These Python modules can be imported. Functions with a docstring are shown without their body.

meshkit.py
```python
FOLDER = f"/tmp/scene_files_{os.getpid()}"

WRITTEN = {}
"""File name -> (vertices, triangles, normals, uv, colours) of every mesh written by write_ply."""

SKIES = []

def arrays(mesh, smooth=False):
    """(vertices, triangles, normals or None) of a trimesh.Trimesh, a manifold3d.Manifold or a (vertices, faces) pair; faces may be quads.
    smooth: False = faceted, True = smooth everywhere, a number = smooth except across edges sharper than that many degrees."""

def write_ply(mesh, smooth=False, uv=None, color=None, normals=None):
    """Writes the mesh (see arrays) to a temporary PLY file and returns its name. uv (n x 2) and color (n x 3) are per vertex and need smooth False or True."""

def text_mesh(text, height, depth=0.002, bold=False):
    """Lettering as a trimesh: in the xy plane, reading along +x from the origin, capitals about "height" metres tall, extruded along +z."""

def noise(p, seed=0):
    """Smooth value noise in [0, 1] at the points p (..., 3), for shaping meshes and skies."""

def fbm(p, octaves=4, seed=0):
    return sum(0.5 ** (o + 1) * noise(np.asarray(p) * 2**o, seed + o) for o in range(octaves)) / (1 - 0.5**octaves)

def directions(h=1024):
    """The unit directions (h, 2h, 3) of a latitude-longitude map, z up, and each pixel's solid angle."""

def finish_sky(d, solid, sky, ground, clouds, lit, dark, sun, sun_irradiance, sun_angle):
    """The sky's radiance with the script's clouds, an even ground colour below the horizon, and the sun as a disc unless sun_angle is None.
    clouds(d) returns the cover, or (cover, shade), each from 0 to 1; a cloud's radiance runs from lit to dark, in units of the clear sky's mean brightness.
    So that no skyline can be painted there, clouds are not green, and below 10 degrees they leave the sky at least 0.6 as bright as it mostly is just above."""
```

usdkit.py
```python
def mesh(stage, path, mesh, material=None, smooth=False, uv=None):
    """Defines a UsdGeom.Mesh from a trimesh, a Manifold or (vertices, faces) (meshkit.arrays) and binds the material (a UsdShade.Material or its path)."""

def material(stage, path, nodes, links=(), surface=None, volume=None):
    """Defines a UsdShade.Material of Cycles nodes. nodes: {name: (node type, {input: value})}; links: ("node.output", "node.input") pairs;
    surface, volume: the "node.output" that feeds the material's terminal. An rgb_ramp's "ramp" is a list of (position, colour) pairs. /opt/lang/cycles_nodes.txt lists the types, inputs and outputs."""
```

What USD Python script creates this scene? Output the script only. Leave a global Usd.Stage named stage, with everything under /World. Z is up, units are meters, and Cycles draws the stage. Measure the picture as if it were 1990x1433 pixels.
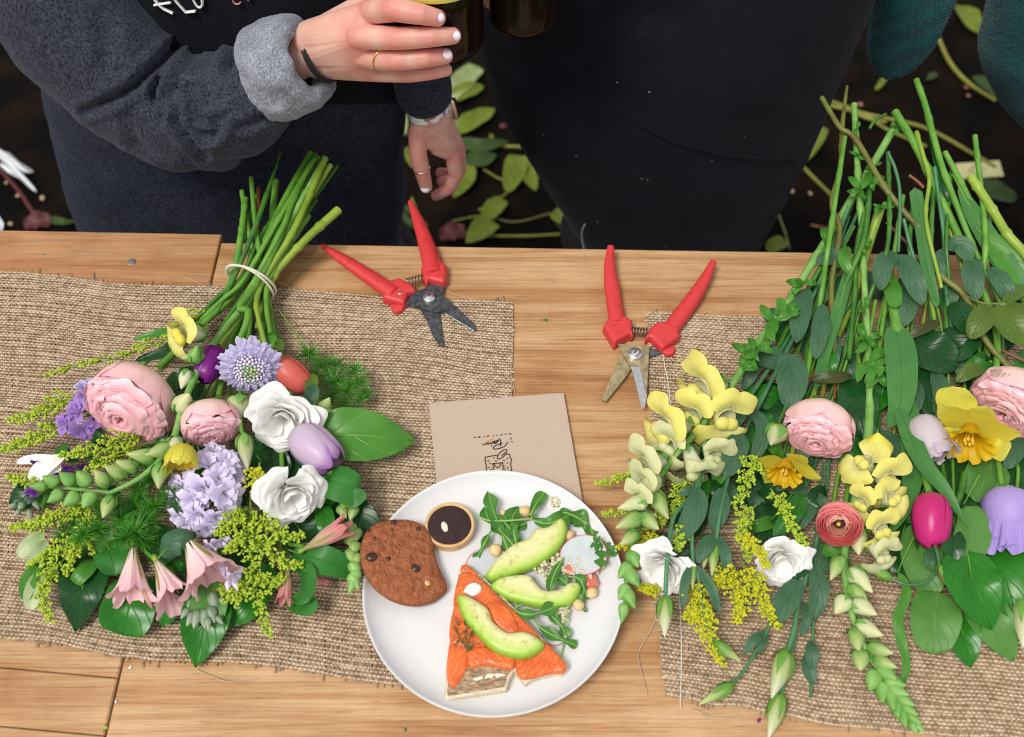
import math, random
import numpy as np, trimesh, usdkit, meshkit
import manifold3d as m3
from scipy.spatial import Delaunay, cKDTree
from shapely.geometry import Polygon, LineString, Point
from shapely import affinity
from pxr import Usd, UsdGeom, UsdLux, UsdShade, Gf, Sdf

stage = Usd.Stage.CreateInMemory()
UsdGeom.SetStageUpAxis(stage, "Z")
UsdGeom.Xform.Define(stage, "/World")
UsdGeom.Scope.Define(stage, "/World/Looks")

# ---------------------------------------------------------------- camera, sky, sun
CAM = np.array([0.0, 0.0, 1.71]); PITCH = math.radians(54.0); F = 1935.0; TZ = 0.75
FW = np.array([0, math.cos(PITCH), -math.sin(PITCH)]); RT = np.array([1.0, 0, 0]); UP = np.cross(RT, FW)
cam = UsdGeom.Camera.Define(stage, "/World/camera")
cam.CreateHorizontalApertureAttr(36.0); cam.CreateFocalLengthAttr(36.0 * F / 1990)
cam.CreateFStopAttr(4.0); cam.CreateFocusDistanceAttr(1.12)
cam.CreateExposureAttr(0.92)
cam.AddTransformOp().Set(Gf.Matrix4d(*[*RT, 0, *UP, 0, *(-FW), 0, *CAM, 1]))

SUN = np.array([-0.36, -0.36, 0.86]); SUN /= np.linalg.norm(SUN)
el, rot = math.asin(SUN[2]), math.atan2(SUN[0], SUN[1])
usdkit.material(stage, "/World/Looks/sky", {
    "sky": ("sky_texture", {"sky_type": "single_scattering", "sun_disc": False, "sun_elevation": el, "sun_rotation": rot}),
    "tc": ("texture_coordinate", {}), "n": ("noise_texture", {"scale": 2.2, "detail": 5.0}),
    "r": ("rgb_ramp", {"ramp": [(0.25, (0.55,) * 3), (0.6, (0.9,) * 3)]}), "bw": ("rgb_to_bw", {}),
    "m": ("mix_color", {"b": (7.4, 7.2, 7.0), "use_clamp": False}),
    "bg": ("background_shader", {"strength": 0.062})},
    [("tc.generated", "n.vector"), ("n.fac", "r.fac"), ("r.color", "bw.color"), ("bw.val", "m.fac"), ("sky.color", "m.a"), ("m.result", "bg.color")], surface="bg.background")
dome = UsdLux.DomeLight.Define(stage, "/World/sky")
UsdShade.MaterialBindingAPI.Apply(dome.GetPrim()).Bind(UsdShade.Material.Get(stage, "/World/Looks/sky"))
dome.GetPrim().SetCustomDataByKey("kind", "structure")
sun = UsdLux.DistantLight.Define(stage, "/World/sun")
sun.CreateIntensityAttr(0.4); sun.CreateAngleAttr(22.0); sun.CreateColorAttr(Gf.Vec3f(1, 0.95, 0.88))
sun.GetPrim().GetAttribute("inputs:intensity"); sun.CreateNormalizeAttr(True)
zax = SUN; xax = np.cross([0, 1, 0], zax); xax /= np.linalg.norm(xax); yax = np.cross(zax, xax)
sun.AddTransformOp().Set(Gf.Matrix4d(*[*xax, 0, *yax, 0, *zax, 0, 0, 0, 5, 1]))

# ---------------------------------------------------------------- measuring helpers
def ray(px, py):
    d = FW * F + RT * (px - 995.0) + UP * (716.5 - py)
    return d
def P(px, py, h=0.0):
    """the point over photo position (px, py) on the level plane h metres above the table top"""
    d = ray(px, py); t = (TZ + h - CAM[2]) / d[2]
    return CAM + d * t
def V(px, py, y):
    """the same on the upright plane at distance y"""
    d = ray(px, py); return CAM + d * (y / d[1])
def proj(p):
    q = np.asarray(p) - CAM
    z = q @ FW
    return np.stack([995 + q @ RT / z * F, 716.5 - q @ UP / z * F], -1)
def S(p):
    return float((np.asarray(p) - CAM) @ FW) / F     # metres per photo pixel at p
def axis_at(p, ang, elev):
    """a direction seen at p: ang degrees in the picture (0 right, 90 up), elev degrees towards the viewer"""
    n = CAM - p; n = n / np.linalg.norm(n); r = np.cross(UP, n); r /= np.linalg.norm(r); u = np.cross(n, r)
    a, e = math.radians(ang), math.radians(elev)
    return math.cos(e) * (math.cos(a) * r + math.sin(a) * u) + math.sin(e) * n
def unit(v):
    return np.asarray(v, float) / (np.linalg.norm(v) + 1e-12)

# ---------------------------------------------------------------- prims
used = {}
def numbered(path):
    k = used.get(path, 0); used[path] = k + 1
    return path if k == 0 else f"{path}_{k:03d}"
def meta(prim, **kw):
    for k, v in kw.items():
        if v is not None: prim.SetCustomDataByKey(k, v)
REG = {}
class Thing:
    def __init__(self, name, label, category, loc, group=None, kind=None):
        self.path = numbered("/World/" + name); self.loc = np.array(loc, float)
        x = UsdGeom.Xform.Define(stage, self.path); x.AddTranslateOp().Set(Gf.Vec3d(*map(float, self.loc)))
        REG.setdefault(group, []).append(self); self.prim = x.GetPrim(); meta(self.prim, label=label, category=category, group=group, kind=kind)
    def add(self, name, mesh, mat, uv=None, smooth=True, label=None, kind=None, parent=None):
        v, f = (np.array(mesh.vertices), np.array(mesh.faces)) if hasattr(mesh, "vertices") else meshkit.arrays(mesh)[:2]
        path = numbered((parent or self.path) + "/" + name)
        if uv is None and hasattr(mesh, "metadata") and "uv" in getattr(mesh, "metadata", {}): uv = mesh.metadata["uv"]
        m = usdkit.mesh(stage, path, trimesh.Trimesh(v - self.loc, f, process=False), MATS[mat], smooth=smooth, uv=uv)
        meta(m.GetPrim(), label=label, kind=kind)
        return path
def single(name, label, category, mesh, mat, group=None, kind=None, uv=None, smooth=True):
    path = numbered("/World/" + name)
    v, f = np.array(mesh.vertices), np.array(mesh.faces)
    if uv is None and "uv" in mesh.metadata: uv = mesh.metadata["uv"]
    m = usdkit.mesh(stage, path, trimesh.Trimesh(v, f, process=False), MATS[mat], smooth=smooth, uv=uv)
    meta(m.GetPrim(), label=label, category=category, group=group, kind=kind)
    return path

# ---------------------------------------------------------------- mesh helpers
def TM(v, f, uv=None):
    m = trimesh.Trimesh(np.asarray(v, float), np.asarray(f, int), process=False)
    if uv is not None: m.metadata["uv"] = np.asarray(uv, float)
    return m
def join(ms):
    vs, fs, us, n = [], [], [], 0
    for m in ms:
        vs.append(np.array(m.vertices)); fs.append(np.array(m.faces) + n); n += len(m.vertices)
        us.append(m.metadata.get("uv", np.full((len(m.vertices), 2), 0.5)))
    return TM(np.vstack(vs), np.vstack(fs), np.vstack(us))
def gridfaces(n, m, wrap=False):
    """faces of an n x m grid (rows x columns), columns joined round if wrap"""
    i, j = np.meshgrid(np.arange(n - 1), np.arange(m if wrap else m - 1), indexing="ij")
    a = i * m + j; b = i * m + (j + 1) % m; c = (i + 1) * m + (j + 1) % m; d = (i + 1) * m + j
    q = np.stack([a, b, c, d], -1).reshape(-1, 4)
    return np.vstack([q[:, [0, 1, 2]], q[:, [0, 2, 3]]])
def spl(pts, n):
    """a smooth curve through pts (Catmull-Rom, even in length)"""
    p = np.asarray(pts, float)
    if len(p) == 2: return p[0] + (p[1] - p[0]) * np.linspace(0, 1, n)[:, None]
    q = np.vstack([2 * p[0] - p[1], p, 2 * p[-1] - p[-2]]); out = []
    for k in range(len(p) - 1):
        a, b, c, d = q[k:k + 4]; t = np.linspace(0, 1, 12, endpoint=False)[:, None]
        out.append(0.5 * (2 * b + (c - a) * t + (2 * a - 5 * b + 4 * c - d) * t**2 + (3 * b - a - 3 * c + d) * t**3))
    out = np.vstack(out + [p[-1:]]); s = np.r_[0, np.cumsum(np.linalg.norm(np.diff(out, axis=0), axis=1))]
    x = np.linspace(0, s[-1], n)
    return np.stack([np.interp(x, s, out[:, k]) for k in range(out.shape[1])], 1)
def frames(c):
    t = np.gradient(c, axis=0); t /= np.linalg.norm(t, axis=1, keepdims=True) + 1e-12
    a = unit(np.cross(t[0], [0.31, 0.2, 0.93])); A = []
    for k in range(len(c)):
        a = a - t[k] * (a @ t[k]); a = unit(a); A.append(a)
    A = np.array(A); return t, A, np.cross(t, A)
def tube(pts, r, n=None, sides=8, caps=True, flat=1.0, smooth=True):
    n = n or max(6, 4 * len(pts)); c = spl(pts, n) if smooth else np.asarray(pts, float); n = len(c)
    r = np.asarray(r, float); r = np.full(n, float(r)) if r.ndim == 0 else np.interp(np.linspace(0, 1, n), np.linspace(0, 1, len(r)), r)
    t, A, B = frames(c); ang = np.arange(sides) * 2 * np.pi / sides
    v = c[:, None] + r[:, None, None] * (np.cos(ang)[None, :, None] * A[:, None] + flat * np.sin(ang)[None, :, None] * B[:, None])
    f = gridfaces(n, sides, True); v = v.reshape(-1, 3)
    uv = np.stack(np.meshgrid(np.linspace(0, 1, n), np.arange(sides) / sides, indexing="ij")[::-1], -1).reshape(-1, 2)
    if caps:
        k = len(v); v = np.vstack([v, v[:sides], v[-sides - 0:] if False else v[k - sides:k], c[:1], c[-1:]])
        j = np.arange(sides); j2 = (j + 1) % sides
        f = np.vstack([f, np.stack([k + j2, k + j, np.full(sides, k + 2 * sides)], 1), np.stack([k + sides + j, k + sides + j2, np.full(sides, k + 2 * sides + 1)], 1)])
        uv = np.vstack([uv, np.tile([0.5, 0.0], (sides, 1)), np.tile([0.5, 1.0], (sides, 1)), [[0.5, 0], [0.5, 1]]])
    return TM(v, f, uv)
def lathe(prof, seg=48, base=(0, 0, 0), axis=(0, 0, 1)):
    prof = np.asarray(prof, float); ang = np.arange(seg) * 2 * np.pi / seg
    v = np.stack([prof[:, :1] * np.cos(ang), prof[:, :1] * np.sin(ang), np.repeat(prof[:, 1:2], seg, 1)], -1).reshape(-1, 3)
    uv = np.stack([np.tile(np.arange(seg) / seg, len(prof)), np.repeat(np.linspace(0, 1, len(prof)), seg)], 1)
    return TM(orient(v, base, axis), gridfaces(len(prof), seg, True), uv)
def basis(axis, spin=0.0):
    z = unit(axis); x = np.cross([0, 0, 1], z) if abs(z[2]) < 0.98 else np.cross([0, 1, 0], z); x = unit(x); y = np.cross(z, x)
    c, s = math.cos(spin), math.sin(spin); return np.stack([c * x + s * y, -s * x + c * y, z])
def orient(v, base, axis, spin=0.0):
    return np.asarray(v) @ basis(axis, spin) + np.asarray(base)
def ball(c, r, sub=2, sc=(1, 1, 1), axis=(0, 0, 1), spin=0.0):
    m = trimesh.creation.icosphere(sub, 1.0); v = np.array(m.vertices)
    uv = np.stack([np.arctan2(v[:, 1], v[:, 0]) / 6.283 + 0.5, v[:, 2] * 0.5 + 0.5], 1)
    return TM(orient(v * np.array(sc) * r, c, axis, spin), m.faces, uv)
def box(lo, hi, bevel=0.0):
    lo, hi = np.array(lo, float), np.array(hi, float)
    if bevel:
        pts = []
        for s in np.ndindex(2, 2, 2):
            c = np.where(np.array(s) == 0, lo, hi); d = np.where(np.array(s) == 0, 1, -1) * bevel
            for k in range(3):
                q = c + d; q[k] = c[k]; pts.append(q)
        return TM(*(lambda h: (h.vertices, h.faces))(trimesh.convex.convex_hull(np.array(pts))))
    m = trimesh.creation.box(bounds=[lo, hi]); return TM(m.vertices, m.faces)
def extrude(poly, z0, z1, tri=True):
    """an upright prism over a polygon (or several)"""
    out = []
    for g in getattr(poly, "geoms", [poly]):
        if g.is_empty or g.area < 1e-10: continue
        m = trimesh.creation.extrude_polygon(g, z1 - z0, engine="earcut"); m.apply_translation([0, 0, z0]); out.append(TM(m.vertices, m.faces))
    return join(out)
def world_poly(pts, h):
    return Polygon([P(x, y, h)[:2] for x, y in pts]).buffer(0)
def slab(poly, z0, thick, rnd, step=0.003, edge=0.25, amp=0.0, nscale=120, seed=0, base_fn=None, uvline=None, uvw=0.01):
    """a soft-edged piece: a level underside, sides, and a top rounded over the width rnd; amp adds unevenness; uvline: v of the UV is the distance from that line"""
    poly = poly.buffer(0); poly = max(poly.geoms, key=lambda g: g.area) if hasattr(poly, "geoms") else poly
    L = poly.exterior.length; nb = max(12, int(L / step)); bnd = np.array([poly.exterior.interpolate(k / nb, normalized=True).coords[0] for k in range(nb)])
    x0, y0, x1, y1 = poly.bounds; rs = np.random.RandomState(seed + 5)
    gx, gy = np.meshgrid(np.arange(x0, x1, step), np.arange(y0, y1, step)); g = np.stack([gx.ravel(), gy.ravel()], 1); g = g + rs.uniform(-.25, .25, g.shape) * step
    kd = cKDTree(bnd); import shapely
    inside = shapely.contains_xy(poly, g[:, 0], g[:, 1]); g = g[inside]; g = g[kd.query(g)[0] > step * 0.6] if len(g) else g
    for rr in (0.12, 0.35):
        rim = poly.buffer(-rnd * rr)
        if rim.is_empty or hasattr(rim, "geoms"): continue
        q = np.array([rim.exterior.interpolate(k / nb, normalized=True).coords[0] for k in range(nb)]); g = np.vstack([g, q])
    pts = np.vstack([bnd, g]); tri = Delaunay(pts).simplices; c = pts[tri].mean(1); tri = tri[shapely.contains_xy(poly, c[:, 0], c[:, 1])]
    a, b, d = pts[tri[:, 0]], pts[tri[:, 1]], pts[tri[:, 2]]
    fl = ((b - a)[:, 0] * (d - a)[:, 1] - (b - a)[:, 1] * (d - a)[:, 0]) < 0; tri[fl] = tri[fl][:, ::-1]
    dist = kd.query(pts)[0]; dist[:nb] = 0; q = np.clip(dist / rnd, 0, 1); s = np.sqrt(1 - (1 - q) ** 2)
    z = thick * (edge + (1 - edge) * s)
    if amp: z = z + amp * (meshkit.fbm(np.c_[pts * nscale, np.full(len(pts), seed * 3.1)], 4, seed) - 0.5) * np.clip(0.25 + q, 0, 1)
    b0 = base_fn(pts) if base_fn else np.full(len(pts), 0.0)
    top = np.c_[pts, z0 + b0 + z]; bot = np.c_[pts, z0 + b0]
    n = len(pts); j = np.arange(nb); j2 = (j + 1) % nb
    ccw = poly.exterior.is_ccw
    side = np.vstack([np.stack([j, n + j, n + j2], 1), np.stack([j, n + j2, j2], 1)]); side = side if ccw else side[:, ::-1]
    f = np.vstack([tri, tri[:, ::-1] + n, side])
    if uvline is not None:
        dd = np.array([uvline.distance(Point(*p)) for p in pts]) / uvw
    else: dd = q
    uv = np.r_[np.c_[pts[:, 0] * 10, dd], np.c_[pts[:, 0] * 10, dd * 0]]
    return TM(np.vstack([top, bot]), f, uv)

# ---------------------------------------------------------------- materials
MATS = {}
def mk(name, nodes, links, surface):
    MATS[name] = usdkit.material(stage, "/World/Looks/" + name, nodes, links, surface=surface)
def mat(name, col, rough=0.5, col2=None, scale=60.0, stretch=(1, 1, 1), spec=0.5, sss=0.0, sssr=(1, 0.3, 0.15), sssscale=0.004, trans=0.0, tcol=None, bump=0.0, bscale=None, sheen=0.0, coat=0.0,
        metal=0.0, detail=4.0, lo=0.3, hi=0.7, bdist=0.001, coatr=0.1, sheent=None):
    """one surface: col to col2 by noise over the object, fine relief from a second noise"""
    n = {"g": ("texture_coordinate", {}), "map": ("mapping", {"scale": stretch}), "n": ("noise_texture", {"scale": scale, "detail": detail}),
         "r": ("rgb_ramp", {"ramp": [(lo, col), (hi, col2 or col)]}),
         "p": ("principled_bsdf", {"roughness": rough, "specular_ior_level": spec, "metallic": metal, "subsurface_weight": sss, "subsurface_radius": sssr, "subsurface_scale": sssscale,
                                   "sheen_weight": sheen, "sheen_roughness": 0.4, "coat_weight": coat, "coat_roughness": coatr, "sheen_tint": sheent or (1, 1, 1)})}
    l = [("g.object", "map.vector"), ("map.vector", "n.vector"), ("n.fac", "r.fac"), ("r.color", "p.base_color")]
    if bump:
        n["bn"] = ("noise_texture", {"scale": bscale or scale, "detail": 6.0}); n["b"] = ("bump", {"strength": bump, "distance": bdist})
        l += [("map.vector", "bn.vector"), ("bn.fac", "b.height"), ("b.normal", "p.normal")]
    out = "p.BSDF"
    if trans:
        n["t"] = ("translucent_bsdf", {}); n["mx"] = ("mix_closure", {"fac": trans})
        if tcol: n["t"][1]["color"] = tcol
        else: l += [("r.color", "t.color")]
        l += [("p.BSDF", "mx.closure1"), ("t.BSDF", "mx.closure2")]; out = "mx.closure"
    mk(name, n, l, out)
def petal_mat(name, ramp, streak=0.12, rough=0.45, trans=0.3, streak_scale=(40, 1.5, 1), spec=0.35, bump=0.15):
    """a petal: colours run from the base (v = 0) to the rim (v = 1), with fine lengthwise streaks"""
    n = {"uv": ("texture_coordinate", {}), "s": ("separate_xyz", {}), "r": ("rgb_ramp", {"ramp": ramp}),
         "map": ("mapping", {"scale": streak_scale}), "n": ("noise_texture", {"scale": 1.0, "detail": 3.0}),
         "rr": ("rgb_ramp", {"ramp": [(0.3, (1 - streak * 2,) * 3), (0.7, (1.0,) * 3)]}),
         "mul": ("mix_color", {"blend_type": "multiply", "fac": 1.0}), "p": ("principled_bsdf", {"roughness": rough, "specular_ior_level": spec}),
         "b": ("bump", {"strength": bump, "distance": 0.0006}), "t": ("translucent_bsdf", {}), "mx": ("mix_closure", {"fac": trans})}
    l = [("uv.UV", "s.vector"), ("s.y", "r.fac"), ("uv.UV", "map.vector"), ("map.vector", "n.vector"), ("n.fac", "rr.fac"), ("r.color", "mul.a"), ("rr.color", "mul.b"),
         ("mul.result", "p.base_color"), ("mul.result", "t.color"), ("n.fac", "b.height"), ("b.normal", "p.normal"), ("p.BSDF", "mx.closure1"), ("t.BSDF", "mx.closure2")]
    mk(name, n, l, "mx.closure")
def leaf_mat(name, col, vein, col2=None, n_veins=7.0, slope=4.5, rough=0.4, trans=0.22, strength=0.55, spec=0.4, bump=0.6, parallel=False):
    """a leaf: a midrib at u = 0.5 and side veins running forward from it (or veins along its length)"""
    M_ = lambda t, **k: ("math", {"math_type": t, **k})
    n = {"uv": ("texture_coordinate", {}), "s": ("separate_xyz", {}), "a": M_("subtract", value2=0.5), "ab": M_("absolute"),
         "mid": ("map_range", {"from_min": 0.0, "from_max": 0.022, "to_min": 1.0, "to_max": 0.0, "clamp": True}),
         "k": M_("multiply", value2=slope), "v": M_("multiply", value2=n_veins), "d": M_("subtract"), "fr": M_("fraction"), "c": M_("subtract", value2=0.5), "ca": M_("absolute"),
         "sv": ("map_range", {"from_min": 0.0, "from_max": 0.06, "to_min": 1.0, "to_max": 0.0, "clamp": True}), "mx": M_("maximum"), "st": M_("multiply", value2=strength),
         "g": ("texture_coordinate", {}), "nz": ("noise_texture", {"scale": 45.0, "detail": 5.0}), "r": ("rgb_ramp", {"ramp": [(0.3, col), (0.7, col2 or tuple(1.35 * c for c in col))]}),
         "mc": ("mix_color", {"b": vein}), "p": ("principled_bsdf", {"roughness": rough, "specular_ior_level": spec}), "h": M_("multiply_add", value2=0.25),
         "b": ("bump", {"strength": bump, "distance": 0.0012}), "t": ("translucent_bsdf", {}), "cl": ("mix_closure", {"fac": trans})}
    l = [("uv.UV", "s.vector"), ("s.x", "a.value1"), ("a.value", "ab.value1"), ("ab.value", "mid.value"), ("ab.value", "k.value1"), ("s.y", "v.value1")]
    if parallel:
        n["v"] = M_("multiply", value2=0.3); n["k"] = M_("multiply", value2=16.0)
    l += [("v.value", "d.value1"), ("k.value", "d.value2"), ("d.value", "fr.value1"), ("fr.value", "c.value1"), ("c.value", "ca.value1"), ("ca.value", "sv.value"),
          ("mid.result", "mx.value1"), ("sv.result", "mx.value2"), ("mx.value", "st.value1"), ("g.object", "nz.vector"), ("nz.fac", "r.fac"), ("r.color", "mc.a"), ("st.value", "mc.fac"),
          ("mc.result", "p.base_color"), ("mc.result", "t.color"), ("nz.fac", "h.value1"), ("mx.value", "h.value3"), ("h.value", "b.height"), ("b.normal", "p.normal"),
          ("p.BSDF", "cl.closure1"), ("t.BSDF", "cl.closure2")]
    mk(name, n, l, "cl.closure")
def wood_mat(name, tones, seed, grey=0.0):
    """sawn softwood: broad figure, growth lines, fine fibres and short dark pores along x, stains, a few knots"""
    R_ = lambda *st: ("rgb_ramp", {"ramp": [(p, c if np.ndim(c) else (c,) * 3) for p, c in st]})
    n = {"g": ("geometry", {}),
         "m1": ("mapping", {"scale": (1.3, 16, 14), "location": (seed * 3.7, seed, 0)}), "n1": ("noise_texture", {"scale": 1.7, "detail": 6.0, "distortion": 0.9, "roughness": 0.62}), "r1": ("rgb_ramp", {"ramp": list(zip((0.25, 0.43, 0.55, 0.74), tones))}),
         "m2": ("mapping", {"scale": (9, 420, 120), "location": (seed, seed * 2, 0)}), "n2": ("noise_texture", {"scale": 1.0, "detail": 6.0, "roughness": 0.75}), "r2": R_((0.25, (0.45, 0.38, 0.32)), (0.42, (0.84, 0.80, 0.77)), (0.58, 1.0), (0.78, (1.16, 1.15, 1.12))),
         "m3": ("mapping", {"scale": (1.0, 34, 30), "location": (0, seed * 1.3, 0)}), "n3": ("noise_texture", {"scale": 3.2, "detail": 4.0, "distortion": 1.6}), "r3": R_((0.20, (0.50, 0.36, 0.27)), (0.34, (0.84, 0.75, 0.68)), (0.45, 1.0), (0.8, (1.06, 1.05, 1.03))),
         "n4": ("noise_texture", {"scale": 8.0, "detail": 5.0, "roughness": 0.65}), "r4": R_((0.25, (0.70, 0.62, 0.56)), (0.40, (0.95, 0.90, 0.86)), (0.5, 1.0), (0.62, (1.10, 1.12, 1.16)), (0.75, (1.16, 1.20, 1.30))),
         "m5": ("mapping", {"scale": (34, 900, 200), "location": (seed, 0, 0)}), "n5": ("noise_texture", {"scale": 1.0, "detail": 2.0}), "r5": R_((0.24, (0.30, 0.22, 0.16)), (0.33, 1.0)),
         "m6": ("mapping", {"scale": (3.2, 6.5, 4), "location": (seed * 1.7, seed * 2.3, 0)}), "v6": ("voronoi_texture", {"scale": 1.0, "feature": "f1"}), "r6": R_((0.0, (0.30, 0.16, 0.09)), (0.05, (0.55, 0.34, 0.22)), (0.10, (0.92, 0.86, 0.80)), (0.16, 1.0)),
         "p": ("principled_bsdf", {"roughness": 0.58, "specular_ior_level": 0.28}), "b": ("bump", {"strength": 0.5, "distance": 0.0012})}
    l = [("g.position", f"m{k}.vector") for k in (1, 2, 3, 5, 6)] + [(f"m{k}.vector", f"n{k}.vector") for k in (1, 2, 3, 5)] + [("m6.vector", "v6.vector"), ("v6.distance", "r6.fac"), ("g.position", "n4.vector")] + [(f"n{k}.fac", f"r{k}.fac") for k in (1, 2, 3, 4, 5)]
    last = "r1.color"
    for k in (2, 3, 4, 5, 6):
        n[f"x{k}"] = ("mix_color", {"blend_type": "multiply", "fac": 1.0, "use_clamp": False}); l += [(last, f"x{k}.a"), (f"r{k}.color", f"x{k}.b")]; last = f"x{k}.result"
    l += [(last, "p.base_color"), ("n2.fac", "b.height"), ("b.normal", "p.normal")]
    mk(name, n, l, "p.BSDF")

wood_mat("wood_honey", [(0.31, 0.14, 0.055), (0.41, 0.225, 0.10), (0.50, 0.31, 0.155), (0.55, 0.375, 0.215)], 1.0)
wood_mat("wood_grey", [(0.25, 0.10, 0.038), (0.36, 0.165, 0.068), (0.44, 0.235, 0.11), (0.38, 0.25, 0.15)], 4.3)
wood_mat("wood_pale", [(0.36, 0.18, 0.077), (0.47, 0.285, 0.14), (0.53, 0.35, 0.19), (0.50, 0.35, 0.21)], 8.1)
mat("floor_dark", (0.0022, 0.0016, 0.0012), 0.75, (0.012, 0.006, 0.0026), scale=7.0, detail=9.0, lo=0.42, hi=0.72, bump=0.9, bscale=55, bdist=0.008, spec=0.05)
mat("jute_light", (0.41, 0.305, 0.205), 0.85, (0.62, 0.51, 0.38), scale=160, spec=0.1, bump=0.5, bscale=900, lo=0.35, hi=0.65)
mat("jute_dark", (0.21, 0.14, 0.085), 0.85, (0.41, 0.30, 0.20), scale=160, spec=0.1, bump=0.5, bscale=900, lo=0.35, hi=0.65)
mat("white_thread", (0.75, 0.74, 0.70), 0.6)
mat("steel_nail", (0.2, 0.19, 0.18), 0.45, (0.32, 0.3, 0.27), metal=0.7, scale=400)

# ---------------------------------------------------------------- the setting: floor, tables
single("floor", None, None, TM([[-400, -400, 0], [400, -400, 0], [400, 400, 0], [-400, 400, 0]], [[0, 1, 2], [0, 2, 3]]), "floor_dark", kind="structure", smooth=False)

def plank_table(name, label, xs, rows, z_top, mats, legs, slope):
    """rows: (y0, y1) of each plank, xs: left and right end functions of y"""
    t = Thing(name, label, "table", (0.5 * (xs(0.5)[0] + xs(0.5)[1]), 0.5, 0))
    rs = random.Random(len(name))
    for (y0, y1, z), mt in zip(rows, mats):
        (a, b), (c, d) = xs(y0), xs(y1); g = 0.0006
        nx = 40; xr = xs(0.9)[1] if xs(0.9)[0] < -1 else xs(0.9)[0]; sl = lambda x, y: y + slope(y) * (x - xr); poly = Polygon([(a, sl(a, y0) + g), (b, sl(b, y0) + g), (d, sl(d, y1) - g), (c, sl(c, y1) - g)])
        lo = extrude(poly, z_top + z - 0.036, z_top + z - 0.0015); hi_ = extrude(poly.buffer(-0.0012), z_top + z - 0.0015, z_top + z)
        pb, pt = np.array(poly.exterior.coords)[:-1], np.array(poly.buffer(-0.0014, join_style=2).exterior.coords)[:-1]
        k = min(range(4), key=lambda s: np.abs(np.roll(pt, s, 0) - pb).sum()) if len(pt) == 4 else 0
        pt = np.roll(pt, k, 0)
        if len(pt) != 4 or np.abs(pt - pb).max() > 0.02: pt = np.roll(pt[::-1], 1, 0)
        zb, zs, zt = z_top + z - 0.036, z_top + z - 0.0014, z_top + z
        v = np.vstack([np.c_[pb, [zb] * 4], np.c_[pb, [zs] * 4], np.c_[pt, [zt] * 4]])
        f = []
        for j in range(4):
            q = (j + 1) % 4
            for o in (0, 4): f += [[o + j, o + q, o + 4 + q], [o + j, o + 4 + q, o + 4 + j]]
        f += [[8, 9, 10], [8, 10, 11], [2, 1, 0], [3, 2, 0]]
        t.add("plank", TM(v, f), mt, smooth=False)
    for x, y in legs:
        t.add("leg", box((x - 0.03, y - 0.03, 0.0), (x + 0.03, y + 0.03, z_top - 0.037), 0.003), "wood_grey", smooth=False)
    return t
def seam(y):           # the joint between the two tables, measured at its two visible ends
    a, b = P(432, 456), P(203, 1433); k = (y - a[1]) / (b[1] - a[1]); return a[0] + (b[0] - a[0]) * k
yL, yR = P(430, 455)[1], P(440, 471)[1]
tan2 = lambda p, q: (q[1] - p[1]) / (q[0] - p[0])
kl = lambda y: np.interp(y, [P(112, 1307)[1], yL], [tan2(P(0, 1297), P(224, 1317)), tan2(P(0, 447), P(430, 455))])
kr = lambda y: np.interp(y, [0.3, yR], [0.0, tan2(P(440, 471), P(1600, 490))])
yj = P(224, 1317)[1]
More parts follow.
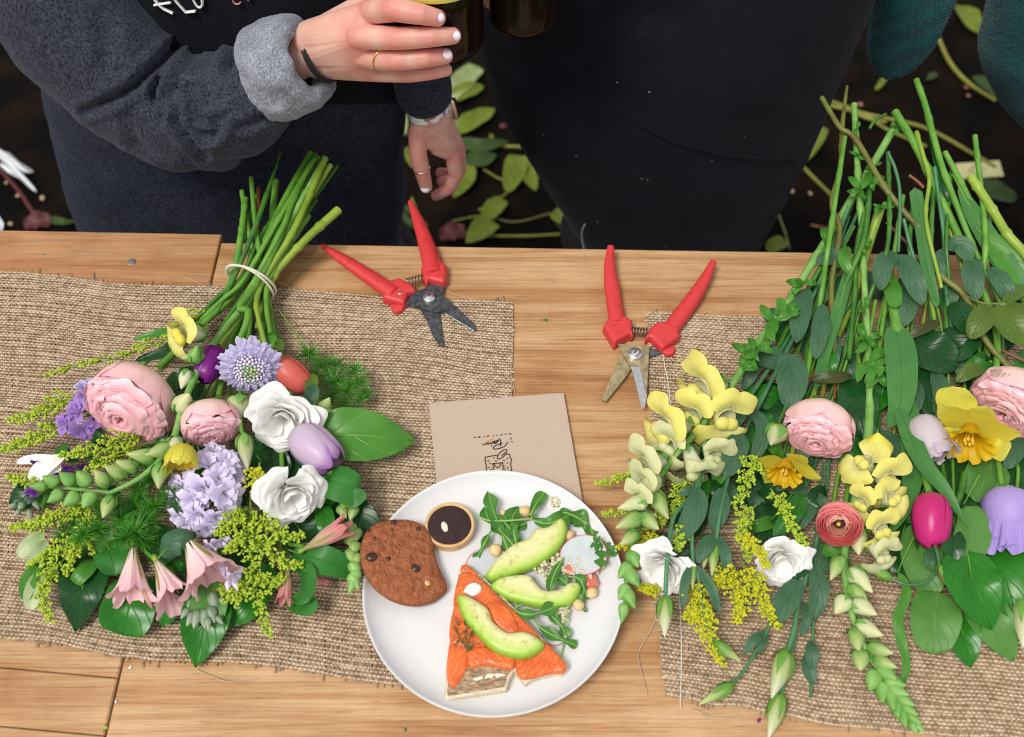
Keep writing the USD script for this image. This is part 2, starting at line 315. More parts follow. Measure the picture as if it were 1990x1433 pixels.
tl = plank_table("wooden_table", "left wooden table of several planks with a nail in its far board", lambda y: (-1.5, seam(y) - 0.0012),
    [(0.02, yj - 0.055, 0.0005), (yj - 0.055, yj, 0.0), (yj, yj + 0.16, -0.0006), (yj + 0.16, yL - 0.105, 0.0), (yL - 0.105, yL, 0.0006)], TZ, ["wood_pale", "wood_pale", "wood_pale", "wood_grey", "wood_grey"], [(-1.4, 0.1), (-0.5, 0.1), (-1.4, yL - 0.1), (-0.5, yL - 0.1)], kl)
tr = plank_table("wooden_table", "right wooden table with one wide smooth board under the plate", lambda y: (seam(y) + 0.0012, 1.6),
    [(0.02, yR, 0.0)], TZ, ["wood_honey"], [(-0.2, 0.1), (1.5, 0.1), (-0.2, yR - 0.1), (1.5, yR - 0.1)], kr)
np_ = P(256, 510); tl.add("nail", lathe([(0, 0.0016), (0.0052, 0.0014), (0.0062, 0.0006), (0.0062, -0.002), (0, -0.002)][::-1], 20, np_), "steel_nail")
np_ = P(85, 497); tl.add("nail", lathe([(0, 0.0012), (0.0018, 0.001), (0.0022, 0.0004), (0.0022, -0.002), (0, -0.002)][::-1], 14, np_), "steel_nail")

# ---------------------------------------------------------------- burlap, woven thread by thread
def runner(name, label, corners, warp, weft, seed, seam_px=None, loose=()):
    """corners: world points (far left, far right, near right, near left) on the table; warp runs away from the viewer, weft across"""
    fl, fr, nr, nl = [np.asarray(c[:2], float) for c in corners]
    rs = np.random.RandomState(seed)
    W = np.linalg.norm(fr - fl); H = np.linalg.norm(nl - fl); nu, nv = int(W / warp), int(H / weft)
    def surf(u, v):
        w1, w2 = meshkit.noise(np.stack([u * 5, v * 5, u * 0 + seed], -1), seed) - .5, meshkit.noise(np.stack([u * 5, v * 5, u * 0 + seed + 9], -1), seed + 1) - .5
        w3 = meshkit.noise(np.stack([u * 16, v * 14, u * 0 + seed], -1), seed + 2) - .5
        p = (fl * ((1 - u) * (1 - v))[..., None] + fr * (u * (1 - v))[..., None] + nr * (u * v)[..., None] + nl * ((1 - u) * v)[..., None])
        p = p + np.stack([0.010 * w1 + 0.003 * w3, 0.012 * w2 + 0.004 * w3 * np.cos(u * 3)], -1)
        z = TZ + 0.0018 + 0.003 * np.maximum(0, meshkit.noise(np.stack([u * 7, v * 6, u * 0], -1), seed + 7) - 0.5)
        return np.concatenate([p, z[..., None]], -1)
    t = Thing(name, label, "burlap cloth", (*(fl + nr) / 2, TZ))
    def threads(n, m, along_v, width, amp, jit):
        s = np.linspace(0, 1, 2 * m + 1)
        pos = (np.arange(n) + 0.5 + rs.uniform(-jit, jit, n)) / n
        a, b = np.meshgrid(pos, s, indexing="ij")
        end0, end1 = (.4 - rs.exponential(.55, n)) / m, 1 + (rs.exponential(.55, n) - .4) / m
        b = end0[:, None] + (end1 - end0)[:, None] * b
        b2 = b + 0
        a2 = a + (meshkit.noise(np.stack([a * 400, b * m / 9, a * 0], -1), seed + 3) - .5) * 0.45 / n
        u, v = (a2, b2) if along_v else (b2, a2)
        c = surf(u, v); sgn = np.where(np.arange(n) % 2 == 0, 1, -1)[:, None] * (1 if along_v else -1)
        c[..., 2] += amp * sgn * np.sin(np.pi * (b * m - 0.0)) * 1.0 + 0.0008
        tt = np.gradient(c, axis=1); tt /= np.linalg.norm(tt, axis=-1, keepdims=True); side = np.cross(tt, [0, 0, 1.0]); side /= np.linalg.norm(side, axis=-1, keepdims=True)
        w = width * (0.75 + 0.55 * meshkit.noise(np.stack([a * 900, b * m / 5, a * 0 + 3], -1), seed + 4)) * (0.9 + 0.25 * rs.rand(n)[:, None])
        w = w[..., None]; up = np.cross(side, tt)
        rows = np.stack([c - side * w - up * w * 0.35, c + up * w * 0.62, c + side * w - up * w * 0.35], 2)
        v_ = rows.reshape(-1, 3); f = gridfaces(2 * m + 1, 3)
        f = (f[None] + (np.arange(n) * (2 * m + 1) * 3)[:, None, None]).reshape(-1, 3)
        return TM(v_, f[:, ::-1])
    t.add("warp_threads", threads(nu, nv, True, warp * 0.27, 0.00042, 0.22), "jute_dark", kind="stuff")
    t.add("weft_threads", threads(nv, nu, False, weft * 0.25, 0.00062, 0.18), "jute_light", kind="stuff")
    if seam_px:
        t.add("white_seam_thread", tube([P(x, y, 0.0045) for x, y in seam_px], 0.00042, n=60, sides=5), "white_thread")
    for pts in loose:
        t.add("loose_thread", tube([P(x, y, 0.003) for x, y in pts], 0.00045, n=24, sides=5), "jute_light")
    return t
runner("burlap_runner", "wide burlap runner under the tied bouquet, its cut end beside the left pruning shears", [P(-190, 527), P(1004, 586), P(985, 1350), P(-190, 1228)], 0.0029, 0.0041, 3,
       loose=[[(130, 545), (155, 563), (170, 570)], [(172, 548), (192, 560), (200, 567)], [(328, 549), (350, 563), (372, 570)], [(362, 540), (395, 555), (412, 566)], [(548, 552), (575, 565), (592, 574)],
              [(868, 565), (895, 578), (925, 582)], [(200, 567), (250, 566), (300, 569)], [(380, 1302), (440, 1325), (475, 1324), (500, 1318)], [(996, 735), (1000, 758), (1001, 762)]])
runner("burlap_runner", "burlap runner under the loose flowers, with a white seam thread near its end", [P(1262, 604), P(2140, 650), P(2120, 1455), P(1286, 1366)], 0.0032, 0.0041, 11,
       seam_px=[(1282, 612), (1290, 700), (1303, 790), (1322, 1190), (1324, 1290), (1322, 1376)], loose=[[(1278, 1160), (1272, 1210), (1242, 1265), (1245, 1300), (1258, 1350)], [(1350, 1380), (1380, 1395), (1435, 1396)], [(1345, 1378), (1370, 1388), (1385, 1394)]])
# ================================================================ people behind the table
def heather(name, a, b, sc=420.0, sheen=0.25, sc2=60.0):
    mk(name, {"g": ("texture_coordinate", {}), "m": ("mapping", {"scale": (1, 1, .55)}), "n": ("noise_texture", {"scale": sc, "detail": 4.0, "roughness": 0.7}), "n2": ("noise_texture", {"scale": sc2, "detail": 3.0}), "r": ("rgb_ramp", {"ramp": [(0.32, a), (0.62, b)]}),
        "r2": ("rgb_ramp", {"ramp": [(0.3, (.8,) * 3), (.7, (1.1,) * 3)]}), "x": ("mix_color", {"blend_type": "multiply", "fac": 1.0}), "p": ("principled_bsdf", {"roughness": 0.95, "specular_ior_level": 0.08, "sheen_weight": sheen, "sheen_roughness": 0.5, "sheen_tint": (.6, .65, .8)}), "b": ("bump", {"strength": 0.5, "distance": 0.0012})},
        [("g.object", "m.vector"), ("m.vector", "n.vector"), ("g.object", "n2.vector"), ("n.fac", "r.fac"), ("n2.fac", "r2.fac"), ("r.color", "x.a"), ("r2.color", "x.b"), ("x.result", "p.base_color"), ("n.fac", "b.height"), ("b.normal", "p.normal")], "p.BSDF")
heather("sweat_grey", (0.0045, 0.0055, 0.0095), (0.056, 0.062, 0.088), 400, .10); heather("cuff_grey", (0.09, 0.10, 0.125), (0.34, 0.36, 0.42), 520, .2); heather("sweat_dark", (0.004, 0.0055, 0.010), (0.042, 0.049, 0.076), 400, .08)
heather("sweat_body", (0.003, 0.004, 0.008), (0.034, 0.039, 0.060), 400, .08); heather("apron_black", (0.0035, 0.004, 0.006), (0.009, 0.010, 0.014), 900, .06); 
mk("apron_navy", {"g": ("texture_coordinate", {}), "n": ("noise_texture", {"scale": 5.0, "detail": 7.0, "roughness": 0.6}), "r": ("rgb_ramp", {"ramp": [(0.35, (0.0018, 0.0024, 0.0050)), (0.6, (0.0055, 0.0070, 0.0130)), (0.75, (0.016, 0.018, 0.025))]}),
    "v": ("voronoi_texture", {"scale": 26.0}), "lint": ("rgb_ramp", {"ramp": [(0.0, (0.30,) * 3), (0.028, (0.30,) * 3), (0.034, (0, 0, 0))]}), "ad": ("mix_color", {"blend_type": "add", "fac": 1.0}), "w": ("noise_texture", {"scale": 900.0, "detail": 2.0}),
    "p": ("principled_bsdf", {"roughness": 0.85, "specular_ior_level": 0.12, "sheen_weight": 0.06}), "b": ("bump", {"strength": 0.4, "distance": 0.0008})},
    [("g.object", "n.vector"), ("n.fac", "r.fac"), ("g.object", "v.vector"), ("v.distance", "lint.fac"), ("r.color", "ad.a"), ("lint.color", "ad.b"), ("ad.result", "p.base_color"), ("g.object", "w.vector"), ("w.fac", "b.height"), ("b.normal", "p.normal")], "p.BSDF")
mk("knit_teal", {"uv": ("texture_coordinate", {}), "m": ("mapping", {"scale": (46, 46, 1)}), "v": ("voronoi_texture", {"scale": 1.0, "randomness": 0.35}), "r": ("rgb_ramp", {"ramp": [(0.1, (0.010, 0.115, 0.128)), (0.75, (0.002, 0.026, 0.033))]}),
    "p": ("principled_bsdf", {"roughness": 0.9, "specular_ior_level": 0.1, "sheen_weight": 0.2}), "b": ("bump", {"strength": 1.0, "distance": 0.003, "invert": True})},
    [("uv.UV", "m.vector"), ("m.vector", "v.vector"), ("v.distance", "r.fac"), ("r.color", "p.base_color"), ("v.distance", "b.height"), ("b.normal", "p.normal")], "p.BSDF")
mk("skin", {"g": ("texture_coordinate", {}), "n": ("noise_texture", {"scale": 34.0, "detail": 3.0}), "n2": ("noise_texture", {"scale": 650.0, "detail": 3.0}), "r": ("rgb_ramp", {"ramp": [(0.3, (0.60, 0.325, 0.255)), (0.65, (0.68, 0.41, 0.33))]}), "s": ("separate_xyz", {}), "mr": ("mix_color", {"b": (0.58, 0.165, 0.14)}), "sc": ("math", {"math_type": "multiply", "value2": 0.95}),
    "p": ("principled_bsdf", {"roughness": 0.48, "specular_ior_level": 0.35, "subsurface_weight": 0.25, "subsurface_radius": (1, .35, .2), "subsurface_scale": 0.006}), "b": ("bump", {"strength": 0.2, "distance": 0.0006})},
    [("g.object", "n.vector"), ("g.object", "n2.vector"), ("n.fac", "r.fac"), ("g.UV", "s.vector"), ("s.y", "sc.value1"), ("sc.value", "mr.fac"), ("r.color", "mr.a"), ("mr.result", "p.base_color"), ("n2.fac", "b.height"), ("b.normal", "p.normal")], "p.BSDF")
mat("nail_lilac", (0.74, 0.66, 0.74), 0.18, (0.78, 0.70, 0.78), coat=0.5); mat("gold", (0.80, 0.55, 0.18), 0.25, metal=1.0); mat("silver", (0.75, 0.73, 0.72), 0.2, metal=1.0); mat("hair_tie", (0.006, 0.006, 0.008), 0.6)
mat("print_white", (0.72, 0.72, 0.72), 0.7); mat("print_pink", (0.60, 0.22, 0.20), 0.7); mat("trousers", (0.008, 0.008, 0.011), 0.9); mat("shoe", (0.02, 0.02, 0.02), 0.5)
mat("dark_glass", (0.004, 0.002, 0.0015), 0.10, (0.006, 0.003, 0.002), coat=0.12, coatr=0.02, spec=0.25); mat("lid_yellow", (0.72, 0.66, 0.05), 0.4, (0.66, 0.70, 0.30), scale=30)
mk("floral_strap", {"g": ("texture_coordinate", {}), "v": ("voronoi_texture", {"scale": 140.0}), "s": ("separate_color", {"color_type": "hsv"}), "r": ("rgb_ramp", {"interpolate": False, "ramp": [(0.0, (0.80, 0.80, 0.80)), (0.52, (0.70, 0.10, 0.26)), (0.62, (0.80, 0.80, 0.80)), (0.70, (0.30, 0.20, 0.60)), (0.80, (0.62, 0.32, 0.48)), (0.88, (0.22, 0.27, 0.12)), (0.93, (0.80, 0.80, 0.80))]}), "w": ("white_noise_texture", {}), "p": ("principled_bsdf", {"roughness": 0.4})},
    [("g.object", "v.vector"), ("v.position", "w.vector"), ("w.value", "r.fac"), ("r.color", "p.base_color")], "p.BSDF")

def organic(bones, length, it=8, extra=()):
    """one smooth body from bones: ((point, radius), (point, radius)[, ...])"""
    ms = []
    for b in bones:
        pts = []
        for p, r in b: pts.append(np.array(trimesh.creation.icosphere(2, r).vertices) + p)
        ms.append(m3.Manifold.hull_points(np.vstack(pts)))
    m = m3.Manifold.batch_boolean(ms, m3.OpType.Add).refine_to_length(length).to_mesh()
    t = trimesh.Trimesh(m.vert_properties[:, :3], m.tri_verts, process=True)
    v0 = np.array(t.vertices); t = trimesh.smoothing.filter_taubin(t, lamb=0.5, nu=0.52, iterations=it); v1 = np.array(t.vertices)
    far = np.linalg.norm(v1 - v0, axis=1) > 2.5 * length + .002; v1[far] = v0[far]; t.vertices = v1
    return TM(t.vertices, t.faces)
class Loft:
    """a body of oval sections; rows: (photo y, photo x left, photo x right, distance, half depth)"""
    def __init__(self, rows, extra=()):
        a = []
        for py, l, r, y, b in rows:
            L, R = V(l, py, y), V(r, py, y); a.append((L[2], L[0], R[0], y, b))
        for z, l, r, y, b in extra: a.append((z, l, r, y, b))
        self.a = np.array(sorted(a, key=lambda q: q[0]))
    def at(self, z): return [np.interp(z, self.a[:, 0], self.a[:, k]) for k in (1, 2, 3, 4)]
    def mesh(self, n=140, m=160, fold=None, e=2.6):
        z = np.linspace(self.a[0, 0], self.a[-1, 0], n); k = spl(np.c_[self.a[:, 0], self.a[:, 1:]], 200) if len(self.a) > 2 else self.a
        l, r, y, b = [np.interp(z, k[:, 0], k[:, j]) for j in (1, 2, 3, 4)]
        th = np.arange(m) * 2 * np.pi / m; c, s = np.cos(th), np.sin(th); c, s = np.sign(c) * np.abs(c) ** (2 / e), np.sign(s) * np.abs(s) ** (2 / e)
        v = np.stack([((l + r) / 2)[:, None] + ((r - l) / 2)[:, None] * c, y[:, None] - b[:, None] * s, np.repeat(z[:, None], m, 1)], -1).reshape(-1, 3)
        uv = np.stack([np.tile(th / 6.283, n), np.repeat(z, m)], 1); f = gridfaces(n, m, True)
        v = np.vstack([v, v[:m].mean(0), v[-m:].mean(0)]); j = np.arange(m); j2 = (j + 1) % m; k0 = n * m
        f = np.vstack([f, np.stack([j2, j, np.full(m, k0)], 1), np.stack([(n - 1) * m + j, (n - 1) * m + j2, np.full(m, k0 + 1)], 1)]); uv = np.vstack([uv, [[0, 0], [0, 0]]])
        t = TM(v, f, uv)
        if fold: t = fold(t)
        return t
    def front(self, px, py, off=0.0, e=2.6):
        y = self.a[:, 3].mean() - self.a[:, 4].mean()
        for _ in range(12):
            p = V(px, py, y); l, r, yc, b = self.at(p[2]); q = min(.999, abs((p[0] - (l + r) / 2) / ((r - l) / 2))); y = .5 * y + .5 * (yc - b * (1 - q ** e) ** (1 / e) - off)
        return V(px, py, y)
def creased(t, creases, noise_amp=0.004, ns=9.0, seed=0, only_front=True):
    """presses folds into cloth along creases (photo polylines, depth m, width px)"""
    v = np.array(t.vertices); n = trimesh.Trimesh(v, t.faces, process=False).vertex_normals; q = proj(v); d = np.zeros(len(v))
    face = (n * (CAM - v)).sum(1) > 0
    for pts, dep, w in creases:
        c = spl(np.c_[np.array(pts, float), np.zeros(len(pts))], 60)[:, :2]; kd = cKDTree(c); dist, i = kd.query(q)
        taper = np.sin(np.pi * np.clip(i / 59, .04, .96)) ** .5
        d += taper * (-dep * np.exp(-(dist / w) ** 2) + .55 * dep * np.exp(-((dist - 2.0 * w) / (1.1 * w)) ** 2))
    d = np.where(face, d, 0) + noise_amp * (meshkit.fbm(v * ns, 4, seed) - .5) * 2
    return TM(v + n * d[:, None], t.faces, t.metadata.get("uv"))
def legs(t, x0, x1, y, ztop, w=.075):
    for x in (x0, x1):
        t.add("trouser_leg", organic([((np.array([x, y, ztop]), w * 1.15), (np.array([x, y + .01, .48]), w * .8)), ((np.array([x, y + .01, .48]), w * .8), (np.array([x, y + .03, .10]), w * .6))], .03), "trousers")
        t.add("shoe", organic([((np.array([x, y + .05, .045]), .042), (np.array([x, y - .12, .035]), .034)), ((np.array([x, y + .05, .045]), .042), (np.array([x, y + .04, .09]), .045))], .02), "shoe")

# ---- the woman at the left
L1 = Loft([(-260, 150, 850, 1.16, .10), (-100, 110, 830, 1.15, .10), (0, 95, 815, 1.145, .105), (150, 88, 800, 1.14, .11), (250, 104, 792, 1.14, .11), (330, 126, 786, 1.14, .115), (420, 155, 784, 1.14, .115), (480, 172, 782, 1.14, .115)],
    extra=[(.40, -.50, -.15, 1.15, .115), (.30, -.48, -.17, 1.16, .10)])
p1 = Thing("person", "person in a charcoal sweatshirt and black apron holding a dark jar", "person", (L1.at(.9)[0] * .5 + L1.at(.9)[1] * .5, 1.14, 0))
body = L1.mesh(170, 190, lambda t: creased(t, [([(350, 335), (320, 360), (270, 420), (240, 470)], .040, 20), ([(540, 330), (500, 400), (480, 470)], .028, 18), ([(640, 230), (600, 330), (585, 440)], .030, 20), ([(720, 250), (700, 350), (650, 450)], .026, 18), ([(150, 300), (200, 350), (280, 380)], .012, 16), ([(760, 240), (745, 330), (700, 400)], .012, 14)], .010, 8.0, 3))
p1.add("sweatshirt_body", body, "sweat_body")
legs(p1, -.40, -.25, 1.18, .42)
# bib of the apron with its lettering
gx, gy = np.meshgrid(np.linspace(215, 812, 60), np.linspace(-240, 212, 44)); bib = np.array([[L1.front(x, y - 0.02 * (x - 215), .007 + .002 * math.sin(x / 40)) for x in gx[0]] for y in gy[:, 0]])
p1.add("apron_bib", TM(bib.reshape(-1, 3), gridfaces(44, 60), None), "apron_black")
def painted(lines, w, off):
    out = []
    for ln in lines:
        q = spl(np.c_[np.array(ln, float), np.zeros(len(ln))], max(4, 7 * (len(ln) - 1)))[:, :2]; c = np.array([L1.front(x, y, off) for x, y in q]); out.append(tube(c, w * S(c[0]), n=len(c), sides=8, flat=.35, smooth=False))
    return join(out)
p1.add("apron_lettering", painted([[(270, -48), (287, -20), (312, 12), (336, 26)], [(270, -48), (300, -58)], [(300, 10), (332, 5)], [(318, -52), (335, -8), (361, 24)], [(361, 24), (380, 22)], [(358, -48), (372, -8), (384, 13), (393, 11), (391, -10), (378, -46), (364, -50), (358, -48)]], 6.2, .0105), "print_white")
p1.add("apron_small_lettering", painted([[(462, -8), (452, -4), (455, 6), (463, 8), (468, 4)], [(482, -10), (482, 1)], [(482, -8), (490, -12)]], 2.8, .0105), "print_pink")
# near arm: sleeve, rolled cuff, forearm and hand in one body
sl = organic([((V(20, -150, 1.10), .088), (V(150, 45, 1.055), .090)), ((V(150, 45, 1.055), .090), (V(262, 165, 1.02), .080)), ((V(262, 165, 1.02), .080), (V(345, 225, .995), .070)), ((V(250, 160, 1.02), .078), (V(400, 235, .99), .060), (V(430, 290, 1.0), .030)), ((V(345, 215, .995), .066), (V(455, 205, .985), .066)), ((V(455, 205, .985), .066), (V(518, 160, .99), .050))], .0062, 14)
sl = creased(sl, [([(165, 218), (240, 182), (300, 130), (345, 85), (390, 50)], .017, 9), ([(318, 235), (328, 190), (352, 140), (385, 100)], .012, 7), ([(300, 205), (303, 170), (318, 140)], .010, 7), ([(348, 165), (343, 210), (352, 250), (400, 305)], .013, 8), ([(372, 170), (380, 215), (405, 240), (425, 225)], .013, 8), ([(372, 245), (410, 262), (440, 225)], .012, 9), ([(438, 145), (448, 115), (462, 90)], .014, 9), ([(452, 250), (500, 235), (550, 205)], .006, 9), ([(250, 230), (265, 280), (320, 310)], .006, 12), ([(190, 40), (210, 90), (200, 120)], .005, 18), ([(410, 160), (400, 200), (415, 215)], .006, 8)], .0035, 16.0, 5)
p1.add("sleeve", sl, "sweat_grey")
cc_ = V(566, 125, .988); ca = axis_at(cc_, 22, 30); q = S(cc_)
prof = spl(np.array([(50, 12, 0), (58, 40, 0), (76, 47, 0), (92, 32, 0), (97, 0, 0), (97, -34, 0), (88, -62, 0), (70, -72, 0), (52, -60, 0)], float), 40)[:, :2] * q
cf = lathe(prof, 90, cc_, ca); v = np.array(cf.vertices); n = trimesh.Trimesh(v, cf.faces, process=False).vertex_normals
v = v + n * ((meshkit.fbm(v * 28, 4, 2) - .5) * .022 + (meshkit.noise(v * 400, 3) - .5) * .0012)[:, None]; v = v - np.array([0, 0, .002])
p1.add("rolled_cuff", TM(v, cf.faces), "cuff_grey")
def hand(bones, knuckles=(), tips=()):
    """one hand; knuckles (point, direction, radius) get creases, and the skin reddens there and at the tips"""
    m = organic(bones, .0020, 16); v = np.array(m.vertices); n = trimesh.Trimesh(v, m.faces, process=False).vertex_normals; red = np.zeros(len(v))
    for p, d, r in knuckles:
        q = v - p; s_ = q @ d; near = np.exp(-((np.linalg.norm(q, axis=1)) / (2.2 * r)) ** 2); red = np.maximum(red, np.exp(-(np.linalg.norm(q, axis=1) / (1.5 * r)) ** 2) * .9)
        v = v - n * (near * .00055 * (np.exp(-((s_ - .0016) / .0007) ** 2) + np.exp(-((s_ + .0018) / .0007) ** 2) + .7 * np.exp(-(s_ / .0006) ** 2)))[:, None]
    for p, r in tips: red = np.maximum(red, np.exp(-(np.linalg.norm(v - p, axis=1) / (1.6 * r)) ** 2) * .8)
    red = np.clip(red + .5 * (meshkit.fbm(v * 60, 3, 4) - .5), 0, 1)
    return TM(v, m.faces, np.c_[red * 0 + .5, red])
def knuck(fg):
    ks, ts = [], []
    for c in fg.values():
        P_ = [W(*q[:3]) for q in c]
        for i in range(len(c) - 1):
            d = unit(P_[min(i + 1, len(c) - 1)] - P_[max(i - 1, 0)]); ks.append((P_[i], d, c[i][3]))
        ts.append((P_[-1], c[-1][3]))
    return ks, ts
W = lambda x, y, d: V(x, y, d)
fing = {"index": [(722, 22, .975, .0138), (768, 19, .943, .0128), (818, 28, .934, .0112), (850, 35, .938, .0092)], "middle": [(698, 72, .962, .0140), (776, 75, .937, .0124), (838, 72, .932, .0112), (880, 70, .938, .0092)],
        "ring": [(708, 112, .965, .0132), (772, 118, .938, .0120), (828, 113, .933, .0108), (865, 109, .938, .0090)], "little": [(728, 141, .974, .0112), (795, 144, .948, .0100), (838, 140, .941, .0090), (866, 136, .944, .0076)]}
bn = []
for k, c in fing.items():
    for a, b in zip(c[:-1], c[1:]): bn.append(((W(*a[:3]), a[3]), (W(*b[:3]), b[3])))
wr = [((W(604, 82, 1.0), .024), (W(612, 112, 1.0), .024)), ((W(520, 150, 1.01), .026), (W(600, 98, 1.0), .026))]
bn += wr + [((W(606, 76, 1.0), .022), (W(722, 24, .978), .0138), (W(698, 70, .966), .0140)), ((W(610, 95, .998), .024), (W(698, 72, .966), .0140), (W(708, 112, .968), .0132)), ((W(616, 118, 1.0), .021), (W(708, 112, .968), .0132), (W(728, 141, .976), .0112)),
    ((W(640, 60, 1.005), .020), (W(700, 20, 1.0), .016)), ((W(700, 20, 1.0), .016), (W(752, -22, 1.035), .013)), ((W(752, -22, 1.035), .013), (W(815, -34, 1.06), .011)), ((W(660, 90, .985), .022), (W(705, 72, .972), .016), (W(712, 110, .972), .015))]
p1.add("right_hand", hand(bn, *knuck(fing)), "skin")
def nail(t, x, y, d, rr, lx, ly, ang):
    p = W(x, y, d); c = p + unit(CAM - p) * rr * .70; s = S(c); a = axis_at(c, ang, 0); n = unit(CAM - c); b = np.cross(n, a); m = trimesh.creation.icosphere(3, 1.0); v = np.array(m.vertices); w = v * [lx * s, ly * s, .0030]
    w[:, 2] -= (w[:, 1] ** 2) / (2.2 * rr); t.add("fingernail", TM(w @ np.stack([a, b, n]) + c, m.faces), "nail_lilac")
nail(p1, 849, 34, .938, .0092, 15, 11.5, -10); nail(p1, 880, 70, .938, .0092, 15, 12, 0); nail(p1, 864, 108, .938, .0090, 15, 12, 8)
def ringband(t, name, c, axis, R, r, m, sq=1.0):
    a = np.linspace(0, 2 * np.pi, 49); B = basis(axis); t.add(name, tube(c + R * (np.cos(a)[:, None] * B[0] + sq * np.sin(a)[:, None] * B[1]), r, n=49, sides=7, smooth=False, caps=False), m)
rp = (W(*fing["ring"][0][:3]) * .42 + W(*fing["ring"][1][:3]) * .58); rd = unit(W(*fing["ring"][1][:3]) - W(*fing["ring"][0][:3])); ringband(p1, "gold_ring", rp, unit(rd + axis_at(rp, 250, 0) * .45), .0136, .0011, "gold")
for k, (x, y) in enumerate([(737, 119), (742, 124), (740, 128), (747, 130), (752, 133)]):
    g = W(x + 6, y, .9415); p1.add("ring_stone", ball(g, .0019, 1), "gold")
hc = W(626, 101, 1.0); ha = axis_at(hc, 24, 34); e1 = unit(np.cross(unit(CAM - hc), ha)); e2 = np.cross(ha, e1); a = np.linspace(0, 2 * np.pi, 61)
for o in (0, -.0036): p1.add("hair_tie", tube(hc + ha * o + .0350 * np.cos(a)[:, None] * e1 + .0320 * np.sin(a)[:, None] * e2, .0020, n=61, sides=7, smooth=False, caps=False), "hair_tie")
# far arm hanging down: sleeve end, watch strap, relaxed hand
sl2 = organic([((V(745, -120, 1.10), .060), (V(790, 40, 1.085), .050)), ((V(790, 40, 1.085), .050), (V(818, 150, 1.075), .038)), ((V(818, 150, 1.075), .038), (V(824, 178, 1.074), .036))], .008, 10)
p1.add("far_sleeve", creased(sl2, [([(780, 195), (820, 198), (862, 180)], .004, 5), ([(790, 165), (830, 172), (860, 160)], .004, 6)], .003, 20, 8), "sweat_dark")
H2 = {"index": [(880, 300, 1.075, .0115), (886, 340, 1.070, .0108), (873, 366, 1.066, .0098), (848, 380, 1.064, .0080)], "middle": [(890, 296, 1.088, .0110), (893, 330, 1.090, .0100), (880, 350, 1.082, .0092), (858, 352, 1.078, .0078)], "ring": [(892, 290, 1.100, .0105), (890, 320, 1.104, .0095), (872, 338, 1.098, .0088), (856, 336, 1.092, .0075)],
      "thumb": [(812, 262, 1.062, .0135), (812, 300, 1.052, .0125), (821, 335, 1.046, .0110), (828, 364, 1.044, .0088)]}
bn = []
for k, c in H2.items():
    for a, b in zip(c[:-1], c[1:]): bn.append(((W(*a[:3]), a[3]), (W(*b[:3]), b[3])))
bn += [((W(822, 170, 1.076), .022), (W(838, 222, 1.072), .020)), ((W(828, 222, 1.072), .020), (W(848, 222, 1.074), .020)), ((W(838, 222, 1.072), .021), (W(880, 300, 1.077), .0115), (W(850, 285, 1.070), .013)), ((W(845, 222, 1.078), .020), (W(890, 296, 1.088), .0110), (W(892, 290, 1.098), .0105)), ((W(832, 222, 1.072), .020), (W(812, 262, 1.062), .0135), (W(850, 280, 1.070), .013)), ((W(840, 240, 1.072), .021), (W(865, 275, 1.074), .016), (W(812, 268, 1.062), .013))]
p1.add("left_hand", hand(bn, *knuck(H2)), "skin"); nail(p1, 827, 362, 1.044, .0088, 13, 11, 268)
ringband(p1, "silver_ring", (W(*H2["thumb"][1][:3]) * .15 + W(*H2["thumb"][2][:3]) * .85), unit(W(*H2["thumb"][2][:3]) - W(*H2["thumb"][1][:3])), .0116, .0009, "silver")
wc = W(830, 208, 1.074); wa = unit(W(838, 222, 1.072) - W(822, 170, 1.076))
p1.add("watch_strap", lathe([(.0265, -.009), (.0275, -.010), (.0283, 0), (.0275, .010), (.0265, .009)], 60, wc, wa), "floral_strap")
p1.add("watch_case", TM(orient(np.array(box((-.006, -.016, -.016), (.006, .016, .016), .003).vertices), wc + RT * .027 + FW * .004, wa), box((-.006, -.016, -.016), (.006, .016, .016), .003).faces), "silver", smooth=False)
# ---- jars
def jar(label, cx, y, rpx, py_lid, py_bot, lid):
    c = V(cx, 60, y); R = rpx * S(c); zt = V(cx, py_lid, y - R)[2]; zb = V(cx, py_bot, y - R * .93)[2]; t = Thing("drink_jar", label, "jar", (c[0], y, zb)); H = zt - zb
    t.add("glass_body", lathe(spl(np.array([(0, .004, 0), (R * .6, .002, 0), (R * .86, 0, 0), (R * .97, .006, 0), (R, .016, 0), (R, H * .55, 0), (R * .995, H, 0), (R * .8, H + .006, 0), (0, H + .006, 0)], float), 60)[:, :2], 72, (c[0], y, zb)), "dark_glass")
    for k, z in enumerate((.010, .013)): t.add("base_ring", lathe([(R * .985, z - .001), (R * 1.012, z), (R * .985, z + .001)], 60, (c[0], y, zb)), "dark_glass")
    if lid: t.add("lid", lathe([(R * .98, H - .001), (R * 1.03, H), (R * 1.035, H + .014), (R * .95, H + .018), (0, H + .018)], 72, (c[0], y, zb)), "lid_yellow")
    return t
jar("dark jar with a yellow lid, held by the hand with lilac nails", 855, 1.0, 86, 7, 134, True)
jar("dark glass jar without a visible lid, right of the held jar", 1018, 1.03, 66, -80, 80, False)
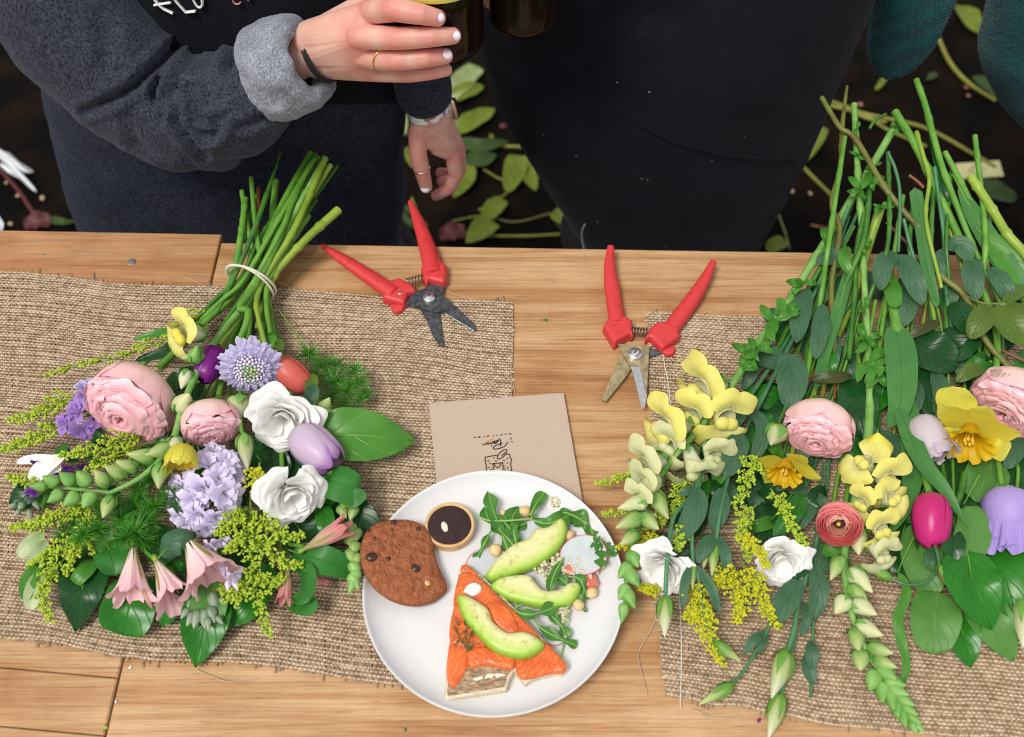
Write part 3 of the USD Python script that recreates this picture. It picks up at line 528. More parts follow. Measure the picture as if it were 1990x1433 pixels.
# ---- the person in the dark apron
L2 = Loft([(-260, 905, 1770, 1.24, .12), (-100, 915, 1720, 1.22, .12), (0, 925, 1690, 1.21, .12), (60, 932, 1662, 1.205, .12), (130, 948, 1630, 1.20, .12), (230, 988, 1585, 1.20, .12), (330, 1050, 1535, 1.20, .115), (440, 1126, 1478, 1.20, .11), (490, 1150, 1445, 1.20, .11)], extra=[(.30, .10, .36, 1.21, .11), (.22, .11, .35, 1.21, .10)])
def apron_fold(t):
    t = creased(t, [([(1180, 330), (1220, 400), (1235, 480)], .016, 24), ([(1420, 250), (1400, 360), (1380, 470)], .016, 24), ([(1300, 60), (1420, 90), (1560, 70)], .013, 26), ([(1250, 170), (1400, 215), (1560, 200)], .013, 24), ([(1010, 120), (1040, 220), (1090, 330)], .014, 18), ([(1560, 190), (1500, 240), (1430, 260)], .012, 16), ([(1500, 330), (1470, 400), (1450, 480)], .012, 16), ([(1300, 330), (1310, 400), (1300, 470)], .012, 20)], .010, 6.0, 7)
    v = np.array(t.vertices); q = proj(v); c = spl(np.array([(1060, -120, 0), (1120, 40, 0), (1150, 130, 0), (1190, 200, 0), (1290, 262, 0), (1400, 294, 0), (1500, 304, 0), (1600, 296, 0), (1700, 280, 0)], float), 90)[:, :2]
    lim = np.interp(q[:, 0], c[:, 0], c[:, 1], left=-400); up = 1 / (1 + np.exp((q[:, 1] - lim) / 2.2)); n = trimesh.Trimesh(v, t.faces, process=False).vertex_normals; fr = (n[:, 1] < 0)
    return TM(v + n * (np.where(fr, up, 0) * .0055)[:, None], t.faces, t.metadata["uv"])
p2 = Thing("person", "person in a plain navy black apron standing behind the middle of the table", "person", (.24, 1.2, 0))
p2.add("apron", L2.mesh(260, 240, apron_fold), "apron_navy"); legs(p2, .17, .28, 1.22, .44)
sm = [(1147, 128), (1186, 202), (1288, 266), (1398, 299), (1500, 309), (1545, 306)]; sm = spl(np.c_[np.array(sm, float), np.zeros(6)], 40)[:, :2]
p2.add("apron_seam", tube(np.array([L2.front(x, y, .0035) for x, y in sm]), .0011, n=40, sides=6, smooth=False), "apron_black")
p2.add("apron_tie", tube([V(1137, 436, 1.09), V(1131, 450, 1.09), V(1132, 470, 1.09), V(1136, 490, 1.085)], .0012, sides=6), "cuff_grey")
p2.add("hand", hand([((W(1120, -60, 1.02), .013), (W(1080, -50, .985), .012)), ((W(1080, -50, .985), .012), (W(1030, -45, .972), .011)), ((W(1100, -90, 1.04), .022), (W(1120, -60, 1.02), .014)), ((W(1100, -90, 1.04), .022), (W(1180, -160, 1.08), .026)), ((W(1100, -90, 1.04), .02), (W(1040, -80, 1.08), .013)), ((W(1040, -80, 1.08), .013), (W(965, -20, 1.075), .011)), ((W(965, -20, 1.075), .011), (W(952, 2, 1.06), .009)), ((W(1110, -110, 1.03), .013), (W(1060, -92, .98), .012), ), ((W(1060, -92, .98), .012), (W(1010, -85, .972), .010))]), "skin")
p2.add("sleeve", organic([((W(1180, -160, 1.08), .045), (W(1350, -260, 1.14), .06))], .01), "apron_black")
# ---- the person in the teal cardigan, only its fronts in view
p3 = Thing("person", "person in a teal knitted cardigan whose open fronts hang down at the far right", "person", (.78, 1.45, 0))
def ribbed(t, amp, freq, slope):
    v = np.array(t.vertices); n = trimesh.Trimesh(v, t.faces, process=False).vertex_normals; q = proj(v)
    w = np.sin((q[:, 1] + slope(q[:, 0], q[:, 1])) * freq); return TM(v + n * (amp * np.abs(w) - amp * .5 + .003 * (meshkit.fbm(v * 12, 3, 1) - .5))[:, None], t.faces, np.c_[q[:, 0] / 260, (q[:, 1] + slope(q[:, 0], q[:, 1])) / 260])
A3 = Loft([(-220, 1690, 1930, 1.34, .06), (-80, 1692, 1885, 1.33, .05), (0, 1692, 1850, 1.32, .045), (60, 1690, 1824, 1.32, .04), (90, 1686, 1806, 1.32, .035), (112, 1686, 1788, 1.32, .03), (128, 1693, 1770, 1.32, .025), (140, 1704, 1752, 1.32, .018), (147, 1716, 1736, 1.32, .010)])
p3.add("cardigan_front", ribbed(A3.mesh(260, 160), .0022, 2 * np.pi / 13, lambda x, y: .55 * np.maximum(0, x - 1715) ** 1.0 * .8), "knit_teal")
B3 = Loft([(-220, 1950, 2330, 1.36, .10), (-60, 1935, 2280, 1.34, .09), (0, 1930, 2250, 1.33, .085), (60, 1914, 2235, 1.33, .08), (100, 1905, 2225, 1.33, .08), (140, 1912, 2205, 1.33, .075), (190, 1938, 2180, 1.33, .07), (240, 1985, 2150, 1.33, .06), (290, 2030, 2110, 1.33, .04)])
p3.add("cardigan_front", ribbed(B3.mesh(260, 160), .0016, 2 * np.pi / 12, lambda x, y: .3 * (x - 1900)), "knit_teal")
C3 = Loft([(-300, 1960, 2500, 1.62, .10), (-120, 2080, 2480, 1.62, .10), (-10, 2140, 2450, 1.62, .08)], extra=[(.5, 1.22, 1.42, 1.62, .07), (.12, 1.26, 1.38, 1.62, .05)])
p3.add("dark_clothes", C3.mesh(60, 60), "trousers"); p3.add("shoe", organic([((np.array([1.32, 1.64, .045]), .045), (np.array([1.30, 1.48, .035]), .035))], .02), "shoe")
# ================================================================ things on the table: shears, napkin, plate and food
mat("red_plastic", (0.42, 0.03, 0.032), 0.48, (0.57, 0.042, 0.045), scale=120, lo=0.30, hi=0.42, detail=7.0, bump=0.15, bscale=900, spec=0.4)
mat("steel_dark", (0.05, 0.055, 0.065), 0.38, (0.16, 0.17, 0.19), scale=160, metal=0.6, bump=0.3, bscale=500)
mat("brass_blade", (0.32, 0.25, 0.13), 0.42, (0.50, 0.42, 0.25), scale=130, metal=0.6, bump=0.3, bscale=400, lo=0.35, hi=0.6)
mat("steel_bright", (0.55, 0.55, 0.57), 0.25, (0.7, 0.7, 0.72), metal=0.9, scale=200)
mat("spring_wire", (0.28, 0.22, 0.17), 0.35, metal=0.9)
mat("napkin_paper", (0.42, 0.325, 0.255), 0.9, (0.50, 0.40, 0.32), scale=500, bump=0.25, bscale=1200, spec=0.1, stretch=(1, 2.2, 1))
mat("ink_black", (0.02, 0.015, 0.015), 0.7); mat("ink_brown", (0.10, 0.045, 0.015), 0.7); mat("ink_orange", (0.55, 0.24, 0.06), 0.7)
mat("ceramic", (0.62, 0.625, 0.64), 0.38, (0.65, 0.655, 0.67), scale=25, spec=0.4, coat=0.0, bump=0.02, bscale=300)

def px_prism(pts, h0, h1, bev=0.0006):
    p = world_poly(pts, (h0 + h1) / 2); z0, z1 = TZ + h0, TZ + h1
    q = p.buffer(-bev, join_style=2)
    if q.is_empty or hasattr(q, "geoms"): return extrude(p, z0, z1)
    return join([extrude(p, z0 + bev, z1 - bev), extrude(q, z0, z1)])
def rounded_px(pts, h0, thick, rnd_px=5, seed=0):
    pl = world_poly(pts, h0 + thick / 2).buffer(0.0018).buffer(-0.0036).buffer(0.0018)
    return slab(pl, TZ + h0, thick, rnd_px * 0.0006, 0.0015, edge=0.55, seed=seed)
def shears(label, handles, ferrules, latch, plates, blades, bolt, spring, br):
    c = P(*bolt, 0.01); t = Thing("pruning_shears", label, "pruning shears", (c[0], c[1], TZ), "red handled pruning shears on the table")
    for pts, rad in handles:
        pp = [P(x, y, h) for x, y, h in pts]; t.add("handle", tube(pp, np.array(rad) * S(pp[0]), n=30, sides=14, flat=0.8), "red_plastic")
    for f, h0 in ferrules: t.add("handle_collar", rounded_px(f, h0, 0.0155, 8), "red_plastic")
    t.add("safety_catch", rounded_px(latch, 0.004, 0.006, 4), "red_plastic")
    for f, h0, h1, m in plates: t.add("blade_plate", px_prism(f, h0, h1), m, smooth=False)
    for f, h0, h1, m, nm in blades: t.add(nm, px_prism(f, h0, h1, 0.0008), m, smooth=False)
    bc = P(*bolt, 0.0135)
    t.add("pivot_bolt", lathe([(0, 0.0045), (br * .45, 0.0045), (br * .62, 0.0040), (br * .64, 0.0018), (br * .95, 0.0014), (br, 0.0006), (br, -0.002)][::-1], 28, bc), "steel_bright")
    sl = box((-br * .4, -0.0006, 0.0046), (br * .4, 0.0006, 0.0049)); sl.apply_transform(trimesh.transformations.rotation_matrix(0.9, [0, 0, 1])); sl.apply_translation(bc)
    t.add("screw_slot", sl, "ink_black", smooth=False)
    a, b = P(*spring[0], 0.011), P(*spring[1], 0.011); n = 140; s = np.linspace(0, 1, n); fr = basis(b - a); th = s * 2 * np.pi * 5.2
    co = a + (b - a) * s[:, None] + 0.0052 * (np.cos(th)[:, None] * fr[0] + np.sin(th)[:, None] * fr[1])
    t.add("spring", tube(co, 0.0008, n=n, sides=6, smooth=False), "spring_wire")
    return t
sh1 = shears("red pruning shears with dark grey blades, lying open by the tied bouquet",
    [([(626, 478, .014), (672, 508, .012), (722, 541, .010), (768, 572, .010)], (5, 11.5, 15, 17, 18)), ([(797, 392, .016), (815, 436, .014), (830, 480, .011), (845, 535, .010)], (5, 11.5, 15, 18, 18.5))],
    [([(744, 566), (752, 551), (778, 545), (803, 559), (810, 571), (793, 577), (787, 597), (744, 585)], 0.001), ([(818, 524), (838, 508), (852, 508), (869, 521), (868, 550), (862, 556), (834, 549), (830, 561), (822, 545)], 0.001)],
    [(758, 593), (786, 592), (783, 604), (771, 609), (764, 606)],
    [([(788, 593), (803, 571), (838, 555), (862, 575), (888, 600), (868, 606), (845, 607), (815, 598)], 0.0085, 0.0115, "steel_dark"), ([(834, 548), (866, 552), (860, 575), (838, 590), (822, 585)], 0.004, 0.0075, "steel_dark")],
    [([(855, 590), (888, 600), (917, 626), (926, 639), (921, 643), (866, 610), (850, 606)], 0.0078, 0.0105, "steel_dark", "serrated_blade"), ([(814, 598), (840, 604), (854, 604), (863, 674), (856, 674), (842, 655), (831, 627)], 0.004, 0.0068, "steel_dark", "cutting_blade")],
    (834, 578), ((791, 549), (822, 541)), 0.0078)
sr = [P(866 + (921 - 866) * k / 26, 610 + (643 - 610) * k / 26, 0.0092) for k in range(27)]
sh1.add("blade_teeth", join([ball(p, 0.0009, 1) for p in sr]), "steel_bright")
sc = P(777, 570, 0.0166); sh1.add("rivet", lathe([(0, .001), (.002, .0008), (.0026, 0), (.0026, -.002)][::-1], 16, sc), "steel_bright")
sh2 = shears("red pruning shears with brass coloured plate and bright blade, lying on bare wood",
    [([(1187, 480, .018), (1185, 520, .015), (1191, 570, .011), (1200, 630, .010)], (7, 11.5, 15, 15.5, 15.5)), ([(1387, 508, .018), (1365, 552, .014), (1335, 598, .011), (1303, 640, .010)], (6, 11, 14.5, 16, 16))],
    [([(1171, 638), (1182, 622), (1214, 619), (1228, 628), (1231, 662), (1224, 655), (1200, 668), (1194, 676)], 0.001), ([(1251, 664), (1263, 641), (1276, 631), (1296, 630), (1318, 641), (1321, 660), (1286, 685), (1264, 662)], 0.001)],
    [(1284, 684), (1308, 672), (1313, 682), (1308, 691), (1295, 691)],
    [([(1200, 669), (1262, 674), (1257, 766), (1249, 740), (1240, 712), (1224, 711)], 0.0085, 0.0115, "brass_blade"), ([(1246, 672), (1290, 685), (1270, 694), (1256, 700)], 0.004, 0.0075, "steel_dark")],
    [([(1225, 712), (1243, 713), (1257, 769), (1253, 792), (1247, 795), (1231, 728)], 0.0118, 0.0130, "steel_bright", "cutting_blade"), ([(1207, 690), (1227, 716), (1218, 731), (1178, 781), (1170, 779), (1171, 771)], 0.004, 0.0075, "brass_blade", "counter_blade")],
    (1234, 688), ((1229, 644), (1258, 646)), 0.0086)

# ---- napkin with its print
nc = [(835, 787), (1095, 767), (1152, 1090), (868, 1112)]
npoly = world_poly(nc, 0.002); nloc = P(980, 880)
nk = Thing("paper_napkin", "folded brown paper napkin with upside down print, tucked under the plate", "napkin", nloc)
nk.add("napkin_sheet", slab(npoly, TZ + 0.0052, 0.0011, 0.002, 0.006, edge=0.6, amp=0.0008, nscale=60), "napkin_paper")
nk.add("napkin_sheet", slab(affinity.scale(affinity.translate(npoly, -0.0012, -0.0015), 0.997, 0.997), TZ + 0.0040, 0.0011, 0.002, 0.006, edge=0.6), "napkin_paper", smooth=False)
NH = 0.0069
def nz(x, y): return P(820 + x / 10.47, 840 + y / 10.47, NH)
def ink(name, lines, w, m):
    out = []
    for ln in lines:
        q = spl([nz(*p) for p in ln], 6 * len(ln)) if len(ln) > 2 else np.array([nz(*p) for p in ln])
        out.append(LineString(q[:, :2]).buffer(w))
    nk.add(name, join([extrude(o, TZ + NH - 0.0006, TZ + NH) for o in out]), m, smooth=False)
ink("script_lettering", [[(1568, 130), (1600, 180), (1600, 285)], [(1742, 205), (1690, 280), (1580, 330), (1480, 345), (1452, 312), (1500, 272), (1590, 238), (1632, 226)], [(1545, 168), (1480, 182), (1448, 215), (1490, 228), (1540, 192), (1552, 160)], [(1552, 160), (1520, 210), (1470, 200)],
    [(1440, 188), (1405, 238), (1372, 214), (1342, 246), (1320, 218), (1290, 246), (1258, 256), (1240, 240)]], 0.00055, "ink_black")
ink("letter_dot", [[(1412, 272), (1414, 274)]], 0.0006, "ink_black")
ink("orange_swoosh", [[(1440, 130), (1320, 198)]], 0.0007, "ink_orange")
ink("bread_outline", [[(1530, 468), (1450, 478), (1285, 510)], [(1285, 510), (1288, 600), (1310, 700), (1302, 826)], [(1302, 826), (1560, 805), (1830, 790)], [(1830, 790), (1802, 650), (1822, 570), (1790, 505), (1782, 452), (1705, 448)], [(1462, 798), (1440, 640)], [(1440, 640), (1640, 620)], [(1640, 620), (1652, 786)], [(1468, 642), (1490, 692), (1530, 718), (1572, 700), (1600, 640)]], 0.0006, "ink_brown")
ink("bread_crumb_marks", [[(x, y), (x + dx, y + dy)] for x, y, dx, dy in [(1340, 578, 28, 2), (1370, 625, 25, 12), (1455, 530, 14, -16), (1490, 580, 30, 4), (1660, 570, 22, 14), (1728, 545, 14, -22), (1730, 635, 16, -18), (1665, 685, 24, 2), (1740, 712, 18, 22), (1680, 745, 22, 16), (1352, 725, 22, -12), (1350, 790, 14, -12), (1400, 765, 16, -8)]], 0.0005, "ink_brown")
ov = [(1630 + 125 * math.cos(a) * .74 - 52 * math.sin(a) * -.67, 450 - 125 * math.cos(a) * .70 + 52 * math.sin(a) * .74) for a in np.linspace(0, 2 * np.pi, 17)]
ink("grain_outline", [ov, [(1625, 480), (1690, 410)]], 0.0006, "ink_brown")
def printed(text, p0, p1, h, name):
    """lettering from p0 to p1 (zoomed pixels), read upside down from the camera"""
    a, b = nz(*p0), nz(*p1); m = meshkit.text_mesh(text, h, 0.0005); w = m.bounds[1][0]
    d = b - a; ang = math.atan2(d[1], d[0]); v = np.array(m.vertices); v[:, 0] *= np.linalg.norm(d) / w
    c, s = math.cos(ang), math.sin(ang); v = np.stack([a[0] + c * v[:, 0] - s * v[:, 1], a[1] + s * v[:, 0] + c * v[:, 1], TZ + NH - 0.0004 + v[:, 2]], 1)
    nk.add(name, TM(v, m.faces), "ink_black", smooth=False)
ltr = "QUOTIDIEN"
for k, ch in enumerate(ltr):
    x = 1820 - (1820 - 1075) * k / 8.3; y = 18 + (85 - 12) * k / 8
    printed(ch, (x, y), (x - (18 if ch == "I" else 52), y + 5), 0.0019, "printed_letter")
printed("E", (1830, 112), (1795, 115), 0.0019, "printed_letter"); printed("L", (1842, 186), (1808, 189), 0.0019, "printed_letter")

# ---- plate
RIMH = 0.024
def ellipse_err(c, r):
    a = np.linspace(0, 2 * np.pi, 200); q = proj(np.stack([c[0] + r * np.cos(a), c[1] + r * np.sin(a), np.full(200, TZ + RIMH)], 1)); return q[:, 0].min(), q[:, 0].max(), q[:, 1].min(), q[:, 1].max()
pc = P(959, 1150, RIMH); pr = 0.135
for _ in range(20):
    x0, x1, y0, y1 = ellipse_err(pc, pr); s = S(pc); pr *= 512 / (x1 - x0); pc = pc + np.array([(959 - (x0 + x1) / 2) * s, ((y0 + y1) / 2 - 1156) * s * 1.1, 0])
PC = np.array([pc[0], pc[1], TZ + 0.0065]); PR = pr
prof = [(0, 0.0), (PR * .60, 0.0), (PR * .76, 0.0006), (PR * .87, 0.0040), (PR * .945, 0.0102), (PR * .982, 0.0160), (PR * .995, 0.0177), (PR, 0.0168), (PR * .992, 0.0135), (PR * .95, 0.0060), (PR * .87, 0.0005), (PR * .74, -0.0022), (PR * .6, -0.0024), (0, -0.0024)]
prof = np.array(prof)[::-1]; prof[:, 1] += 0.003
pf = np.vstack([spl(np.c_[prof[:4], [0] * 4], 10)[:, :2], spl(np.c_[prof[3:], [0] * len(prof[3:])], 44)[1:, :2]])
single("plate", "round white plate holding the cookie, salad and salmon toast", "plate", lathe(pf, 128, PC), "ceramic")
PF = 0.0065 + 0.003          # height of the plate's floor above the table

# ---- food
mat("cookie_crumb", (0.25, 0.080, 0.034), 0.85, (0.40, 0.145, 0.066), scale=150, bump=1.0, bscale=380, bdist=0.004, spec=0.2)
mat("chocolate_chip", (0.025, 0.010, 0.006), 0.35, (0.06, 0.025, 0.015), scale=200)
mat("ganache", (0.018, 0.006, 0.006), 0.22, (0.035, 0.012, 0.010), scale=120, bump=0.12, bscale=420)
mat("pastry", (0.52, 0.31, 0.13), 0.7, (0.66, 0.44, 0.21), scale=140, bump=0.4, bscale=420)
mat("almond", (0.72, 0.66, 0.50), 0.4, sss=0.2)
mk("avocado", {"uv": ("texture_coordinate", {}), "s": ("separate_xyz", {}), "r": ("rgb_ramp", {"ramp": [(0.0, (0.20, 0.40, 0.03)), (0.22, (0.34, 0.52, 0.07)), (0.5, (0.54, 0.62, 0.19)), (0.95, (0.68, 0.66, 0.33))]}),
    "n": ("noise_texture", {"scale": 160.0, "detail": 5.0}), "rr": ("rgb_ramp", {"ramp": [(0.3, (0.72, 0.62, 0.42)), (0.42, (0.97, 0.96, 0.93)), (0.6, (1, 1, 1))]}), "mul": ("mix_color", {"blend_type": "multiply", "fac": 1.0}),
    "p": ("principled_bsdf", {"roughness": 0.42, "subsurface_weight": 0.15, "subsurface_scale": 0.003}), "b": ("bump", {"strength": 0.3, "distance": 0.001})},
    [("uv.UV", "s.vector"), ("s.y", "r.fac"), ("uv.object", "n.vector"), ("n.fac", "rr.fac"), ("r.color", "mul.a"), ("rr.color", "mul.b"), ("mul.result", "p.base_color"), ("n.fac", "b.height"), ("b.normal", "p.normal")], "p.BSDF")
def salmon_mat(name, rot_):
    mk(name, {"g": ("geometry", {}), "m": ("mapping", {"rotation": (0, 0, rot_)}), "w": ("wave_texture", {"scale": 60.0, "distortion": 9.0, "detail": 3.0, "detail_scale": 2.5}), "n": ("noise_texture", {"scale": 70.0, "detail": 4.0}),
        "r": ("rgb_ramp", {"ramp": [(0.0, (0.74, 0.125, 0.022)), (0.6, (0.80, 0.155, 0.028)), (0.93, (0.81, 0.165, 0.034)), (1.0, (0.84, 0.225, 0.068))]}),
        "rr": ("rgb_ramp", {"ramp": [(0.3, (0.80, 0.66, 0.55)), (0.6, (1, 1, 1))]}), "mul": ("mix_color", {"blend_type": "multiply", "fac": 1.0}),
        "p": ("principled_bsdf", {"roughness": 0.28, "subsurface_weight": 0.25, "subsurface_radius": (1, 0.3, 0.1), "subsurface_scale": 0.004, "specular_ior_level": 0.5}), "b": ("bump", {"strength": 0.25, "distance": 0.001})},
        [("g.position", "m.vector"), ("m.vector", "w.vector"), ("w.fac", "r.fac"), ("g.position", "n.vector"), ("n.fac", "rr.fac"), ("r.color", "mul.a"), ("rr.color", "mul.b"), ("mul.result", "p.base_color"), ("w.fac", "b.height"), ("b.normal", "p.normal")], "p.BSDF")
salmon_mat("salmon", 0.6); salmon_mat("salmon_across", 2.2)
mat("bread_crumb", (0.58, 0.47, 0.32), 0.9, (0.74, 0.66, 0.50), scale=200, bump=0.8, bscale=330, bdist=0.002)
mat("bread_toasted", (0.16, 0.07, 0.03), 0.85, (0.55, 0.40, 0.25), scale=180, bump=0.9, bscale=300, bdist=0.002, stretch=(1, 3, 1))
mat("cream_spread", (0.78, 0.73, 0.60), 0.5)
mat("chickpea", (0.62, 0.40, 0.17), 0.45, (0.72, 0.52, 0.27), scale=120, sss=0.2)
mat("quinoa", (0.60, 0.50, 0.27), 0.45, (0.74, 0.66, 0.45), scale=900, sss=0.3)
mat("radish_flesh", (0.62, 0.62, 0.60), 0.25, (0.74, 0.74, 0.72), scale=60, sss=0.3, trans=0.15, stretch=(1, 1, 1))
mat("radish_skin", (0.60, 0.05, 0.16), 0.4)
mat("tomato", (0.60, 0.10, 0.07), 0.3, (0.74, 0.25, 0.18), scale=110, sss=0.3)
mat("onion", (0.80, 0.78, 0.70), 0.3, sss=0.3)
leaf_mat("rocket", (0.045, 0.17, 0.02), (0.22, 0.42, 0.12), (0.075, 0.24, 0.035), n_veins=6, rough=0.35)
mat("rocket_stem", (0.20, 0.38, 0.08), 0.4)
mat("dill", (0.05, 0.11, 0.015), 0.5)

def fpoly(pts, h, smooth=4):
    q = np.array([P(x, y, h)[:2] for x, y in pts]); 
    if smooth:
        qq = spl(np.c_[np.vstack([q, q[:1]]), np.zeros(len(q) + 1)], len(q) * smooth)[:-1, :2]; return Polygon(qq).buffer(0)
    return Polygon(q).buffer(0)
# cookie, leaning with its left edge on the plate's rim
ck = [(759, 1013), (797, 1011), (826, 1022), (841, 1045), (843, 1066), (850, 1092), (868, 1133), (858, 1150), (835, 1167), (802, 1175), (765, 1169), (732, 1150), (709, 1120), (701, 1085), (708, 1048), (728, 1025)]
cp = fpoly(ck, 0.026); cc = P(785, 1092, 0.026)
tilt = lambda p: 0.0125 - 0.16 * (p[:, 0] - cc[0])
co = Thing("cookie", "round brown cookie with a bite out of it, leaning on the plate's rim", "cookie", (cc[0], cc[1], TZ + PF))
co.add("biscuit", slab(cp, TZ + PF, 0.0105, 0.012, 0.0011, edge=0.35, amp=0.0050, nscale=330, seed=2, base_fn=tilt), "cookie_crumb")
rs = random.Random(4)
for k, (x, y, r, sq) in enumerate([(724, 1089, 11, .6), (808, 1105, 9, .6), (756, 1090, 5, .7), (829, 1132, 7, .4), (730, 1053, 4, .6), (766, 1020, 7, .5), (813, 1028, 5, .6), (718, 1038, 4, .5), (762, 1034, 3, .6), (805, 1100, 4, .6)]):
    p = P(x, y, 0.030); z = TZ + PF + 0.0100 + tilt(np.array([p[:2]]))[0]
    co.add("chocolate_chip", ball((p[0], p[1], z), r * 0.00055, 2, (1, .85, sq), (0.2, 0.1, 1), rs.random() * 6), "chocolate_chip" if k != 3 else "pastry")
# tart
tc = P(874, 1021, 0.022); rt = 48.5 * S(tc)
ta = Thing("chocolate_tart", "little round chocolate tart in a pale pastry case beside the cookie", "tart", (tc[0], tc[1], TZ + PF))
pf = np.array([(0, 0), (rt * .86, 0), (rt * .97, .008), (rt, .0135), (rt * .98, .0148), (rt * .90, .0148), (rt * .87, .0135), (rt * .86, .010)])
pm = lathe(spl(np.c_[pf, np.zeros(len(pf))], 26)[:, :2], 56, (tc[0], tc[1], TZ + PF)); v = np.array(pm.vertices); v += 0.0006 * (meshkit.fbm(v * 300, 3, 1)[:, None] - 0.5) * [1, 1, .5]
ta.add("pastry_case", TM(v, pm.faces), "pastry"); ta.add("chocolate_filling", lathe([(rt * .875, .0128), (rt * .8, .0134), (rt * .5, .0137), (0, .0138)], 48, (tc[0], tc[1], TZ + PF)), "ganache")
ac = P(864, 1024, 0.0235)
ta.add("almond_sliver", ball(ac, 0.0062, 3, (1, .55, .3), (0, 0, 1), 1.9), "almond")
# salmon toast
BZ = TZ + PF
ot = Thing("salmon_toast", "open toast triangle topped with orange smoked salmon, a bite taken from it", "open sandwich", (*P(960, 1230)[:2], BZ))
bp = fpoly([(893, 1110), (884, 1180), (872, 1290), (864, 1352), (868, 1364), (905, 1358), (950, 1350), (984, 1345), (991, 1322), (1000, 1308), (1008, 1318), (1020, 1334), (1040, 1322), (1080, 1312), (1092, 1315), (1106, 1300), (1060, 1250), (1000, 1185), (940, 1125), (905, 1103)], 0.014, 0)
ot.add("bread_slice", slab(bp, BZ, 0.012, 0.004, 0.0018, edge=0.75, amp=0.003, nscale=240, seed=4), "bread_crumb")
ot.add("toasted_face", slab(bp.buffer(-0.0022), BZ + 0.0098, 0.0036, 0.003, 0.0016, edge=0.3, amp=0.0035, nscale=300, seed=9), "bread_toasted")
for k, (pts, h0, th, m) in enumerate([
    ([(893, 1124), (905, 1118), (930, 1128), (975, 1172), (1048, 1243), (1040, 1262), (985, 1262), (955, 1210), (915, 1190), (884, 1195), (884, 1160)], .0125, .005, "salmon"),
    ([(884, 1182), (905, 1175), (945, 1195), (965, 1240), (955, 1262), (915, 1270), (880, 1262), (874, 1230)], .0135, .006, "salmon_across"),
    ([(945, 1180), (975, 1175), (1000, 1205), (1010, 1235), (985, 1240), (955, 1215)], .0150, .005, "salmon_across"),
    ([(878, 1240), (905, 1240), (915, 1272), (908, 1310), (885, 1344), (872, 1335), (868, 1312), (872, 1270)], .0130, .0055, "salmon"),
    ([(905, 1268), (950, 1262), (990, 1268), (1002, 1290), (998, 1308), (975, 1306), (940, 1300), (912, 1306)], .0140, .0055, "salmon_across"),
    ([(995, 1275), (1040, 1252), (1062, 1256), (1090, 1285), (1102, 1302), (1092, 1316), (1072, 1316), (1040, 1324), (1015, 1328), (1003, 1312), (1000, 1295)], .0125, .0055, "salmon"),
    ([(897, 1107), (907, 1104), (925, 1118), (930, 1128), (910, 1126), (896, 1120)], .0122, .004, "salmon_across")]):
    ot.add("salmon_slice", slab(fpoly(pts, h0, 3), BZ + h0 - 0.002, th, 0.006, 0.0018, edge=0.25, amp=0.0030, nscale=75, seed=20 + k), m)
ot.add("butter_smear", join([slab(fpoly([(915, 1325), (955, 1314), (985, 1316), (975, 1322), (930, 1330)], .014, 3), BZ + .0118, .002, .003, .0018, amp=.002, nscale=300, seed=3)]), "cream_spread")
single("onion_piece", "small white curl of onion on the upper half of the salmon", "onion", slab(fpoly([(901, 1155), (908, 1143), (922, 1137), (936, 1144), (934, 1156), (920, 1164), (910, 1160)], .02, 3), BZ + .0150, .0045, .004, .0015, edge=.3), "onion")
def avocado(pts, outer, h0, th, label, seed, rise=None):
    pl = fpoly(pts, h0 + th, 4); ol = LineString(spl(np.array([[*P(*pts[k], h0 + th)[:2], 0] for k in outer]), 40)[:, :2])
    single("avocado_slice", label, "avocado", slab(pl, BZ + h0, th, 0.007, 0.0016, edge=0.2, amp=0.0007, nscale=180, seed=seed, uvline=ol, uvw=0.016, base_fn=rise), "avocado", group=None)
avocado([(888, 1160), (907, 1161), (948, 1186), (957, 1209), (986, 1232), (1018, 1231), (1047, 1244), (1059, 1258), (1044, 1273), (1012, 1283), (963, 1270), (931, 1241), (901, 1206), (890, 1174)], [0, 13, 12, 11, 10, 9, 8, 7], .0165, .0095, "curved avocado slice lying on the orange salmon", 1)
# salad
def bead_cloud(poly_px, n, r, h, seed, sub=1):
    pl = Polygon(poly_px); rs_ = random.Random(seed); x0, y0, x1, y1 = pl.bounds; out = []
    while len(out) < n:
        x, y = rs_.uniform(x0, x1), rs_.uniform(y0, y1)
        if pl.contains(Point(x, y)): out.append(ball(P(x, y, 0) + [0, 0, PF + 0.002 + h * rs_.random()], r * rs_.uniform(.8, 1.2), sub, (1, 1, .75), (rs_.uniform(-1, 1), rs_.uniform(-1, 1), 1)))
    return join(out)
single("quinoa", "cooked quinoa grains heaped among the salad leaves", "quinoa", join([bead_cloud([(1030, 1110), (1065, 1085), (1085, 1075), (1130, 1095), (1165, 1105), (1170, 1120), (1150, 1140), (1120, 1140), (1090, 1125), (1060, 1135), (1040, 1125)], 300, .0021, .011, 1), bead_cloud([(1060, 1190), (1090, 1185), (1105, 1195), (1100, 1220), (1080, 1225), (1065, 1205)], 80, .0021, .007, 2), bead_cloud([(1066, 985), (1085, 980), (1088, 998), (1070, 1000)], 16, .0017, .008, 3)]), "quinoa", kind="stuff")
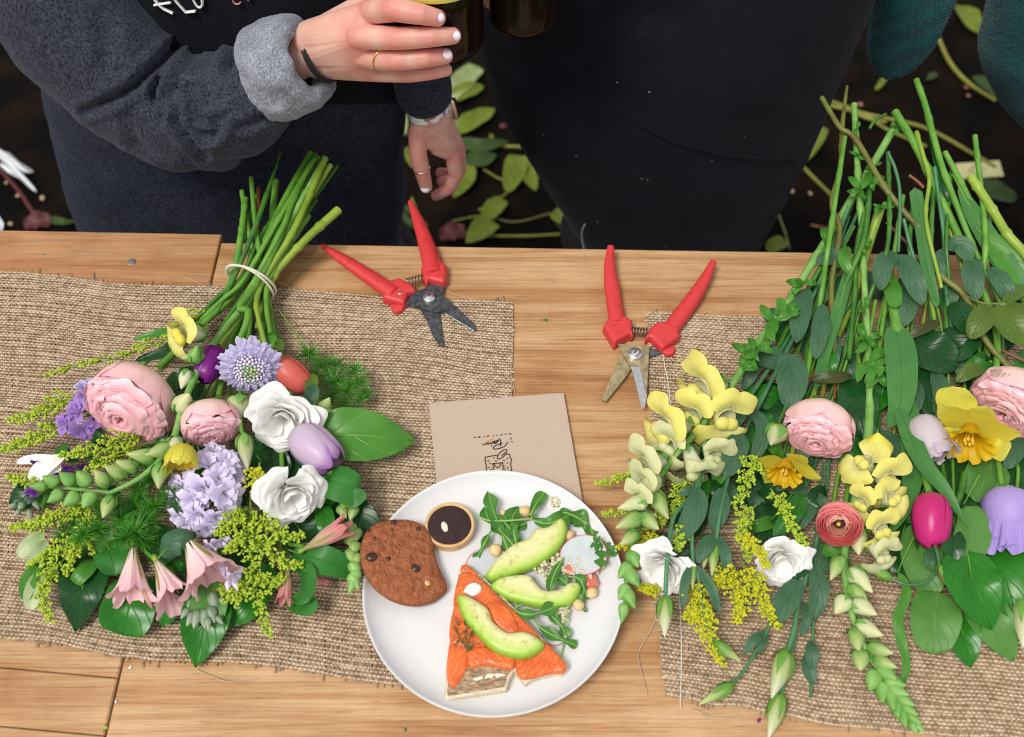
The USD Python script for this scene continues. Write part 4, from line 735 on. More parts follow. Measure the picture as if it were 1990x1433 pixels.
for x, y, lab, r in [(963, 1070, "chickpea resting on the pale radish slice nearest the tart", 15), (1020, 994, "chickpea at the far edge of the rocket leaves", 14), (1106, 1042, "chickpea tucked behind the tip of the upper avocado slice", 13), (1150, 1152, "chickpea beside the red tomato piece at the salad's right edge", 14), (1124, 1176, "chickpea just off the tip of the lower avocado slice", 13), (978, 998, "chickpea half under the rocket near the plate's far side", 9)]:
    p = P(x, y, PF + .008); rr = .84 * r * S(p)
    m = ball(p, rr, 3, (1.05, .95, .9), (0.2, -0.3, 1), x); v = np.array(m.vertices); v += (meshkit.fbm(v * 160, 3, 7)[:, None] - .5) * rr * .3 * unit(1)
    single("chickpea", lab, "chickpea", TM(v, m.faces), "chickpea")
def radish(c, r, h, til, lab):
    p = P(*c, h); s = S(p); t = Thing("radish_slice", lab, "radish", p); ax = unit([til[0], til[1], 1]); sh = (1, .88, 1)
    v = np.array(lathe([(0, 0), (r * s, 0), (r * s, .0011), (r * s * .985, .0013), (0, .0013)], 40).vertices) * sh; v[:, 2] += 0.0015 * np.sin(v[:, 0] * 90)
    f = lathe([(0, 0), (1, 0), (1, 1), (.98, 1), (0, 1)], 40).faces; t.add("radish_flesh", TM(orient(v, p, ax), f), "radish_flesh")
    v = np.array(lathe([(r * s * 1.0, -.0002), (r * s * 1.022, .0005), (r * s * 1.0, .0013), (r * s * .975, .0014)], 40).vertices) * sh; v[:, 2] += 0.0015 * np.sin(v[:, 0] * 90)
    t.add("radish_skin", TM(orient(v, p, ax), lathe([(0, 0), (1, 0), (1, 1), (0, 1)], 40).faces), "radish_skin")
radish((1044, 1040), 36, PF + .009, (.1, -.15), "radish slice half hidden behind the upper avocado slice")
radish((1134, 1079), 46, PF + .014, (-.1, -.1), "round radish slice with a parsley leaf on it")
radish((950, 1100), 44, PF + .004, (0.05, 0), "pale radish slice under a chickpea, between toast and rocket")
radish((1078, 1235), 24, PF + .003, (0, .05), "small radish slice showing beside the toast's long edge")
avocado([(942, 1122), (960, 1096), (995, 1063), (1027, 1049), (1042, 1031), (1065, 1028), (1088, 1011), (1103, 1026), (1098, 1055), (1070, 1087), (1030, 1110), (971, 1128), (953, 1132)], [0, 12, 11, 10, 9, 8, 7], PF * 0 + .009, .0095, "straight long avocado slice, uppermost of the two on the salad", 2)
avocado([(951, 1142), (971, 1127), (1003, 1121), (1030, 1122), (1041, 1136), (1059, 1151), (1088, 1148), (1105, 1136), (1126, 1138), (1127, 1157), (1103, 1181), (1044, 1183), (986, 1168), (960, 1154)], [0, 13, 12, 11, 10, 9], .007, .0095, "avocado slice on the salad nearest the toast, its hollow facing the quinoa", 3)
for x, y, r, lab in [(1110, 1108, 17, "diced tomato piece under the round radish slice"), (1148, 1130, 19, "diced tomato piece at the salad's right edge")]:
    p = P(x, y, PF + .008); q = r * S(p) * .7
    m = box(-np.array([q, q, q * .6]), np.array([q, q * .9, q * .6]), q * .3); v = orient(np.array(m.vertices), p, (.2, .1, 1), x); single("tomato_piece", lab, "tomato", TM(v, m.faces), "tomato", smooth=40)
def strip_leaf(mid, wid, nrm=None, lobes=0, fold=0.25, curl=0.0, seed=0, rows=26, cols=7, prof=None, wave=0.0, uvflip=False, roll=0.0):
    """a leaf or flat petal along the curve mid (world points); wid: half width in metres; prof: half-width profile of v; lobes: number of side lobes"""
    c = spl(mid, rows); t = np.gradient(c, axis=0); t /= np.linalg.norm(t, axis=1, keepdims=True) + 1e-12
    v_ = np.linspace(0, 1, rows); rs_ = np.random.RandomState(seed)
    N = np.array([unit(0.55 * unit(CAM - p) + np.array([0, 0, 0.6])) for p in c]) if nrm is None else np.repeat(unit(nrm)[None], rows, 0)
    s = np.cross(t, N); s /= np.linalg.norm(s, axis=1, keepdims=True) + 1e-12; N = np.cross(s, t)
    if roll is not None and np.any(roll):
        rr = np.interp(v_, np.linspace(0, 1, np.size(roll)), np.ravel(roll)) if np.size(roll) > 1 else np.full(rows, float(roll))
        s, N = s * np.cos(rr)[:, None] + N * np.sin(rr)[:, None], N * np.cos(rr)[:, None] - s * np.sin(rr)[:, None]
    w = wid * (prof(v_) if prof else np.sin(np.pi * np.clip(v_, 0, 1) ** 0.8) ** 0.8)
    u = np.linspace(-1, 1, cols)
    ph = rs_.uniform(0, 6.28, 2)
    W = np.repeat(w[:, None], cols, 1)
    if lobes:
        lb = 0.62 + 0.38 * np.cos(2 * np.pi * lobes * v_ + ph[0]); W = W * np.where(np.abs(u)[None] > 0.5, lb[:, None], np.minimum(1, lb + .25)[:, None])
    au = np.abs(u)[None]
    off = fold * wid * (au ** 1.3) * (W / (wid + 1e-12)) - curl * wid * au ** 2.5
    off = off + wave * wid * au * np.sin(v_[:, None] * 14 + ph[0] + 2 * np.sign(u)[None]) + 0.05 * wid * np.sin(v_[:, None] * 7 + ph[1] + u[None] * 3)
    pts = c[:, None] + s[:, None] * (W * u[None])[..., None] + N[:, None] * off[..., None]
    uv = np.stack(np.meshgrid(v_, (u + 1) / 2, indexing="ij")[::-1], -1).reshape(-1, 2)
    return TM(pts.reshape(-1, 3), gridfaces(rows, cols)[:, ::-1], uv)
pw = lambda a, b: (lambda v: (np.clip(v, 0, 1) ** a * np.clip(1 - v, 0, 1) ** b) / ((a / (a + b)) ** a * (b / (a + b)) ** b))
def rocket(pts, w, h, lab, lobes=3, seed=0, prof=None):
    p = [P(x, y, PF + hh) for (x, y), hh in zip(pts, np.broadcast_to(h, (len(pts),)))]; t = Thing("rocket_leaf", lab, "salad leaf", p[0])
    t.add("leaf_blade", strip_leaf(p, w * S(p[0]), lobes=lobes, fold=.35, seed=seed, wave=.2, prof=prof or pw(.9, .35)), "rocket"); t.add("leaf_stalk", tube(p, [.0012, .0008, .0004], sides=6), "rocket_stem")
rocket([(996, 1095), (980, 1050), (958, 990), (948, 955)], 17, (.008, .014, .012, .014), "upright lobed rocket leaf pointing past the tart", 3, 1)
rocket([(1010, 1080), (985, 1045), (950, 1010), (942, 985)], 15, (.010, .016, .010, .008), "rocket leaf with its tip bent towards the tart", 3, 2)
rocket([(1005, 1068), (1000, 1040), (995, 1010), (1008, 985)], 18, (.012, .018, .014, .010), "broad rocket leaf in the middle of the far salad edge", 2, 3)
rocket([(1030, 1005), (1036, 990), (1048, 970), (1058, 957)], 12, (.010, .014, .012, .012), "small oval green leaf standing at the plate's far edge", 0, 4)
rocket([(1030, 1008), (1060, 1018), (1090, 1010), (1110, 1000)], 16, (.012, .014, .014, .010), "smooth green leaf lying across behind the upper avocado slice", 0, 5)
rocket([(1085, 995), (1110, 1000), (1135, 1015), (1150, 1035)], 21, (.014, .012, .010, .006), "broad dark leaf at the salad's upper right edge", 2, 6, pw(.6, .5))
rocket([(1100, 1000), (1125, 1015), (1140, 1030), (1142, 1040)], 16, (.008, .008, .006, .005), "dark leaf under the broad one at the upper right edge", 1, 61, pw(.6, .5))
rocket([(960, 1022), (945, 1050), (932, 1075), (920, 1088)], 10, (.008, .010, .006, .004), "narrow rocket leaf reaching towards the cookie", 2, 7)
rocket([(1018, 1172), (1000, 1185), (1030, 1195), (1080, 1180), (1100, 1172)], 15, (.012, .012, .014, .012, .010), "curled green leaf under the lower avocado slice", 3, 8)
rocket([(1030, 1190), (1050, 1220), (1085, 1240), (1122, 1256)], 14, (.010, .010, .008, .004), "rocket leaf pointing at the near right rim from beside the toast", 2, 9)
rocket([(1080, 1165), (1105, 1160), (1120, 1165), (1140, 1190)], 14, (.010, .010, .008, .004), "leaf under the tip of the lower avocado slice", 2, 10)
rocket([(1100, 1120), (1125, 1125), (1135, 1145), (1130, 1165)], 16, (.012, .012, .010, .008), "dark leaf between quinoa and tomato", 2, 11)
rocket([(1095, 1085), (1080, 1110), (1070, 1140), (1075, 1150)], 10, (.014, .016, .014, .012), "green pod-like leaf lying over the quinoa", 0, 12)
rocket([(975, 1060), (995, 1075), (1010, 1085), (1015, 1090)], 16, (.006, .008, .008, .006), "dark leaf beneath the chickpea on the far side", 2, 13)
t = Thing("salad_stalk", "thin pale green rocket stalk curving over the salad towards the tart", "salad stalk", P(990, 1040, .02))
t.add("stalk", tube([P(x, y, PF + h) for x, y, h in [(922, 1000, .012), (950, 1012, .012), (990, 1012, .018), (1035, 1008, .018)]], .0011), "rocket_stem")
t = Thing("salad_stalk", "thin green stalk hanging down below the quinoa to the plate", "salad stalk", P(1095, 1230, .02))
t.add("stalk", tube([P(x, y, PF + h) for x, y, h in [(1103, 1190, .010), (1098, 1230, .006), (1090, 1280, .003)]], .0009), "rocket_stem")
# parsley leaf
t = Thing("parsley_leaf", "lobed parsley leaf lying on the round radish slice", "salad leaf", P(1175, 1075, PF + .016)); 
for k, (pts, w) in enumerate([([(1172, 1052), (1170, 1075), (1167, 1104)], 15), ([(1172, 1058), (1160, 1062), (1150, 1056)], 11), ([(1174, 1056), (1186, 1066), (1194, 1082)], 12), ([(1172, 1054), (1160, 1048), (1152, 1046)], 9)]):
    t.add("leaflet", strip_leaf([P(x, y, PF + .0185 + .0015 * (k % 2)) for x, y in pts], w * S(P(1175, 1075)), lobes=3, seed=k, prof=pw(.5, .3), wave=.1), "rocket")
rocket([(1012, 1050), (1030, 1062), (1022, 1085), (1005, 1095)], 19, (.006, .010, .010, .006), "bright rocket leaf bunched against the upper avocado slice", 3, 21)
rocket([(960, 1000), (985, 1020), (1000, 1045), (1006, 1062)], 17, (.010, .016, .016, .010), "rocket leaf crossing the middle of the far bunch", 3, 22)
rocket([(1040, 1000), (1020, 1018), (1000, 1022), (975, 1016)], 15, (.008, .012, .012, .008), "rocket leaf lying level behind the upright ones", 3, 23)
rocket([(1135, 1060), (1150, 1045), (1148, 1025), (1130, 1008)], 17, (.004, .006, .008, .008), "dark leaf half hidden behind the round radish slice", 2, 24)
rocket([(1060, 1130), (1078, 1120), (1098, 1132), (1112, 1150)], 13, (.010, .014, .012, .008), "leaf scrap among the quinoa beside the tomato", 2, 25)
rocket([(1052, 1188), (1075, 1200), (1095, 1225), (1100, 1245)], 14, (.008, .010, .008, .003), "broad leaf under the lower quinoa heap", 2, 26)
# dill
rs = random.Random(3); fr = []
for k in range(34):
    x, y = rs.uniform(880, 920), rs.uniform(1212, 1265); a = rs.uniform(0.2, 2.6); L = rs.uniform(10, 22)
    fr.append(tube([P(x, y, PF + .0185), P(x + L * .5 * math.cos(a), y - L * .5 * math.sin(a), PF + .021), P(x + L * math.cos(a) + 3, y - L * math.sin(a), PF + .020)], [.0004, .0003], n=5, sides=4, caps=False))
for pts in [[(880, 1215), (892, 1240), (908, 1262)], [(935, 1250), (918, 1255), (906, 1268)], [(915, 1230), (910, 1250), (906, 1268)]]: fr.append(tube([P(x, y, PF + .0205) for x, y in pts], .0005, n=8, sides=5))
single("dill_sprig", "feathery dill sprig on the left side of the salmon", "dill", join(fr), "dill")
single("butter_streak", "thin cream coloured streak on the plate left of the toast", "butter", slab(fpoly([(822, 1282), (840, 1295), (862, 1316), (858, 1318), (838, 1304)], PF, 3), TZ + PF, .0006, .002, .0015), "cream_spread")
# ================================================================ flowers: materials and builders
G1, G2, G3 = (0.065, 0.22, 0.018), (0.13, 0.31, 0.035), (0.025, 0.10, 0.016)
mat("stem_green", (0.075, 0.23, 0.02), 0.4, (0.16, 0.36, 0.05), scale=38, stretch=(1, 1, 1), trans=0.08, bump=0.25, bscale=300)
mat("stem_dark", (0.025, 0.105, 0.012), 0.4, (0.07, 0.21, 0.025), scale=45, bump=0.25, bscale=300)
mat("stem_yellowgreen", (0.17, 0.29, 0.025), 0.4, (0.30, 0.42, 0.05), scale=38, trans=0.08, bump=0.25, bscale=300)
mat("stem_bluegreen", (0.03, 0.125, 0.045), 0.45, (0.07, 0.21, 0.09), scale=45, bump=0.25, bscale=300)
mat("stem_brown", (0.10, 0.075, 0.015), 0.5, (0.15, 0.19, 0.03), scale=40, bump=0.3, bscale=260)
mat("stem_red", (0.16, 0.03, 0.02), 0.45, (0.22, 0.08, 0.03), scale=40)
mat("stem_cut", (0.42, 0.46, 0.22), 0.6)
mat("spike_green", (0.13, 0.34, 0.055), 0.5, (0.28, 0.50, 0.14), scale=60, trans=0.15)
mat("calyx_green", (0.10, 0.30, 0.04), 0.45, (0.20, 0.44, 0.09), scale=70, trans=0.15)
mat("solidago", (0.30, 0.48, 0.02), 0.55, (0.56, 0.66, 0.06), scale=160, trans=0.15)
mat("solidago_yellow", (0.46, 0.52, 0.012), 0.55, (0.72, 0.68, 0.03), scale=160, trans=0.15)
mat("solidago_stem", (0.09, 0.22, 0.02), 0.5, (0.16, 0.30, 0.04), scale=60)
mat("fern_green", (0.035, 0.20, 0.012), 0.5, (0.085, 0.33, 0.03), scale=50, trans=0.15)
mat("rubber_band", (0.72, 0.66, 0.52), 0.5, sss=0.2)
mat("stamen_yellow", (0.75, 0.50, 0.04), 0.5); mat("dark_centre", (0.05, 0.02, 0.015), 0.6); mat("pin_white", (0.66, 0.62, 0.74), 0.5); mat("pin_green", (0.38, 0.52, 0.18), 0.5)
petal_mat("rose_inner", [(0, (0.88, 0.22, 0.30)), (0.5, (0.92, 0.38, 0.45)), (0.85, (0.95, 0.52, 0.58)), (1, (0.96, 0.68, 0.72))], 0.03, trans=0.16)
petal_mat("rose_outer", [(0, (0.58, 0.56, 0.26)), (0.3, (0.82, 0.62, 0.46)), (0.7, (0.92, 0.62, 0.56)), (1, (0.94, 0.54, 0.57))], 0.05, trans=0.14)
petal_mat("rose_sepal_petal", [(0, (0.34, 0.42, 0.14)), (0.5, (0.52, 0.52, 0.25)), (1, (0.72, 0.52, 0.42))], 0.12)
petal_mat("white_petal", [(0, (0.80, 0.84, 0.62)), (0.3, (0.90, 0.90, 0.86)), (1, (0.92, 0.92, 0.91))], 0.02, trans=0.16, bump=0.05)
petal_mat("bud_petal", [(0, (0.30, 0.46, 0.10)), (0.5, (0.58, 0.66, 0.30)), (1, (0.80, 0.82, 0.62))], 0.12)
petal_mat("purple_tulip", [(0, (0.17, 0.008, 0.17)), (0.6, (0.21, 0.010, 0.24)), (1, (0.30, 0.03, 0.33))], 0.15, rough=0.3)
petal_mat("coral_tulip", [(0, (0.78, 0.46, 0.14)), (0.25, (0.82, 0.20, 0.14)), (1, (0.84, 0.14, 0.14))], 0.12, rough=0.35)
petal_mat("lilac_tulip", [(0, (0.50, 0.50, 0.36)), (0.35, (0.72, 0.57, 0.74)), (0.8, (0.72, 0.55, 0.76)), (0.96, (0.50, 0.24, 0.60)), (1, (0.46, 0.2, 0.56))], 0.10, rough=0.35)
petal_mat("magenta_tulip", [(0, (0.62, 0.22, 0.20)), (0.25, (0.66, 0.030, 0.20)), (1, (0.74, 0.035, 0.27))], 0.15, rough=0.3)
petal_mat("scabiosa", [(0, (0.42, 0.36, 0.68)), (0.6, (0.56, 0.50, 0.82)), (1, (0.66, 0.62, 0.86))], 0.12)
petal_mat("lilac_stock", [(0, (0.74, 0.76, 0.56)), (0.25, (0.80, 0.75, 0.90)), (1, (0.76, 0.68, 0.91))], 0.05, trans=.16)
petal_mat("violet_stock", [(0, (0.72, 0.70, 0.76)), (0.3, (0.58, 0.42, 0.82)), (1, (0.44, 0.24, 0.72))], 0.15)
petal_mat("deep_violet", [(0, (0.25, 0.06, 0.4)), (1, (0.16, 0.03, 0.34))], 0.15)
petal_mat("snap_yellow", [(0, (0.74, 0.76, 0.48)), (0.4, (0.84, 0.80, 0.26)), (1, (0.88, 0.82, 0.20))], 0.05)
petal_mat("snap_bright", [(0, (0.86, 0.80, 0.16)), (1, (0.88, 0.80, 0.12))], 0.05)
petal_mat("snap_pale", [(0, (0.44, 0.56, 0.22)), (0.35, (0.70, 0.76, 0.46)), (1, (0.78, 0.78, 0.42))], 0.08)
petal_mat("snap_tube", [(0, (0.42, 0.58, 0.22)), (0.4, (0.80, 0.82, 0.66)), (1, (0.86, 0.84, 0.45))], 0.08)
petal_mat("snap_bud", [(0, (0.17, 0.38, 0.06)), (0.45, (0.36, 0.54, 0.15)), (1, (0.66, 0.72, 0.34))], 0.10)
petal_mat("daffodil", [(0, (0.70, 0.58, 0.05)), (0.5, (0.80, 0.63, 0.03)), (1, (0.83, 0.68, 0.05))], 0.10)
petal_mat("daffodil_tepal", [(0, (0.66, 0.62, 0.08)), (0.5, (0.76, 0.68, 0.06)), (1, (0.78, 0.72, 0.10))], 0.10)
petal_mat("daffodil_trumpet", [(0, (0.62, 0.34, 0.01)), (0.6, (0.80, 0.48, 0.006)), (1, (0.86, 0.58, 0.012))], 0.12)
petal_mat("alstro", [(0, (0.82, 0.82, 0.54)), (0.25, (0.93, 0.74, 0.66)), (0.7, (0.94, 0.58, 0.62)), (1, (0.95, 0.60, 0.66))], 0.05, trans=.18)
petal_mat("alstro_stripe", [(0, (0.56, 0.58, 0.18)), (0.6, (0.52, 0.50, 0.15)), (1, (0.36, 0.40, 0.10))], 0.30, streak_scale=(14, .6, 1))
petal_mat("alstro_red", [(0, (0.62, 0.62, 0.26)), (0.4, (0.80, 0.50, 0.40)), (1, (0.78, 0.26, 0.28))], 0.18)
petal_mat("ranunculus", [(0, (0.88, 0.20, 0.19)), (0.7, (0.92, 0.27, 0.27)), (1, (0.95, 0.42, 0.41))], 0.04)
petal_mat("ranunculus_in", [(0, (0.70, 0.18, 0.12)), (0.6, (0.92, 0.44, 0.34)), (1, (0.94, 0.58, 0.48))], 0.06)
petal_mat("purple_lisi", [(0, (0.60, 0.54, 0.66)), (0.4, (0.50, 0.38, 0.78)), (1, (0.48, 0.36, 0.80))], 0.08)
petal_mat("pale_lisi", [(0, (0.62, 0.58, 0.52)), (0.5, (0.72, 0.64, 0.68)), (1, (0.70, 0.60, 0.70))], 0.10)
petal_mat("pale_green_petal", [(0, (0.34, 0.50, 0.18)), (1, (0.66, 0.74, 0.48))], 0.12)
petal_mat("silver_bud", [(0, (0.20, 0.34, 0.16)), (0.5, (0.40, 0.52, 0.36)), (1, (0.62, 0.68, 0.56))], 0.25)
leaf_mat("salal", (0.012, 0.150, 0.008), (0.07, 0.28, 0.05), (0.028, 0.21, 0.012), n_veins=5, rough=0.30, strength=0.3)
leaf_mat("salal_pale", (0.07, 0.22, 0.035), (0.26, 0.46, 0.17), (0.10, 0.27, 0.05), n_veins=5, rough=0.45, strength=0.6)
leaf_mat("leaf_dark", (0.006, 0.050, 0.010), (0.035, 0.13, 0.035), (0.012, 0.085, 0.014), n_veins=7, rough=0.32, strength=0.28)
leaf_mat("leaf_bright", (0.055, 0.22, 0.020), (0.24, 0.45, 0.12), (0.075, 0.27, 0.028), n_veins=4, slope=3.2, rough=0.38, strength=0.6)
leaf_mat("leaf_blue", (0.040, 0.115, 0.052), (0.11, 0.23, 0.13), (0.062, 0.155, 0.078), n_veins=4, rough=0.5, strength=0.35)
leaf_mat("leaf_rose", (0.07, 0.13, 0.014), (0.16, 0.22, 0.05), (0.10, 0.17, 0.02), n_veins=9, rough=0.4, strength=0.45)
leaf_mat("leaf_brownish", (0.05, 0.055, 0.012), (0.12, 0.11, 0.03), (0.06, 0.075, 0.015), n_veins=8, rough=0.4, strength=0.4)
leaf_mat("leaf_tulip", (0.055, 0.20, 0.045), (0.10, 0.28, 0.08), (0.08, 0.25, 0.06), rough=0.45, strength=0.35, parallel=True)
leaf_mat("leaf_alstro", (0.022, 0.165, 0.020), (0.06, 0.26, 0.05), (0.04, 0.21, 0.03), rough=0.38, strength=0.4, parallel=True)

PB = trimesh.creation.icosphere(0, 1.0)
def cup_petal(phi, prof, wa, nr=12, nc=9, tip=0.25, ruf=0.0, rk=3.0, seed=0, curl=0.0, notch=0.0, skew=0.0):
    """a petal standing at azimuth phi about +z; prof: (radius, height) from base to rim; wa: half width (radians, or a function of v); tip: how far the sides fall below the middle of the rim"""
    rs_ = np.random.RandomState(seed); pr_ = spl(np.c_[np.asarray(prof, float), np.zeros(len(prof))], 40)[:, :2]
    u = np.linspace(-1, 1, nc)[None]; v = np.linspace(0, 1, nr)[:, None]
    ve = v * (1 - tip * np.abs(u) ** 2.2 + notch * np.exp(-(u / .22) ** 2) * -1)
    rho = np.interp(ve, np.linspace(0, 1, 40), pr_[:, 0]); z = np.interp(ve, np.linspace(0, 1, 40), pr_[:, 1])
    w = wa(v) if callable(wa) else wa * (0.35 + 0.65 * np.clip(v / 0.55, 0, 1) ** 0.6)
    a = phi + u * w + skew * v
    ph = rs_.uniform(0, 6.28, 4); R = max(pr_[:, 0].max(), 1e-6)
    wv = ruf * R * (np.sin(u * rk + ph[0]) + 0.6 * np.sin(u * rk * 2.3 + ph[1]) + .4 * np.sin(v * 5 + ph[2])) * v ** 2
    rho = rho + wv - curl * R * np.abs(u) ** 3 * v; z = z + 0.6 * ruf * R * np.sin(u * rk * 1.4 + ph[3]) * v ** 2
    rho = np.maximum(rho, 0.0005 * R)
    p = np.stack([rho * np.cos(a), rho * np.sin(a), z + 0 * u], -1).reshape(-1, 3)
    uv = np.stack([np.broadcast_to((u + 1) / 2, (nr, nc)), np.broadcast_to(v, (nr, nc))], -1).reshape(-1, 2)
    return TM(p, gridfaces(nr, nc), uv)
def put(m, base, axis, spin=0.0, sc=1.0):
    return TM(orient(np.array(m.vertices) * sc, base, axis, spin), m.faces, m.metadata.get("uv"))
def sc_prof(prof, r, z=1.0): return [(a * r, b * r * z) for a, b in prof]

class Flower(Thing):
    """a cut flower: px, py, h of its head, r its radius in photo pixels, ang and elev where it faces"""
    def __init__(self, name, label, cat, px, py, h, r, ang, elev, group=None):
        self.c = P(px, py, h); super().__init__(name, label, cat, self.c, group)
        self.R = r * S(self.c); self.ax = axis_at(self.c, ang, elev); self.rs = random.Random(int(px * 7 + py * 13)); self.seed = int(px + py)
    def pet(self, name, m, mt, back=0.0, spin=0.0, label=None):
        self.add(name, put(m, self.c - self.ax * back, self.ax, spin), mt, label=label)
    def stem(self, pts, r, mt="stem_green", nodes=(), name="stem"):
        pp = [p if len(p) == 3 and not isinstance(p, tuple) else P(*p) for p in pts]; rr = np.atleast_1d(np.asarray(r, float)) * S(pp[len(pp) // 2])
        n = max(10, 5 * len(pp)); rr2 = np.interp(np.linspace(0, 1, n), np.linspace(0, 1, len(rr)), rr)
        for k in nodes: rr2[int(k * (n - 1))] *= 1.3
        self.add(name, tube(pp, rr2, n=n, sides=9), mt)
        return pp
    def cut(self, p, q, r):
        """the pale cut face at the end p of a stem that runs to q"""
        p, q = np.array(p), np.array(q); d = unit(p - q); rr = r * S(p)
        self.add("cut_end", lathe([(rr * .98, 0.0), (rr * .8, 0.0006), (0, 0.0004)], 9, p, d), "stem_cut")
    def leaf(self, pts, w, mt="leaf_dark", prof=(0.7, 0.7), name="leaf", fold=0.2, seed=None, wave=0.05, roll=0.0, curl=0.0, label=None, rows=18, nrm=None):
        pp = [P(*p) for p in pts]; sd = self.rs.randrange(999) if seed is None else seed
        self.add(name, strip_leaf(pp, w * S(pp[len(pp) // 2]), prof=pw(*prof), fold=fold, seed=sd, wave=wave, rows=rows, roll=roll, curl=curl, nrm=nrm), mt, label=label)

def garden_rose(label, px, py, h, r, ang, elev, group, seed=0, open_=0.5, sepal=True, outer=6, dens=34):
    f = Flower("garden_rose", label, "rose", px, py, h, r, ang, elev, group); R = f.R; rs_ = random.Random(seed)
    bk = R * 0.72
    for k in range(outer):
        ph = k * 2 * np.pi / outer + rs_.uniform(-.2, .2); s = 1 + rs_.uniform(-.03, .03)
        pr_ = [(0.06, 0), (0.62, 0.06), (0.97, 0.42), (1.01, 0.80), (1.0, 1.02 + rs_.uniform(-.08, .08))]
        f.pet("petal", cup_petal(ph, sc_prof(pr_, R * s), 0.78, 14, 13, 0.22, 0.030, 3.5, seed + k), "rose_outer", bk)
    for k in range(outer):
        ph = (k + .5) * 2 * np.pi / outer + rs_.uniform(-.2, .2)
        pr_ = [(0.06, 0.05), (0.58, 0.15), (0.90, 0.5), (0.94, 0.85), (0.93, 1.08 + rs_.uniform(-.05, .05))]
        f.pet("petal", cup_petal(ph, sc_prof(pr_, R), 0.66, 14, 15, 0.12, 0.045, 4.5, seed + 50 + k), "rose_inner", bk)
    n = dens
    for k in range(n):
        t_ = (k + 0.5) / n; q = 0.84 * (1 - t_) ** 0.62; ph = k * 2.39996 + rs_.uniform(-.3, .3); top = 1.10 + 0.24 * t_ ** .6 + rs_.uniform(-.04, .04)
        fl_ = .24 * (.65 + .5 * rs_.random())
        pr_ = [(q * .6, 0.55), (q * 0.85, 0.88), (q * 0.97 + .03, top - .03), (q + fl_ * .6, top - .05 - .05 * q), (q + fl_, top - .13 - .10 * q)]
        f.pet("petal", cup_petal(ph, sc_prof(pr_, R), min(1.35, 0.46 / (q + .10)) * rs_.uniform(.85, 1.2), 10, 15, 0.10, 0.016 + .02 * rs_.random(), 2.5 + 3 * rs_.random(), seed + 100 + k, notch=.08 * rs_.random()), "rose_inner", bk)
    if sepal:
        for k in range(2):
            ph = rs_.uniform(0, 6.28); pr_ = [(0.06, -.02), (0.64, 0.06), (0.99, 0.5), (1.02, 0.85)]
            f.pet("guard_petal", cup_petal(ph, sc_prof(pr_, R * 1.01), 0.5, 12, 9, 0.35, 0.01, 2, seed + k), "rose_sepal_petal", bk)
        for k in range(4):
            ph = k * 1.57 + rs_.random(); pr_ = [(0.05, -.03), (0.3, -0.05), (0.62, 0.0), (0.85, .15)]
            f.pet("sepal", cup_petal(ph, sc_prof(pr_, R), lambda v: 0.5 * (1.05 - v) + .03, 8, 5, 0.1, 0.01, 2, seed + k), "calyx_green", bk + R * .03)
    return f
def lisianthus(label, px, py, h, r, ang, elev, group, mt="white_petal", seed=0, n=16, name="lisianthus"):
    f = Flower(name, label, "lisianthus", px, py, h, r, ang, elev, group); R = f.R; rs_ = random.Random(seed); bk = R * .45
    for k in range(n):
        t_ = k / (n - 1); q = 1.0 - 0.74 * t_; ph = k * 2.2 + rs_.uniform(-.35, .35)
        pr_ = [(0.04, 0.05), (0.36 * q + .05, 0.34 + .1 * t_), (0.68 * q + .04, 0.52 + .16 * t_), (0.92 * q + .02, 0.56 + .34 * t_), (1.05 * q + .05 * rs_.random(), 0.50 + 0.48 * t_ + rs_.uniform(-.10, .08) * (1 - t_))]
        f.pet("petal", cup_petal(ph, sc_prof(pr_, R), rs_.uniform(.72, .95) + .40 * t_, 13, 21, 0.14, 0.035 + .03 * (1 - t_), rs_.uniform(3.0, 5.5), seed * 31 + k, notch=.04), mt, bk)
    return f
def tulip(label, px, py, h, r, L, ang, elev, group, mt, seed=0, open_=0.0, name="tulip", spin=0.0):
    """r: half width, L: length in pixels; ang is where its mouth points"""
    f = Flower(name, label, "tulip", px, py, h, r, ang, elev, group); R = f.R; Z = L / r * R
    for k in range(6):
        inn = k % 2; s = 0.93 if inn else 1.0; ph = spin + k * np.pi / 3 + 0.1 * math.sin(seed + k)
        pr_ = [(0.12, 0), (0.72, 0.10), (1.0, 0.34), (0.98, 0.62), (0.76 + .25 * open_, 0.86), (0.30 + .9 * open_, 1.0 - .05 * inn)]
        m = cup_petal(ph, [(a * R * s, b * Z) for a, b in pr_], 0.80, 18, 13, 0.22, 0.012 + .02 * open_, 2.0, seed + k, curl=0.03)
        f.pet("petal", m, mt, Z * .5)
    return f
